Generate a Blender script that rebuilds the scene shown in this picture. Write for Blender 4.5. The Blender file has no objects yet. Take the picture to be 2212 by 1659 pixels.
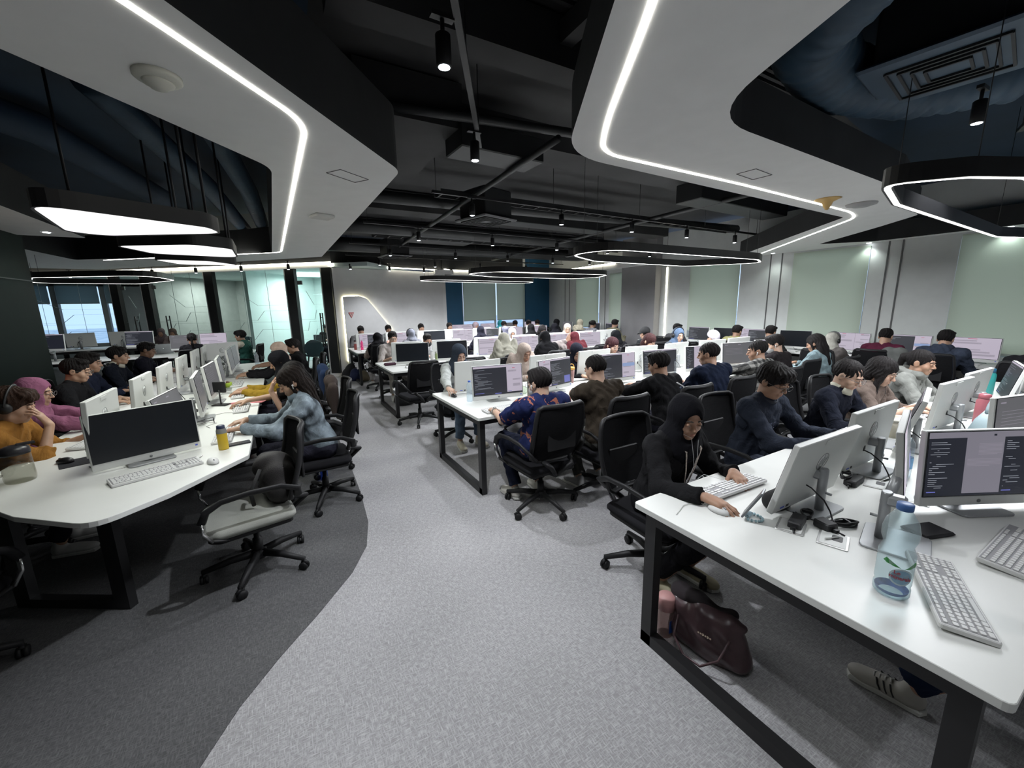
import bpy, math, random
import numpy as np
from mathutils import Matrix, Vector, Euler
R = math.radians
random.seed(7)
SC = bpy.context.scene
COL = SC.collection

# ------------------------------------------------------------------ camera, view, world, big lights
def make_camera():
    f, pitch, roll, yaw, H = 868.36, R(10.983), R(-1.163), R(29.572), 1.70
    fwd = Vector((math.sin(yaw)*math.cos(pitch), math.cos(yaw)*math.cos(pitch), -math.sin(pitch)))
    right = fwd.cross(Vector((0, 0, 1))).normalized()
    up = right.cross(fwd)
    r2 = math.cos(roll)*right + math.sin(roll)*up
    u2 = -math.sin(roll)*right + math.cos(roll)*up
    cd = bpy.data.cameras.new('camera')
    cd.sensor_width = 36.0
    cd.lens = f/2212*36.0
    cd.clip_start = 0.02
    cd.clip_end = 3000
    o = bpy.data.objects.new('camera', cd)
    m = Matrix((r2, u2, -fwd)).transposed().to_4x4()
    m.translation = (0, 0, H)
    o.matrix_world = m
    COL.objects.link(o)
    SC.camera = o
make_camera()
SC.view_settings.view_transform = 'Standard'
SC.view_settings.look = 'None'
SC.view_settings.gamma = 1
SC.view_settings.use_curve_mapping = False
SC.view_settings.exposure = 0.0
SC.cycles.max_bounces = 7
SC.cycles.diffuse_bounces = 3
SC.cycles.glossy_bounces = 3
SC.cycles.transmission_bounces = 5
SC.cycles.transparent_max_bounces = 12
SC.cycles.caustics_reflective = False
SC.cycles.caustics_refractive = False
SC.cycles.sample_clamp_indirect = 4.0
SC.cycles.use_denoising = True

def make_world():
    w = bpy.data.worlds.new('overcast_sky')
    SC.world = w
    w.use_nodes = True
    nt = w.node_tree
    bg = nt.nodes['Background']
    tc = nt.nodes.new('ShaderNodeTexCoord')
    sp = nt.nodes.new('ShaderNodeSeparateXYZ')
    rp = nt.nodes.new('ShaderNodeValToRGB')
    rp.color_ramp.elements[0].position = 0.0
    rp.color_ramp.elements[0].color = (0.56, 0.71, 0.95, 1)
    rp.color_ramp.elements[1].position = 0.35
    rp.color_ramp.elements[1].color = (0.74, 0.84, 1.0, 1)
    nt.links.new(tc.outputs['Generated'], sp.inputs[0])
    nt.links.new(sp.outputs['Z'], rp.inputs[0])
    nt.links.new(rp.outputs[0], bg.inputs[0])
    bg.inputs[1].default_value = 1.5
make_world()

def lamp(kind, name, loc, energy, color=(1, 1, 1), rot=(0, 0, 0), size=None, size_y=None, spot=None, blend=0.5, radius=0.05):
    ld = bpy.data.lights.new(name, kind)
    ld.energy = energy
    ld.color = color
    if kind == 'AREA':
        ld.shape = 'RECTANGLE'
        ld.size = size
        ld.size_y = size_y or size
    if kind == 'SPOT':
        ld.spot_size = R(spot)
        ld.spot_blend = blend
        ld.shadow_soft_size = radius
    if kind == 'POINT':
        ld.shadow_soft_size = radius
    o = bpy.data.objects.new(name, ld)
    o.location = loc
    o.rotation_euler = rot
    COL.objects.link(o)
    return o

LAMPS = dict(pend=2.1, spot=2.3, strip=1.0)
WHITE = (0.90, 0.95, 1.0)

# ------------------------------------------------------------------ materials
MATS = {}
def _n(nt, t, **kw):
    n = nt.nodes.new(t)
    for k, v in kw.items():
        setattr(n, k, v)
    return n
def coords(nt, scale=(1, 1, 1), kind='Object', rot=(0, 0, 0)):
    tc = _n(nt, 'ShaderNodeTexCoord'); mp = _n(nt, 'ShaderNodeMapping')
    mp.inputs['Scale'].default_value = scale
    mp.inputs['Rotation'].default_value = rot
    nt.links.new(tc.outputs[kind], mp.inputs[0])
    return mp.outputs[0]
def mat(name, col, rough=0.5, metal=0.0, var=0.06, scale=6.0, bump=0.0, bscale=150.0, emit=0.0, ecol=None,
        trans=0.0, ior=1.45, spec=0.5, alpha=1.0, stretch=(1, 1, 1), detail=3.0, sheen=0.0, sss=0.0):
    if name in MATS:
        return MATS[name]
    m = bpy.data.materials.new(name)
    m.use_nodes = True
    nt = m.node_tree
    b = nt.nodes['Principled BSDF']
    b.inputs['Roughness'].default_value = rough
    b.inputs['Metallic'].default_value = metal
    b.inputs['Specular IOR Level'].default_value = spec
    b.inputs['IOR'].default_value = ior
    b.inputs['Transmission Weight'].default_value = trans
    b.inputs['Alpha'].default_value = alpha
    if sheen: b.inputs['Sheen Weight'].default_value = sheen
    if sss:
        b.inputs['Subsurface Weight'].default_value = sss
        b.inputs['Subsurface Radius'].default_value = (0.012, 0.005, 0.003)
    no = _n(nt, 'ShaderNodeTexNoise'); no.inputs['Scale'].default_value = scale; no.inputs['Detail'].default_value = detail
    nt.links.new(coords(nt, stretch), no.inputs['Vector'])
    rp = _n(nt, 'ShaderNodeValToRGB')
    rp.color_ramp.elements[0].position = 0.3; rp.color_ramp.elements[1].position = 0.7
    rp.color_ramp.elements[0].color = tuple(max(0, c*(1-var)) for c in col[:3]) + (1,)
    rp.color_ramp.elements[1].color = tuple(min(1, c*(1+var)) for c in col[:3]) + (1,)
    nt.links.new(no.outputs[0], rp.inputs[0]); nt.links.new(rp.outputs[0], b.inputs['Base Color'])
    if emit:
        b.inputs['Emission Color'].default_value = tuple((ecol or col)[:3]) + (1,)
        b.inputs['Emission Strength'].default_value = emit
    if bump:
        n2 = _n(nt, 'ShaderNodeTexNoise'); n2.inputs['Scale'].default_value = bscale; n2.inputs['Detail'].default_value = 2
        nt.links.new(coords(nt, stretch), n2.inputs['Vector'])
        bp = _n(nt, 'ShaderNodeBump'); bp.inputs['Strength'].default_value = bump; bp.inputs['Distance'].default_value = 0.01
        nt.links.new(n2.outputs[0], bp.inputs['Height']); nt.links.new(bp.outputs[0], b.inputs['Normal'])
    MATS[name] = m
    return m
def emis(name, col, s=1.0):
    return mat(name, (0.02, 0.02, 0.02), rough=0.4, emit=s, ecol=col, var=0.0)
def carpet(name, c0, c1, c2):
    m = bpy.data.materials.new(name); m.use_nodes = True
    nt = m.node_tree; b = nt.nodes['Principled BSDF']; b.inputs['Roughness'].default_value = 0.95
    b.inputs['Specular IOR Level'].default_value = 0.15
    outs = []
    for sc in ((32, 185, 1), (185, 32, 1)):
        no = _n(nt, 'ShaderNodeTexNoise'); no.inputs['Scale'].default_value = 1.0; no.inputs['Detail'].default_value = 3
        nt.links.new(coords(nt, sc), no.inputs['Vector']); outs.append(no.outputs[0])
    mx = _n(nt, 'ShaderNodeMath', operation='MAXIMUM')
    nt.links.new(outs[0], mx.inputs[0]); nt.links.new(outs[1], mx.inputs[1])
    no = _n(nt, 'ShaderNodeTexNoise'); no.inputs['Scale'].default_value = 1.3
    nt.links.new(coords(nt), no.inputs['Vector'])
    ad = _n(nt, 'ShaderNodeMath', operation='MULTIPLY_ADD'); ad.inputs[1].default_value = 0.18
    nt.links.new(no.outputs[0], ad.inputs[0]); nt.links.new(mx.outputs[0], ad.inputs[2])
    rp = _n(nt, 'ShaderNodeValToRGB')
    rp.color_ramp.elements[0].position = 0.52; rp.color_ramp.elements[0].color = c0 + (1,)
    rp.color_ramp.elements[1].position = 0.84; rp.color_ramp.elements[1].color = c2 + (1,)
    e = rp.color_ramp.elements.new(0.66); e.color = c1 + (1,)
    nt.links.new(ad.outputs[0], rp.inputs[0]); nt.links.new(rp.outputs[0], b.inputs['Base Color'])
    bp = _n(nt, 'ShaderNodeBump'); bp.inputs['Strength'].default_value = 0.25; bp.inputs['Distance'].default_value = 0.004
    nt.links.new(mx.outputs[0], bp.inputs['Height']); nt.links.new(bp.outputs[0], b.inputs['Normal'])
    MATS[name] = m
    return m
def cloth(name, col, var=0.15, fine=0.12, big=0.5):
    if name in MATS: return MATS[name]
    m = mat(name, col, 0.9, var=var, scale=16, spec=0.12)
    return wrinkle(m, fine, big)
def wrinkle(m, fine=0.12, big=0.5):
    nt = m.node_tree; b = nt.nodes['Principled BSDF']; b.inputs['Specular IOR Level'].default_value = 0.12
    n1 = _n(nt, 'ShaderNodeTexNoise'); n1.inputs['Scale'].default_value = 11; n1.inputs['Detail'].default_value = 3; n1.inputs['Distortion'].default_value = 1.6
    nt.links.new(coords(nt, (1, 1, 0.8)), n1.inputs['Vector'])
    b1 = _n(nt, 'ShaderNodeBump'); b1.inputs['Strength'].default_value = big; b1.inputs['Distance'].default_value = 0.03
    nt.links.new(n1.outputs[0], b1.inputs['Height'])
    n2 = _n(nt, 'ShaderNodeTexNoise'); n2.inputs['Scale'].default_value = 380
    nt.links.new(coords(nt), n2.inputs['Vector'])
    b2 = _n(nt, 'ShaderNodeBump'); b2.inputs['Strength'].default_value = fine; b2.inputs['Distance'].default_value = 0.01
    nt.links.new(n2.outputs[0], b2.inputs['Height']); nt.links.new(b1.outputs[0], b2.inputs['Normal']); nt.links.new(b2.outputs[0], b.inputs['Normal'])
    return m
def blobs(name, base, cols, scale, thr):
    """printed cloth: voronoi patches of several colours on a base colour"""
    m = bpy.data.materials.new(name); m.use_nodes = True
    nt = m.node_tree; b = nt.nodes['Principled BSDF']; b.inputs['Roughness'].default_value = 0.75
    no = _n(nt, 'ShaderNodeTexNoise'); no.inputs['Scale'].default_value = scale; no.inputs['Detail'].default_value = 2.5
    no.inputs['Distortion'].default_value = 1.4
    nt.links.new(coords(nt), no.inputs['Vector'])
    rp = _n(nt, 'ShaderNodeValToRGB'); rp.color_ramp.interpolation = 'CONSTANT'
    rp.color_ramp.elements[0].position = 0; rp.color_ramp.elements[0].color = base + (1,)
    rp.color_ramp.elements[1].position = thr[0]; rp.color_ramp.elements[1].color = cols[0] + (1,)
    for t, c in zip(thr[1:], cols[1:]):
        e = rp.color_ramp.elements.new(t); e.color = c + (1,)
    nt.links.new(no.outputs[0], rp.inputs[0]); nt.links.new(rp.outputs[0], b.inputs['Base Color'])
    MATS[name] = m
    return m
def plaid(name, c0, c1, c2, freq=16):
    m = bpy.data.materials.new(name); m.use_nodes = True
    nt = m.node_tree; b = nt.nodes['Principled BSDF']; b.inputs['Roughness'].default_value = 0.8
    w = []
    for d, rt in (('X', (0, 0, 0.3)), ('Z', (0.35, 0, 0.3))):
        wv = _n(nt, 'ShaderNodeTexWave', bands_direction=d); wv.inputs['Scale'].default_value = freq/6.28; wv.inputs['Distortion'].default_value = 0.6
        nt.links.new(coords(nt, rot=rt), wv.inputs['Vector'])
        gt = _n(nt, 'ShaderNodeMath', operation='GREATER_THAN'); gt.inputs[1].default_value = 0.55
        nt.links.new(wv.outputs['Fac'], gt.inputs[0]); w.append(gt.outputs[0])
    ad = _n(nt, 'ShaderNodeMath', operation='ADD'); nt.links.new(w[0], ad.inputs[0]); nt.links.new(w[1], ad.inputs[1])
    ml = _n(nt, 'ShaderNodeMath', operation='MULTIPLY'); ml.inputs[1].default_value = 0.5
    nt.links.new(ad.outputs[0], ml.inputs[0])
    rp = _n(nt, 'ShaderNodeValToRGB')
    rp.color_ramp.elements[0].color = c0 + (1,); rp.color_ramp.elements[1].color = c2 + (1,)
    e = rp.color_ramp.elements.new(0.5); e.color = c1 + (1,)
    nt.links.new(ml.outputs[0], rp.inputs[0]); nt.links.new(rp.outputs[0], b.inputs['Base Color'])
    MATS[name] = m
    return m
def glass(name, tint=(0.9, 0.97, 0.95), refl=0.08, opac=0.0, dcol=(0.8, 0.9, 0.9), crinkle=0.0):
    """thin pane: mostly lets light through, a fresnel share of sharp reflection"""
    m = bpy.data.materials.new(name); m.use_nodes = True
    nt = m.node_tree; nt.nodes.remove(nt.nodes['Principled BSDF'])
    out = nt.nodes['Material Output']
    tr = _n(nt, 'ShaderNodeBsdfTransparent'); tr.inputs[0].default_value = tint + (1,)
    gl = _n(nt, 'ShaderNodeBsdfGlossy'); gl.inputs['Roughness'].default_value = 0.02 if not crinkle else 0.12
    if crinkle:
        cn = _n(nt, 'ShaderNodeTexNoise'); cn.inputs['Scale'].default_value = 60; cn.inputs['Distortion'].default_value = 1.5
        nt.links.new(coords(nt, (1, 1, 1.6)), cn.inputs['Vector'])
        cb = _n(nt, 'ShaderNodeBump'); cb.inputs['Strength'].default_value = crinkle; cb.inputs['Distance'].default_value = 0.01
        nt.links.new(cn.outputs[0], cb.inputs['Height']); nt.links.new(cb.outputs[0], gl.inputs['Normal'])
    fr = _n(nt, 'ShaderNodeFresnel'); fr.inputs['IOR'].default_value = 1.5
    mx = _n(nt, 'ShaderNodeMixShader')
    gm = _n(nt, 'ShaderNodeNewGeometry'); iv = _n(nt, 'ShaderNodeMath', operation='SUBTRACT'); iv.inputs[0].default_value = 1.0
    nt.links.new(gm.outputs['Backfacing'], iv.inputs[1])
    ml = _n(nt, 'ShaderNodeMath', operation='MULTIPLY'); nt.links.new(fr.outputs[0], ml.inputs[0]); nt.links.new(iv.outputs[0], ml.inputs[1])
    nt.links.new(ml.outputs[0], mx.inputs[0]); nt.links.new(tr.outputs[0], mx.inputs[1]); nt.links.new(gl.outputs[0], mx.inputs[2])
    last = mx.outputs[0]
    if opac:
        df = _n(nt, 'ShaderNodeBsdfDiffuse'); df.inputs[0].default_value = dcol + (1,)
        m2 = _n(nt, 'ShaderNodeMixShader'); m2.inputs[0].default_value = opac
        nt.links.new(last, m2.inputs[1]); nt.links.new(df.outputs[0], m2.inputs[2]); last = m2.outputs[0]
    nt.links.new(last, out.inputs[0])
    MATS[name] = m
    return m

# ------------------------------------------------------------------ mesh building
def TM(loc=(0, 0, 0), rot=(0, 0, 0), s=1.0):
    return Matrix.Translation(loc) @ Euler(rot).to_matrix().to_4x4() @ Matrix.Diagonal((s, s, s, 1) if not isinstance(s, tuple) else s+(1,))
def rrect(w, h, r, n=4, cx=0, cy=0):
    pts = []
    r = min(r, w/2-1e-4, h/2-1e-4)
    for (sx, sy, a0) in ((1, 1, 0), (-1, 1, 90), (-1, -1, 180), (1, -1, 270)):
        for k in range(n+1):
            a = R(a0+90*k/n)
            pts.append((cx+sx*(w/2-r)+r*math.cos(a), cy+sy*(h/2-r)+r*math.sin(a)))
    return pts
def rpoly(pts, rad, n=5):
    """round the corners of a polygon; rad one number or one per corner"""
    out = []
    N = len(pts)
    for i in range(N):
        p = Vector(pts[i]).to_2d(); a = Vector(pts[i-1]).to_2d()-p; b = Vector(pts[(i+1) % N]).to_2d()-p
        r = rad[i] if isinstance(rad, (list, tuple)) else rad
        ang = a.angle(b)
        t = min(r/math.tan(ang/2) if ang > 0.01 else 0, a.length*0.48, b.length*0.48)
        if t < 1e-4:
            out.append(tuple(p)); continue
        p0 = p+a.normalized()*t; p1 = p+b.normalized()*t
        for k in range(n+1):
            s = k/n
            out.append(tuple((1-s)**2*p0+2*s*(1-s)*p+s*s*p1))
    return out
def inset(pts, d):
    """move every vertex of a ccw polygon inwards by d"""
    out = []; N = len(pts)
    for i in range(N):
        p = Vector(pts[i]); a = (p-Vector(pts[i-1])); b = (Vector(pts[(i+1) % N])-p)
        if a.length < 1e-7: a = b
        if b.length < 1e-7: b = a
        a.normalize(); b.normalize()
        na = Vector((-a.y, a.x)); nb = Vector((-b.y, b.x)); n = na+nb
        L = n.length
        if L < 1e-4: out.append(tuple(p+na*d)); continue
        n /= L
        c = max(0.35, n.dot(na))
        out.append(tuple(p+n*d/c))
    return out
def area2(p):
    return sum(p[i-1][0]*p[i][1]-p[i][0]*p[i-1][1] for i in range(len(p)))
class MB:
    def __init__(s):
        s.v = []; s.f = []; s.m = []; s.sm = []
    def add(s, vs, fs, mi=0, smooth=False, T=None):
        o = len(s.v)
        for v in vs:
            s.v.append(tuple(T @ Vector(v)) if T is not None else tuple(v))
        for f in fs:
            s.f.append(tuple(o+i for i in f)); s.m.append(mi); s.sm.append(smooth)
        return s
    def box(s, c, d, mi=0, T=None):
        x, y, z = c; a, b, h = d[0]/2, d[1]/2, d[2]/2
        vs = [(x+i*a, y+j*b, z+k*h) for i in (-1, 1) for j in (-1, 1) for k in (-1, 1)]
        return s.add(vs, [(0, 1, 3, 2), (4, 6, 7, 5), (0, 4, 5, 1), (2, 3, 7, 6), (0, 2, 6, 4), (1, 5, 7, 3)], mi, False, T)
    def slab(s, poly, z0, z1, bev=0.0, mi=0, T=None, smooth=False, side=None):
        if area2(poly) < 0: poly = poly[::-1]
        n = len(poly)
        if bev > 0:
            ins = inset(poly, bev)
            rings = [(ins, z0), (poly, z0+bev), (poly, z1-bev), (ins, z1)]
        else:
            rings = [(poly, z0), (poly, z1)]
        vs = []
        for p, z in rings: vs += [(q[0], q[1], z) for q in p]
        s.add(vs, [tuple(range(n))[::-1], tuple((len(rings)-1)*n+i for i in range(n))], mi, False, T)
        o = len(s.v)-len(vs)
        for k in range(len(rings)-1):
            for i in range(n):
                j = (i+1) % n
                s.f.append((o+k*n+i, o+k*n+j, o+(k+1)*n+j, o+(k+1)*n+i)); s.m.append(mi if side is None else side); s.sm.append(smooth)
        return s
    def rbox(s, c, d, r=0.01, bev=None, mi=0, T=None, n=3):
        bev = min(r, d[2]/2.01) if bev is None else bev
        p = rrect(d[0], d[1], r, n, c[0], c[1])
        return s.slab(p, c[2]-d[2]/2, c[2]+d[2]/2, bev, mi, T)
    def lathe(s, prof, n=20, mi=0, T=None, smooth=True, cap=True, sq=1.0):
        vs = []; fs = []
        for (r, z) in prof:
            for k in range(n):
                a = 2*math.pi*k/n
                vs.append((r*math.cos(a), r*math.sin(a)*sq, z))
        for i in range(len(prof)-1):
            for k in range(n):
                j = (k+1) % n
                fs.append((i*n+k, i*n+j, (i+1)*n+j, (i+1)*n+k))
        s.add(vs, fs, mi, smooth, T)
        if cap:
            o = len(s.v)-len(vs)
            s.f.append(tuple(o+k for k in range(n))[::-1]); s.m.append(mi); s.sm.append(False)
            s.f.append(tuple(o+(len(prof)-1)*n+k for k in range(n))); s.m.append(mi); s.sm.append(False)
        return s
    def cyl(s, a, b, r, r2=None, n=12, mi=0, T=None):
        a = Vector(a); b = Vector(b); d = b-a
        q = d.to_track_quat('Z', 'Y').to_matrix().to_4x4()
        M = Matrix.Translation(a) @ q
        if T is not None: M = T @ M
        return s.lathe([(r, 0), (r if r2 is None else r2, d.length)], n, mi, M)
    def tube(s, pts, r, n=8, mi=0, closed=False, T=None, flat=None):
        """sweep a circle (or flat=(w,h) ellipse) along points"""
        P = [Vector(p) for p in pts]; N = len(P)
        vs = []; fs = []
        up = None
        for i in range(N):
            if closed: t = P[(i+1) % N]-P[i-1]
            else: t = P[min(i+1, N-1)]-P[max(i-1, 0)]
            t = t.normalized() if t.length > 1e-9 else Vector((0, 0, 1))
            if up is None:
                up = Vector((0, 0, 1)) if abs(t.z) < 0.9 else Vector((0, 1, 0))
            sd = t.cross(up)
            if sd.length < 1e-4: sd = t.cross(Vector((1, 0, 0)))
            sd.normalize(); up = sd.cross(t).normalized()
            rr = r[i] if isinstance(r, (list, tuple)) else r
            w, h = flat if flat else (rr, rr)
            for k in range(n):
                a = 2*math.pi*(k+0.5)/n
                vs.append(tuple(P[i]+sd*math.cos(a)*w+up*math.sin(a)*h))
        M = N if closed else N-1
        for i in range(M):
            i2 = (i+1) % N
            for k in range(n):
                j = (k+1) % n
                fs.append((i*n+k, i*n+j, i2*n+j, i2*n+k))
        if not closed:
            fs.append(tuple(range(n))[::-1]); fs.append(tuple((N-1)*n+k for k in range(n)))
        return s.add(vs, fs, mi, n > 4, T)
    def sph(s, c, r, n=12, m=8, mi=0, T=None):
        rx, ry, rz = r if isinstance(r, (tuple, list)) else (r, r, r)
        M = Matrix.Translation(c) @ Matrix.Diagonal((rx, ry, rz, 1))
        if T is not None: M = T @ M
        prof = [(math.sin(math.pi*i/m)+1e-5, -math.cos(math.pi*i/m)) for i in range(m+1)]
        return s.lathe(prof, n, mi, M, True, False)
    def quad(s, a, b, c, d, mi=0, T=None):
        return s.add([a, b, c, d], [(0, 1, 2, 3)], mi, False, T)
    def mesh(s, name):
        me = bpy.data.meshes.new(name)
        me.from_pydata(s.v, [], s.f)
        me.polygons.foreach_set('material_index', s.m)
        me.polygons.foreach_set('use_smooth', s.sm)
        me.update()
        return me
    def build(s, name, mats, parent=None, loc=(0, 0, 0), rz=0.0, **props):
        return link(name, s.mesh(name), mats, parent, loc, rz, **props)
def link(name, me, mats, parent=None, loc=(0, 0, 0), rz=0.0, **props):
    if not isinstance(mats, (list, tuple)): mats = [mats]
    if not me.materials:
        for m in mats: me.materials.append(m)
    o = bpy.data.objects.new(name, me)
    COL.objects.link(o)
    if parent is not None: o.parent = parent
    o.location = loc
    o.rotation_euler = (0, 0, rz)
    for i, m in enumerate(mats):
        if me.materials[i] is not m:
            o.material_slots[i].link = 'OBJECT'; o.material_slots[i].material = m
    for k, v in props.items(): o[k] = v
    return o
def thing(name, label, cat, loc=(0, 0, 0), rz=0.0, group=None):
    o = bpy.data.objects.new(name, None)
    o.empty_display_size = 0.1
    COL.objects.link(o)
    o.location = loc; o.rotation_euler = (0, 0, rz)
    o['label'] = label; o['category'] = cat
    if group: o['group'] = group
    return o
def tag(o, label, cat, group=None):
    o['label'] = label; o['category'] = cat
    if group: o['group'] = group
    return o
def dup(root, loc, rz, label=None, group=None, remat=None):
    r = root.copy(); COL.objects.link(r)
    r.location = loc; r.rotation_euler = (0, 0, rz)
    if label: r['label'] = label
    if group: r['group'] = group
    for ch in list(root.children):
        c = ch.copy(); COL.objects.link(c); c.parent = r
        for g in list(ch.children):
            d = g.copy(); COL.objects.link(d); d.parent = c
    return r
def struct(name, mb, mats, **kw):
    o = mb.build(name, mats)
    o['kind'] = 'structure'
    for k, v in kw.items(): o[k] = v
    return o
ORD = ['first', 'second', 'third', 'fourth', 'fifth', 'sixth', 'seventh', 'eighth', 'ninth', 'tenth']
# ------------------------------------------------------------------ the room
M_WHITE = mat('white_paint', (0.88, 0.885, 0.87), 0.6, var=0.02)
M_GREY = mat('grey_wall_paint', (0.62, 0.62, 0.615), 0.7, var=0.03, bump=0.05)
M_DGREY = mat('taupe_pillar_paint', (0.22, 0.215, 0.22), 0.7, var=0.03)
M_BLUE = mat('deep_blue_paint', (0.012, 0.085, 0.17), 0.6, var=0.04)
M_BLACK = mat('black_ceiling_paint', (0.018, 0.019, 0.020), 0.8, var=0.25, scale=2, bump=0.1, bscale=20)
M_SLAB = mat('dark_concrete_slab', (0.034, 0.034, 0.035), 0.85, var=0.3, scale=1.3, bump=0.15, bscale=14)
M_NAVY = mat('navy_ceiling_paint', (0.010, 0.026, 0.050), 0.75, var=0.2, scale=2)
M_NAVY2 = mat('navy_duct_paint', (0.030, 0.060, 0.095), 0.6, var=0.2, scale=5, bump=0.2, bscale=22)
M_DUCT = mat('black_duct_metal', (0.018, 0.019, 0.020), 0.5, var=0.25, scale=3)
M_RAIL = mat('black_metal', (0.014, 0.014, 0.015), 0.45, var=0.1)
M_LED = emis('led_strip', (1.0, 0.98, 0.90), 13.0)
M_LEDW = emis('cove_led', (1.0, 0.95, 0.78), 9.0)
M_FLOOR = carpet('light_grey_carpet', (0.275, 0.27, 0.275), (0.375, 0.37, 0.378), (0.50, 0.495, 0.505))
M_FLOOR2 = carpet('dark_grey_carpet', (0.074, 0.074, 0.076), (0.105, 0.105, 0.108), (0.15, 0.15, 0.154))
M_PANEL = mat('pale_wall_panel', (0.58, 0.60, 0.59), 0.6, var=0.03)
M_PANELD = mat('panel_groove', (0.10, 0.10, 0.10), 0.7)
M_DOOR = mat('charcoal_frame', (0.022, 0.024, 0.024), 0.5, var=0.1)
M_GLASS = glass('clear_partition_glass', (0.93, 0.975, 0.965))
M_WGLASS = glass('window_glass', (0.95, 0.98, 1.0))
M_LINE = mat('etched_line', (0.33, 0.40, 0.40), 0.6)
M_GREENP = mat('dark_green_panel', (0.008, 0.014, 0.012), 0.6, var=0.08, spec=0.12)
def blindmat(name, col, tr):
    m = bpy.data.materials.new(name); m.use_nodes = True
    nt = m.node_tree; b = nt.nodes['Principled BSDF']; b.inputs['Roughness'].default_value = 0.85
    b.inputs['Base Color'].default_value = col + (1,)
    t = _n(nt, 'ShaderNodeBsdfTranslucent'); t.inputs[0].default_value = tr + (1,)
    mx = _n(nt, 'ShaderNodeMixShader'); mx.inputs[0].default_value = 0.30
    wv = _n(nt, 'ShaderNodeTexNoise'); wv.inputs['Scale'].default_value = 1
    nt.links.new(coords(nt, (300, 300, 300)), wv.inputs['Vector'])
    bp = _n(nt, 'ShaderNodeBump'); bp.inputs['Strength'].default_value = 0.1; bp.inputs['Distance'].default_value = 0.002
    nt.links.new(wv.outputs[0], bp.inputs['Height']); nt.links.new(bp.outputs[0], b.inputs['Normal'])
    nt.links.new(b.outputs[0], mx.inputs[1]); nt.links.new(t.outputs[0], mx.inputs[2])
    nt.links.new(mx.outputs[0], nt.nodes['Material Output'].inputs[0])
    MATS[name] = m
    return m
M_BLIND = blindmat('grey_green_roller_fabric', (0.46, 0.52, 0.45), (0.66, 0.66, 0.42))

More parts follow.
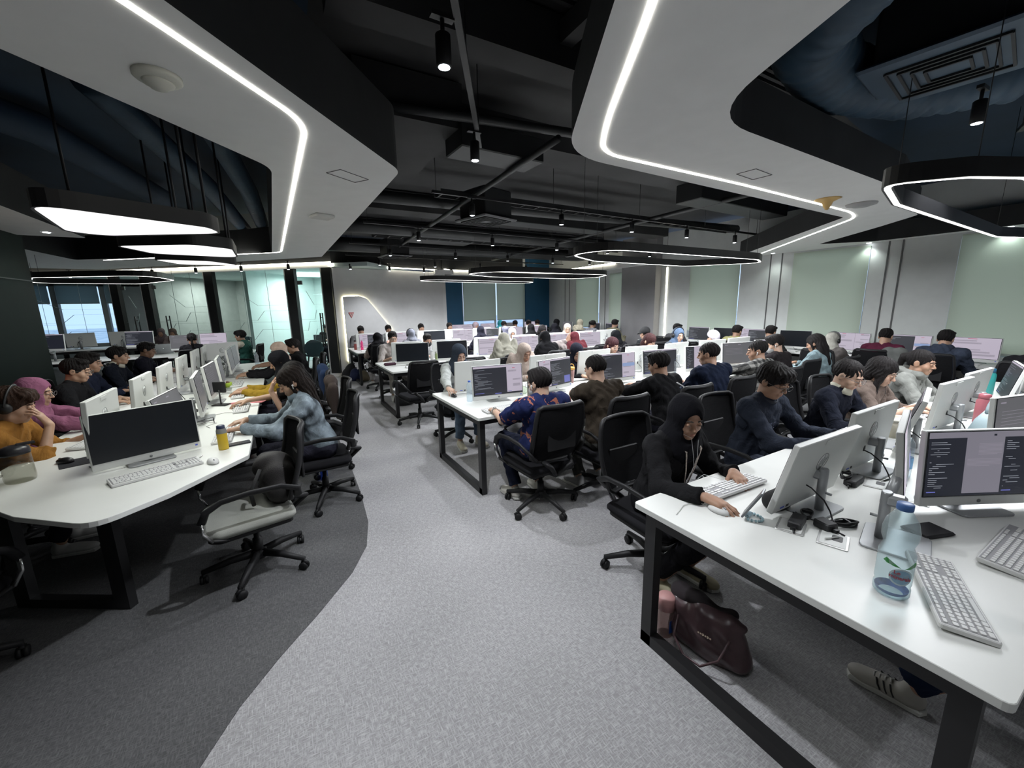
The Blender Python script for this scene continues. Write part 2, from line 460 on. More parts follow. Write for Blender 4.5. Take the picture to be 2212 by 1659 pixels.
M_BLINDB = blindmat('lit_roller_fabric', (0.55, 0.62, 0.54), (0.80, 0.80, 0.55))  # lighter copy of the roller fabric, daylight put into its colour
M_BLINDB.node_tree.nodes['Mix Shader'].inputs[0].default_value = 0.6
def build_shell():
    seam = [(-2.4, -1.6), (-1.5, -0.1), (-0.9, 0.95), (-0.45, 1.67), (-0.34, 1.87), (-0.19, 2.07), (0.01, 2.30), (0.23, 2.58), (0.37, 2.85), (0.445, 3.2),
            (0.485, 3.8), (0.51, 4.8), (0.515, 6.1), (0.55, 8.1), (0.64, 10.2), (0.8, 12.3)]
    f = MB().slab([(-12, -3), (11, -3), (11, 24), (-12, 24)], -0.1, 0.0)
    struct('floor', f, M_FLOOR)
    d = MB().slab(seam+[(0.2, 12.75), (-12, 23), (-12, -1.6)], 0.0, 0.003)
    o = struct('floor', d, M_FLOOR2); o.name = 'floor_dark_carpet'
    # ceilings
    struct('ceiling', MB().slab([(-12, -3), (11, -3), (11, 24), (-12, 24)], 3.62, 3.8), M_SLAB)
    nav = MB()
    nav.slab([(-2.75, 1.0), (0.35, 2.7), (0.35, 8.6), (-2.0, 10.6), (-9, 12.6), (-9, 1.0)], 3.45, 3.5)
    nav.slab([(1.6, -1.5), (9.2, -1.5), (9.2, 5.0), (7.9, 4.2), (6.2, 2.3), (2.1, 1.75), (1.5, 0.5)], 3.45, 3.5)
    o = struct('ceiling', nav, M_NAVY); o.name = 'ceiling_navy_deck'
    # left soffit ring (key-holed), black fascia
    def soffit(nm, outer, hole, cut, z1=3.05):
        p = MB()
        # outer ring and hole joined by a slit so that the face stays one polygon
        i, j = cut
        poly = outer[:i+1]+[hole[(j+k) % len(hole)] for k in range(len(hole)+1)]+outer[i:]
        n = len(poly); z0 = 2.65
        vs = [(x, y, z0) for x, y in poly]
        p.add(vs, [tuple(range(n))[::-1]], 0)
        for ring in (outer, hole):
            m = len(ring)
            vs = [(x, y, z0) for x, y in ring]+[(x, y, z1) for x, y in ring]
            p.add(vs, [(k, (k+1) % m, m+(k+1) % m, m+k) for k in range(m)], 1)
        p.add([(x, y, z1) for x, y in poly], [tuple(range(n))], 1)
        o = struct('ceiling', p, [M_WHITE, M_BLACK]); o.name = nm
    oL = rpoly([(-4.6, -1.9), (-0.20, 1.78), (0.86, 3.05), (0.80, 8.35), (-3.2, 12.2), (-4.4, 12.2)], [0, 0.1, 0.30, 0.12, 0, 0], 6)
    oL = [(-4.6, 0.5)]+oL[1:] if False else oL
    hole = rpoly([(-2.0, 0.9), (-0.40, 2.78), (0.07, 3.36), (0.02, 7.98), (-0.45, 8.48), (-3.0, 10.2), (-3.2, 7.3), (-2.0, 7.3)][::-1], [0.05]*4+[0.06, 0.35, 0.1, 0], 6)
    soffit('ceiling_soffit_left', oL, hole, (0, 0))
    oR = rpoly([(-1.1, -1.9), (1.04, 1.12), (1.72, 2.27), (5.93, 2.42), (8.6, 5.3), (9.1, 5.3), (9.1, -1.9)], [0, 0, 0.62, 0.10, 0.1, 0, 0], 8)[::-1]
    hR = rpoly([(0.6, -1.6), (1.72, 0.76), (2.06, 1.50), (4.92, 1.60), (6.61, 1.96), (7.17, 2.50), (8.30, 3.70), (8.86, 3.1), (8.95, -1.6)], [0, 0.2, 0.62, 0.3, 0.25, 0.3, 0.05, 0.05, 0], 8)
    soffit('ceiling_soffit_right', oR, hR, (0, 0), 2.93)
    # LED lines set flush in the soffits
    def led(pts, nm, z=2.6485, w=0.014, m=M_LED):
        b = MB()
        P = rpolyline(pts)
        b.tube([(x, y, z) for x, y in P], 0.01, 4, flat=(w, 0.004))
        o = b.build(nm, m); return o
    a = led([((-1.4), 0.62), (-0.31, 1.84), (0.235, 2.52), (0.215, 3.73), (0.15, 7.93), (-0.47, 8.42), (-2.6, 10.1)], 'linear_ceiling_light')
    tag(a, 'white light line recessed in the left white ceiling ring', 'ceiling light', 'light lines recessed in the white ceiling rings')
    a = led([(-0.2, -0.8), (1.15, 1.06), (1.62, 1.78), (1.90, 2.14), (3.42, 2.15), (5.66, 2.24), (6.08, 2.36), (8.64, 4.86)], 'linear_ceiling_light')
    tag(a, 'white light line recessed in the right white ceiling ring', 'ceiling light', 'light lines recessed in the white ceiling rings')

def rpolyline(pts, r=0.18):
    out = [pts[0]]
    for i in range(1, len(pts)-1):
        p = Vector(pts[i]); a = Vector(pts[i-1])-p; b = Vector(pts[i+1])-p
        t = min(r, a.length*0.45, b.length*0.45)
        p0 = p+a.normalized()*t; p1 = p+b.normalized()*t
        for k in range(6):
            s = k/5
            out.append(tuple((1-s)**2*p0+2*s*(1-s)*p+s*s*p1))
    out.append(pts[-1])
    return out

def frame_T(A, B):
    """local x along A->B, z up, y to the left of the run"""
    a = Vector((A[0], A[1], 0)); d = (Vector((B[0], B[1], 0))-a); L = d.length; d.normalize()
    return Matrix.Translation(a) @ Matrix.Rotation(math.atan2(d.y, d.x), 4, 'Z'), L

def build_walls():
    # right wall, X = 9.1, windows behind the roller blinds
    w = MB()
    wins = [(5.545, 6.835), (3.235, 4.475), (0.825, 2.155), (-1.4, -0.1)]
    alc = [(10.175, 11.375), (9.065, 9.725)]
    def column(x0, x1, ys, wz0, wz1, y0, y1, b):
        cur = y0
        for (a, c) in sorted(ys):
            if a > cur: b.box(((x0+x1)/2, (cur+a)/2, 1.75), (x1-x0, a-cur, 3.5))
            b.box(((x0+x1)/2, (a+c)/2, wz0/2), (x1-x0, c-a, wz0)); b.box(((x0+x1)/2, (a+c)/2, (wz1+3.5)/2), (x1-x0, c-a, 3.5-wz1))
            cur = c
        b.box(((x0+x1)/2, (cur+y1)/2, 1.75), (x1-x0, y1-cur, 3.5))
    column(9.1, 9.3, wins, 0.82, 2.6, -3, 7.75, w)
    struct('wall_right', w, M_PANEL)
    w = MB(); column(9.1, 9.3, alc, 0.9, 2.6, 8.9, 13.2, w)
    o = struct('wall_right_far', w, M_PANEL)
    w = MB().box((9.12, 8.35, 1.75), (0.5, 1.24, 3.5)); o = struct('wall_pillar', w, M_DGREY)
    # grooves between the wall panels
    for k, y in enumerate((4.91, 4.69, 3.0, 2.82, 0.55, 0.4, 12.0, 11.75, 9.9)):
        struct('trim_%d' % (k+1), MB().box((9.096, y, 1.72), (0.008, 0.022, 1.9)), M_PANELD)
    bl = 0
    win_n = 0
    for i, (a, c) in enumerate(wins+alc):
        win_n += 1
        fr = MB()
        for y in (a+0.02, c-0.02): fr.box((9.22, y, 1.7), (0.06, 0.04, 1.76))
        for z in (0.84, 2.58): fr.box((9.22, (a+c)/2, z), (0.06, c-a, 0.04))
        o = struct('window_%d' % win_n, fr, mat('window_frame_metal', (0.5, 0.52, 0.53), 0.4))
        g = MB().box((9.22, (a+c)/2, 1.7), (0.006, c-a-0.05, 1.72)).build('window_pane', M_WGLASS, o)
    names = ['right end of the wall, behind the dark hooded head', 'behind the maroon shirt and the blue hoodie', 'behind the light blue shirt, middle of the wall', 'at the right edge of the photo']
    spec = [(5.552, 6.828, 1.0, 'grey-green roller blind on the right wall next to the grey pillar'),
            (3.241, 4.468, 0.86, 'grey-green roller blind in the middle of the right wall'),
            (0.832, 2.148, 0.86, 'grey-green roller blind at the right edge of the photo'),
            (10.19, 11.36, 0.95, 'grey-green roller blind in the alcove beyond the grey pillar, left one'),
            (9.08, 9.71, 0.95, 'narrow grey-green roller blind in the alcove just left of the grey pillar')]
    for (a, c, z0, lab) in spec:
        t = thing('roller_blind', lab, 'blind', (9.086, (a+c)/2, z0), 0, 'roller blinds')
        MB().quad((0, -(c-a)/2, 0), (0, (c-a)/2, 0), (0, (c-a)/2, 2.62-z0), (0, -(c-a)/2, 2.62-z0)).build('blind_fabric', M_BLIND, t)
        MB().rbox((0, 0, 0.0), (0.012, c-a, 0.03), 0.004).build('bottom_bar', mat('blind_bar', (0.35, 0.38, 0.35), 0.4), t)
    # vertical lit slot beside the pillar
    o = MB().box((9.09, 7.54, 1.4), (0.01, 0.035, 2.45)).build('wall_light_strip', M_LEDW)
    tag(o, 'vertical warm light strip on the wall right of the grey pillar', 'wall light')
    # back wall Y = 13.0 and window
    w = MB()
    for x0, x1, m in ((4.76, 5.49, 1), (8.03, 9.3, 1)):
        w.box(((x0+x1)/2, 13.1, 1.75), (x1-x0, 0.2, 3.5), m)
    w.box(((5.49+8.03)/2, 13.1, 0.42), (8.03-5.49, 0.2, 0.84), 0); w.box(((5.49+8.03)/2, 13.1, 3.08), (8.03-5.49, 0.2, 0.84), 0)
    struct('wall_back', w, [M_GREY, M_BLUE])
    fr = MB()
    for x in (5.52, 6.79, 8.0): fr.box((x, 13.1, 1.75), (0.05, 0.06, 1.82))
    for z in (0.86, 2.64): fr.box((6.76, 13.1, z), (2.5, 0.06, 0.04))
    o = struct('window_7', fr, MATS['window_frame_metal'])
    MB().box((6.76, 13.1, 1.75), (2.48, 0.006, 1.8)).build('window_pane', M_WGLASS, o)
    for (x0, x1, lab) in ((5.52, 6.765, 'grey-green roller blind on the blue back wall, left one'), (6.815, 7.99, 'grey-green roller blind on the blue back wall, right one')):
        t = thing('roller_blind', lab, 'blind', ((x0+x1)/2, 12.985, 1.22), 0, 'roller blinds')
        MB().quad((-(x1-x0)/2, 0, 0), ((x1-x0)/2, 0, 0), ((x1-x0)/2, 0, 1.44), (-(x1-x0)/2, 0, 1.44)).build('blind_fabric', M_BLINDB, t)
        MB().rbox((0, 0, 0.0), (x1-x0, 0.012, 0.03), 0.004).build('bottom_bar', MATS['blind_bar'], t)
    # perimeter ceiling strip of the far side
    w = MB(); w.box((8.85, 10.4, 2.78), (0.5, 5.2, 0.12)); w.box((6.9, 12.75, 2.78), (4.4, 0.5, 0.12))
    w.slab([(4.3, 12.2), (4.9, 12.2), (4.9, 13.1), (4.4, 13.1)], 2.72, 2.84)
    o = struct('ceiling', w, M_WHITE); o.name = 'ceiling_band_far'
    led = MB(); led.tube([(8.58, 8.95, 2.86), (8.58, 12.48, 2.86), (4.9, 12.48, 2.86), (4.6, 12.2, 2.86)], 0.01, 4, flat=(0.02, 0.015))
    tag(led.build('cove_light', M_LEDW), 'warm cove light line above the blue back wall', 'cove light', 'cove lights along the ceiling edge')
    # grey wall with the lit arch
    T, L = frame_T((1.33, 11.75), (4.6, 12.45))
    w = MB().box((L/2, 0.1, 1.39), (L, 0.2, 2.78), T=T)
    T2, L2 = frame_T((4.6, 12.45), (4.76, 13.0))
    w.box((L2/2, -0.05, 1.39), (L2, 0.1, 2.78), T=T2)
    struct('wall_grey', w, M_GREY)
    w = MB().box((L/2, 0.1, 3.2), (L, 0.2, 0.65), T=T)
    struct('wall_above_grey', w, M_BLACK)
    T3, L3 = frame_T((4.6, 12.45), (9.3, 13.3)); w = MB().box((L3/2, 0.0, 3.15), (L3, 0.1, 0.6), T=T3); struct('wall_above_back', w, M_BLACK)
    o = MB().tube([tuple(T @ Vector((x, -0.05, 2.84))) for x in (-0.1, L)], 0.01, 4, flat=(0.02, 0.02)).build('cove_light', M_LEDW)
    tag(o, 'warm cove light line above the plain grey wall', 'cove light', 'cove lights along the ceiling edge')
    arch = [(0.20, 0.02), (0.20, 2.03), (0.62, 2.05), (0.84, 1.98), (0.99, 1.79), (1.39, 1.26), (1.72, 0.80), (1.72, 0.02)]
    Tz = T @ Matrix.Rotation(R(90), 4, 'X')
    p = MB().slab(rpoly(arch, [0, 0.03, 0.1, 0.15, 0.1, 0.1, 0, 0], 5), 0.03, 0.075, T=Tz)
    o = struct('wall_niche_panel', p, M_GREY)
    ledp = [(0.205, 0.3), (0.205, 2.0), (0.25, 2.035), (0.62, 2.045), (0.83, 1.975), (0.98, 1.785), (1.38, 1.255), (1.55, 1.03)]
    o = MB().tube([tuple(Tz @ Vector((x, y, 0.018))) for x, y in ledp], 0.008, 4, flat=(0.012, 0.012)).build('niche_light', emis('niche_led', (1.0, 0.93, 0.62), 14.0))
    tag(o, 'warm light line tracing the arch on the grey wall', 'wall light')
    # triangular warning sign
    s = MB(); s.slab([(-0.075, 0.075), (0, -0.075), (0.075, 0.075)][::-1], 0, 0.006, mi=0)
    s.slab([(-0.05, 0.06), (0, -0.042), (0.05, 0.06)][::-1], 0.006, 0.008, mi=1)
    s.slab(rrect(0.05, 0.016, 0.003, 2, 0, 0.042), 0.008, 0.010, mi=0)
    s.slab(rrect(0.012, 0.022, 0.003, 2, -0.008, 0.012), 0.008, 0.010, mi=2); s.slab(rrect(0.012, 0.022, 0.003, 2, 0.009, 0.012), 0.008, 0.010, mi=2)
    o = s.build('warning_sign', [mat('sign_red', (0.32, 0.03, 0.03), 0.5), mat('sign_pale', (0.6, 0.42, 0.38), 0.5), M_RAIL])
    o.matrix_world = T @ Matrix.Translation((0.37, -0.08, 1.54)) @ Matrix.Rotation(R(90), 4, 'X')
    tag(o, 'red downward triangle warning sign on the wall inside the lit arch', 'sign')
    # glass partition: charcoal posts, panes, door, white bulkhead
    P0, P1 = (1.33, 11.75), (-8.0, 19.2)
    T, L = frame_T(P1, P0)
    def at(x): return L-x      # distance measured back from the post beside the grey wall
    def xs(P): return (T.inverted() @ Vector((P[0], P[1], 0))).x
    posts = [xs((1.22, 11.84)), xs((0.40, 12.50)), xs((-1.53, 14.04)), xs((-3.16, 15.34)), xs((-3.99, 16.0)), xs((-7.5, 18.8))]
    b = MB().box((L/2, 0.05, 2.83), (L, 0.22, 0.10), T=T); struct('wall_bulkhead', b, M_WHITE)
    b = MB().box((L/2, 0.1, 3.25), (L, 0.2, 0.7), T=T); struct('wall_above_bulkhead', b, M_BLACK)
    o = MB().tube([tuple(T @ Vector((x, -0.10, 2.90))) for x in (0, L+0.05)], 0.01, 4, flat=(0.02, 0.02)).build('cove_light', M_LEDW)
    tag(o, 'warm cove light line above the glass partition', 'cove light', 'cove lights along the ceiling edge')
    for k, x in enumerate(posts):
        struct('trim_%d' % (20+k), MB().box((x, 0.0, 1.39), (0.26, 0.12, 2.78), T=T), M_DOOR)
        struct('trim_%d' % (30+k), MB().box((x-0.15, 0.0, 1.39), (0.035, 0.10, 2.78), T=T), M_WHITE)
    edges = posts+[0.0]
    lines = [[(-0.9, 1.15), (-0.5, 1.15), (-0.3, 1.4), (0.9, 1.4)], [(-0.9, 1.45), (0.05, 1.45), (0.25, 1.7), (0.9, 1.7)], [(-0.9, 0.9), (-0.1, 0.9), (0.15, 1.2), (0.9, 1.2)], [(-0.35, 2.2), (0.1, 1.85), (0.9, 1.85)]]
    doors = {0: 1, 2: 2, 3: 3}
    for k in range(len(edges)-1):
        x1, x0 = edges[k]-0.13, edges[k+1]+0.17
        if x1-x0 < 0.2: continue
        w = x1-x0
        isd = k in doors
        o = struct(('door_%d' % doors[k]) if isd else ('window_%d' % (8+k)), MB().box(((x0+x1)/2, 0, 1.39), (w, 0.012, 2.76), T=T), M_GLASS)
        ln = MB()
        for s in lines:
            pts = [tuple(T @ Vector((min(max((x0+x1)/2+px*w/1.8, x0), x1), -0.012, pz))) for px, pz in s]
            ln.tube(pts, 0.008, 4, flat=(0.012, 0.002))
        if w > 1.4:
            for xx in (x0+w*0.38, x0+w*0.72): ln.box((xx, -0.010, 1.39), (0.008, 0.006, 2.76), T=T)
        ln.build('etched_line', M_LINE, o)
        if isd:
            h = MB(); xh = x1-0.16 if k == 0 else x0+0.35
            for dy in (-0.05, 0.05):
                h.cyl((xh, dy, 0.72), (xh, dy, 1.62), 0.016, T=T)
            for z in (0.85, 1.5): h.cyl((xh, -0.05, z), (xh, 0.05, z), 0.010, T=T)
            h.build('door_handle', M_RAIL, o)
            h = MB().box((x0+0.07, 0, 2.42), (0.14, 0.03, 0.10), T=T).box((x0+0.07, 0, 0.08), (0.14, 0.03, 0.10), T=T)
            h.build('hinge', mat('brushed_steel', (0.4, 0.4, 0.4), 0.35, 0.9), o)
    # rooms behind the glass
    wm = mat('pale_teal_wall', (0.66, 0.78, 0.765), 0.7, var=0.02)
    gm = mat('grey_green_wall', (0.50, 0.53, 0.51), 0.7, var=0.05)
    b = MB()
    b.box((L-1.6, 3.2, 1.4), (5.0, 0.1, 2.8), T=T, mi=0)
    b.box((L+0.05, 1.75, 1.4), (0.1, 3.0, 2.8), T=T, mi=0)
    b.box((posts[2]+0.9, 1.7, 1.4), (0.1, 3.0, 2.8), T=T, mi=0)
    b.box((posts[2]-1.4, 3.4, 1.4), (3.6, 0.1, 2.8), T=T, mi=1)
    b.box((posts[3]-0.3, 1.9, 1.4), (0.12, 3.0, 2.8), T=T, mi=1)
    b.box((posts[3]-1.0, 3.0, 1.4), (0.9, 0.1, 2.8), T=T, mi=1)
    b.box((L/2, 1.75, 2.84), (L+2, 3.5, 0.1), T=T, mi=0)
    struct('wall_meeting_rooms', b, [wm, gm])
    p = T @ Vector((L-1.5, 1.7, 2.7))
    lamp('AREA', 'meeting_room_ceiling_lamp', p, 80, (0.93, 1.0, 0.99), size=1.6, size_y=1.2, rot=(0, 0, 0))
    o = MB().box((0, 0, 0), (1.6, 1.2, 0.03)).build('meeting_room_light', emis('cool_panel', (0.8, 1.0, 0.97), 2.0), None, tuple(p+Vector((0, 0, 0.05))))
    o['kind'] = 'structure'; o.name = 'ceiling_panel_meeting_room'
    p = T @ Vector((posts[2]-1.3, 1.7, 2.7))
    lamp('AREA', 'side_room_fill_lamp', p, 45, (0.95, 1.0, 0.96), size=1.0, size_y=1.0)
    p = T @ Vector((posts[3]-1.0, 1.3, 2.7))
    lamp('AREA', 'side_room_fill_lamp', p, 26, (0.97, 1.0, 0.98), size=0.8, size_y=0.8)  # area lamps without fixtures, added to lift the dim side rooms
    # outer facade far left with the city window
    w = MB(); fy = 19.6
    for x0, x1 in ((-14, -7.9), (-6.53, -6.39), (-5.32, -5.18), (-5.0, -2.0)):
        w.box(((x0+x1)/2, fy, 1.75), (x1-x0, 0.2, 3.5))
    w.box((-8, fy, 0.35), (12, 0.2, 0.7)); w.box((-8, fy, 3.1), (12, 0.2, 0.9))
    struct('wall_facade', w, mat('dim_wall', (0.30, 0.31, 0.32), 0.7))
    o = MB().box((-6.45, fy+0.13, 1.7), (3.0, 0.006, 2.0)).build('window_pane', M_WGLASS); o['kind'] = 'structure'; o.name = 'window_15'
    bm = blindmat('grey_blind_fabric', (0.22, 0.25, 0.24), (0.3, 0.4, 0.4))
    for (x0, x1, lab) in ((-7.9, -6.55, 'grey roller blind half lowered over the city window, nearest the dark green panel'),
                          (-6.37, -5.34, 'widest grey roller blind half lowered over the city window'),
                          (-5.16, -5.0, 'narrow grey roller blind half lowered over the city window, nearest the charcoal post')):
        t = thing('roller_blind', lab, 'blind', ((x0+x1)/2, fy-0.14, 2.08), 0, 'roller blinds')
        MB().quad((-(x1-x0)/2, 0, 0), ((x1-x0)/2, 0, 0), ((x1-x0)/2, 0, 0.66), (-(x1-x0)/2, 0, 0.66)).build('blind_fabric', bm, t)
        MB().rbox((0, 0, 0), (x1-x0, 0.012, 0.03), 0.004).build('bottom_bar', MATS['blind_bar'], t)
    # left dark green panelled wall and the rest of the envelope
    w = MB().box((-2.75, 2.2, 1.45), (0.3, 10.4, 2.9)); struct('wall_left', w, M_GREENP)
    struct('trim_40', MB().box((-2.597, 2.2, 2.12), (0.006, 10.4, 0.012)), M_RAIL)
    w = MB().box((-12, 10, 1.8), (0.2, 28, 3.6)).box((-1, -2.9, 1.8), (22, 0.2, 3.6))
    struct('wall_rear', w, M_GREY)
    # poster with a red lower half on the green wall
    t = thing('poster', 'tall poster, cream above and red below, on the dark green wall', 'poster', (-2.59, 5.4, 0.95))
    MB().box((0.006, 0, 0.45), (0.012, 1.1, 0.9)).build('frame', M_RAIL, t)
    pm = bpy.data.materials.new('poster_print'); pm.use_nodes = True
    nt = pm.node_tree; sp = _n(nt, 'ShaderNodeSeparateXYZ'); rp = _n(nt, 'ShaderNodeValToRGB')
    nt.links.new(coords(nt), sp.inputs[0]); nt.links.new(sp.outputs['Z'], rp.inputs[0])
    rp.color_ramp.elements[0].position = 0.1; rp.color_ramp.elements[0].color = (0.75, 0.02, 0.03, 1)
    rp.color_ramp.elements[1].position = 0.47; rp.color_ramp.elements[1].color = (0.45, 0.22, 0.12, 1)
    for p_, c_ in ((0.49, (0.15, 0.14, 0.13, 1)), (0.52, (0.62, 0.52, 0.36, 1))):
        e = rp.color_ramp.elements.new(p_); e.color = c_
    nt.links.new(rp.outputs[0], nt.nodes['Principled BSDF'].inputs['Base Color'])
    MB().box((0.014, 0, 0.45), (0.004, 1.04, 0.84)).build('print', pm, t)
    # the city far below
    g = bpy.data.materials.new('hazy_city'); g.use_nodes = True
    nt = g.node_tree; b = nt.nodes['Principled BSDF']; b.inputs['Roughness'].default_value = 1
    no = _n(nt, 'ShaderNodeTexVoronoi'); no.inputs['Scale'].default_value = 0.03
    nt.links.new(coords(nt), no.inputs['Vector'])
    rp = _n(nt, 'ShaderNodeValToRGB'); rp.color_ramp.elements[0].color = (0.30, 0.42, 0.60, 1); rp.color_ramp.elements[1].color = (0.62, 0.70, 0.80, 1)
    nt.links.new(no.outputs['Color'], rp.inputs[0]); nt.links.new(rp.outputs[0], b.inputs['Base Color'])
    o = MB().slab([(-2500, 60), (2500, 60), (2500, 2500), (-2500, 2500)], -62, -60).build('city_ground', g); o['kind'] = 'structure'
    o.name = 'floor_city_ground'

# ------------------------------------------------------------------ things on the ceiling
def track_light(T, label, group, near=False, power=60, rail=True):
    t = thing('track_spotlight', label, 'spotlight', T, 0, group)
    MB().lathe([(0.001, 0), (0.030, 0), (0.036, 0.004), (0.036, 0.13), (0.03, 0.135), (0.001, 0.135)], 18).build('lamp_housing', M_RAIL, t)
    MB().lathe([(0.027, -0.002), (0.027, 0.001)], 18).build('lens', emis('spot_lens', (0.85, 0.92, 1.0), 12.0), t)
    MB().cyl((0, 0, 0.13), (0, 0, 0.2), 0.01).box((0, 0, 0.205), (0.11, 0.035, 0.02)).build('mount', M_RAIL, t)
    return t

def rail(pts, label):
    b = MB()
    a, c = Vector(pts[0]), Vector(pts[1])
    d = (c-a)
    T = Matrix.Translation(a) @ Matrix.Rotation(math.atan2(d.y, d.x), 4, 'Z')
    b.box((d.length/2, 0, 0.02), (d.length, 0.035, 0.03), T=T)
    n = max(2, int(d.length/1.6))
    for k in range(n+1):
        x = 0.05+(d.length-0.1)*k/n
        b.cyl((x, 0, 0.03), (x, 0, 3.6-a.z), 0.004, n=5, T=T)
    tag(b.build('lighting_track', M_RAIL), label, 'lighting track', 'lighting tracks')

def build_ceiling_things():
    tr = [((0.55, 1.4, 3.0), (1.62, 3.32, 3.0), 'black lighting track running away overhead towards the second desk row'),
          ((1.7, 4.78, 3.0), (8.6, 4.95, 3.0), 'black lighting track across the room, above the second desk row'),
          ((1.3, 6.83, 3.0), (8.6, 7.12, 3.0), 'black lighting track across the room, above the third desk row'),
          ((1.4, 9.0, 3.0), (8.4, 9.2, 3.0), 'black lighting track across the room, above the fourth desk row'),
          ((1.6, 11.0, 3.0), (8.4, 11.2, 3.0), 'black lighting track across the room, nearest the blue back wall')]
    for a, b, l in tr: rail((a, b), l)
    rail(((3.5, 0.3, 3.05), (5.6, 1.1, 3.05)), 'black lighting track in the dark opening at upper right')
    spots = [((0.80, 1.99, 2.8), 'largest black spotlight, hanging at the top centre of the photo'),
             ((1.44, 3.04, 2.8), 'black spotlight at the far end of the track running away overhead')]
    for k, x in enumerate((2.20, 3.57, 4.95, 6.28, 7.7)):
        spots.append(((x, 4.78+0.02*k, 2.8), '%s black spotlight from the left on the track above the second row' % ORD[k]))
    for k, x in enumerate((2.16, 3.57, 5.07, 6.5, 7.9)):
        spots.append(((x, 6.85+0.06*k, 2.8), '%s black spotlight from the left on the track above the third row' % ORD[k]))
    for k, x in enumerate((2.2, 3.7, 5.1, 6.5, 7.8)):
        spots.append(((x, 9.0+0.04*k, 2.8), '%s black spotlight from the left on the track above the fourth row' % ORD[k]))
    for k, x in enumerate((2.4, 3.9, 5.3, 6.9)):
        spots.append(((x, 11.0+0.04*k, 2.8), '%s black spotlight from the left on the track nearest the back wall' % ORD[k]))
    spots.append(((0.25, 0.35, 2.8), 'added black spotlight just above the camera, out of the picture')); spots.append(((1.75, -0.75, 2.8), 'added black spotlight behind the foreground desk, out of the picture'))  # unseen spotlights added to brighten the near desk and its keyboards
    spots.append(((4.06, 0.99, 2.8), 'black spotlight hanging in the dark opening at upper right'))
    first = None
    for k, (p, l) in enumerate(spots):
        if first is None: first = track_light(p, l, 'black track spotlights')
        else: dup(first, p, 0, l)
        e = 42*LAMPS['spot']
        if k == 0: e = 75*LAMPS['spot']
        if 'out of the picture' in l: e = 14*LAMPS['spot']
        lamp('SPOT', 'spot_beam', (p[0], p[1], p[2]-0.02), e, (0.92, 0.95, 1.0), spot=110, blend=0.7, radius=0.035)
    # small spots above the glass partition
    T, L = frame_T((-8.0, 19.2), (1.33, 11.75))
    for k in range(8):
        p = T @ Vector((L-0.9-1.35*k, -0.45, 2.72))
        o = dup(first, p, 0, '%s small black spotlight from the lit arch along the glass partition' % ORD[k], 'black track spotlights')
    for k in range(3):
        dup(first, (1.75+1.05*k, 11.45+0.22*k, 2.72), 0, '%s small black spotlight right of the glass partition, before the grey wall' % ORD[k])
    # soffit fittings
    def disc(p, r, h, name, label, m, cat):
        o = MB().lathe([(0.001, 0), (r*0.55, 0), (r*0.6, h*0.35), (r*0.95, h*0.5), (r, h*0.8), (r, h), (0.001, h)], 28).build(name, m, None, (p[0], p[1], 2.65-h))
        tag(o, label, cat); return o
    off = mat('aged_plastic', (0.52, 0.52, 0.46), 0.5)
    t = thing('smoke_detector', 'large round smoke detector on the left white ceiling ring', 'smoke detector', (-0.32, 2.31, 2.60))
    MB().lathe([(0.001, 0.022), (0.05, 0.022), (0.075, 0.03), (0.082, 0.036), (0.082, 0.05), (0.001, 0.05)], 30).build('base', off, t)
    MB().lathe([(0.001, 0), (0.028, 0), (0.036, 0.008), (0.052, 0.016), (0.055, 0.024)], 26).build('sensor_cap', off, t)
    t = thing('wireless_access_point', 'flat square white box on the left white ceiling ring', 'access point', (0.50, 4.75, 2.622), 0.3)
    MB().rbox((0, 0, 0.014), (0.20, 0.20, 0.028), 0.03, 0.008).build('casing', mat('white_plastic', (0.62, 0.62, 0.60), 0.4), t)
    o = disc((5.27, 2.01), 0.13, 0.03, 'smoke_detector', 'flat grey disc on the right white ceiling ring beside the yellow cone', mat('grey_plastic', (0.3, 0.3, 0.3), 0.5), 'smoke detector')
    o = MB().lathe([(0.001, -0.10), (0.012, -0.098), (0.03, -0.07), (0.045, -0.03), (0.09, -0.008), (0.11, 0)], 26).build('ceiling_cone', mat('yellow_plastic', (0.55, 0.36, 0.13), 0.5), None, (4.71, 2.07, 2.65))
    tag(o, 'small yellow cone hanging under the right white ceiling ring', 'ceiling fitting')
    for (p, a, l) in (((0.55, 3.32), 0.6, 'left'), ((3.27, 1.95), 0.1, 'right')):
        b = MB()
        for s in (-1, 1): b.box((0.13*s, 0, 0), (0.004, 0.14, 0.003)); b.box((0, 0.07*s, 0), (0.26, 0.004, 0.003))
        o = b.build('access_hatch', M_PANELD, None, (p[0], p[1], 2.648), a); tag(o, 'thin rectangular access hatch outline in the %s white ceiling ring' % l, 'hatch')
    # sprinklers
    for (p, l) in (((-0.15, 7.0), 'small pale sprinkler head in the left dark ceiling opening'), ((3.55, 1.25), 'small pale sprinkler head in the right dark ceiling opening')):
        o = MB().lathe([(0.001, -0.05), (0.018, -0.05), (0.018, -0.046), (0.004, -0.04), (0.004, -0.01), (0.012, 0.0), (0.012, 0.3)], 10).build('sprinkler', mat('dull_metal', (0.35, 0.37, 0.38), 0.4, 0.6), None, (p[0], p[1], 3.1)); tag(o, l, 'sprinkler', )
    # small recessed downlights
    k = 0
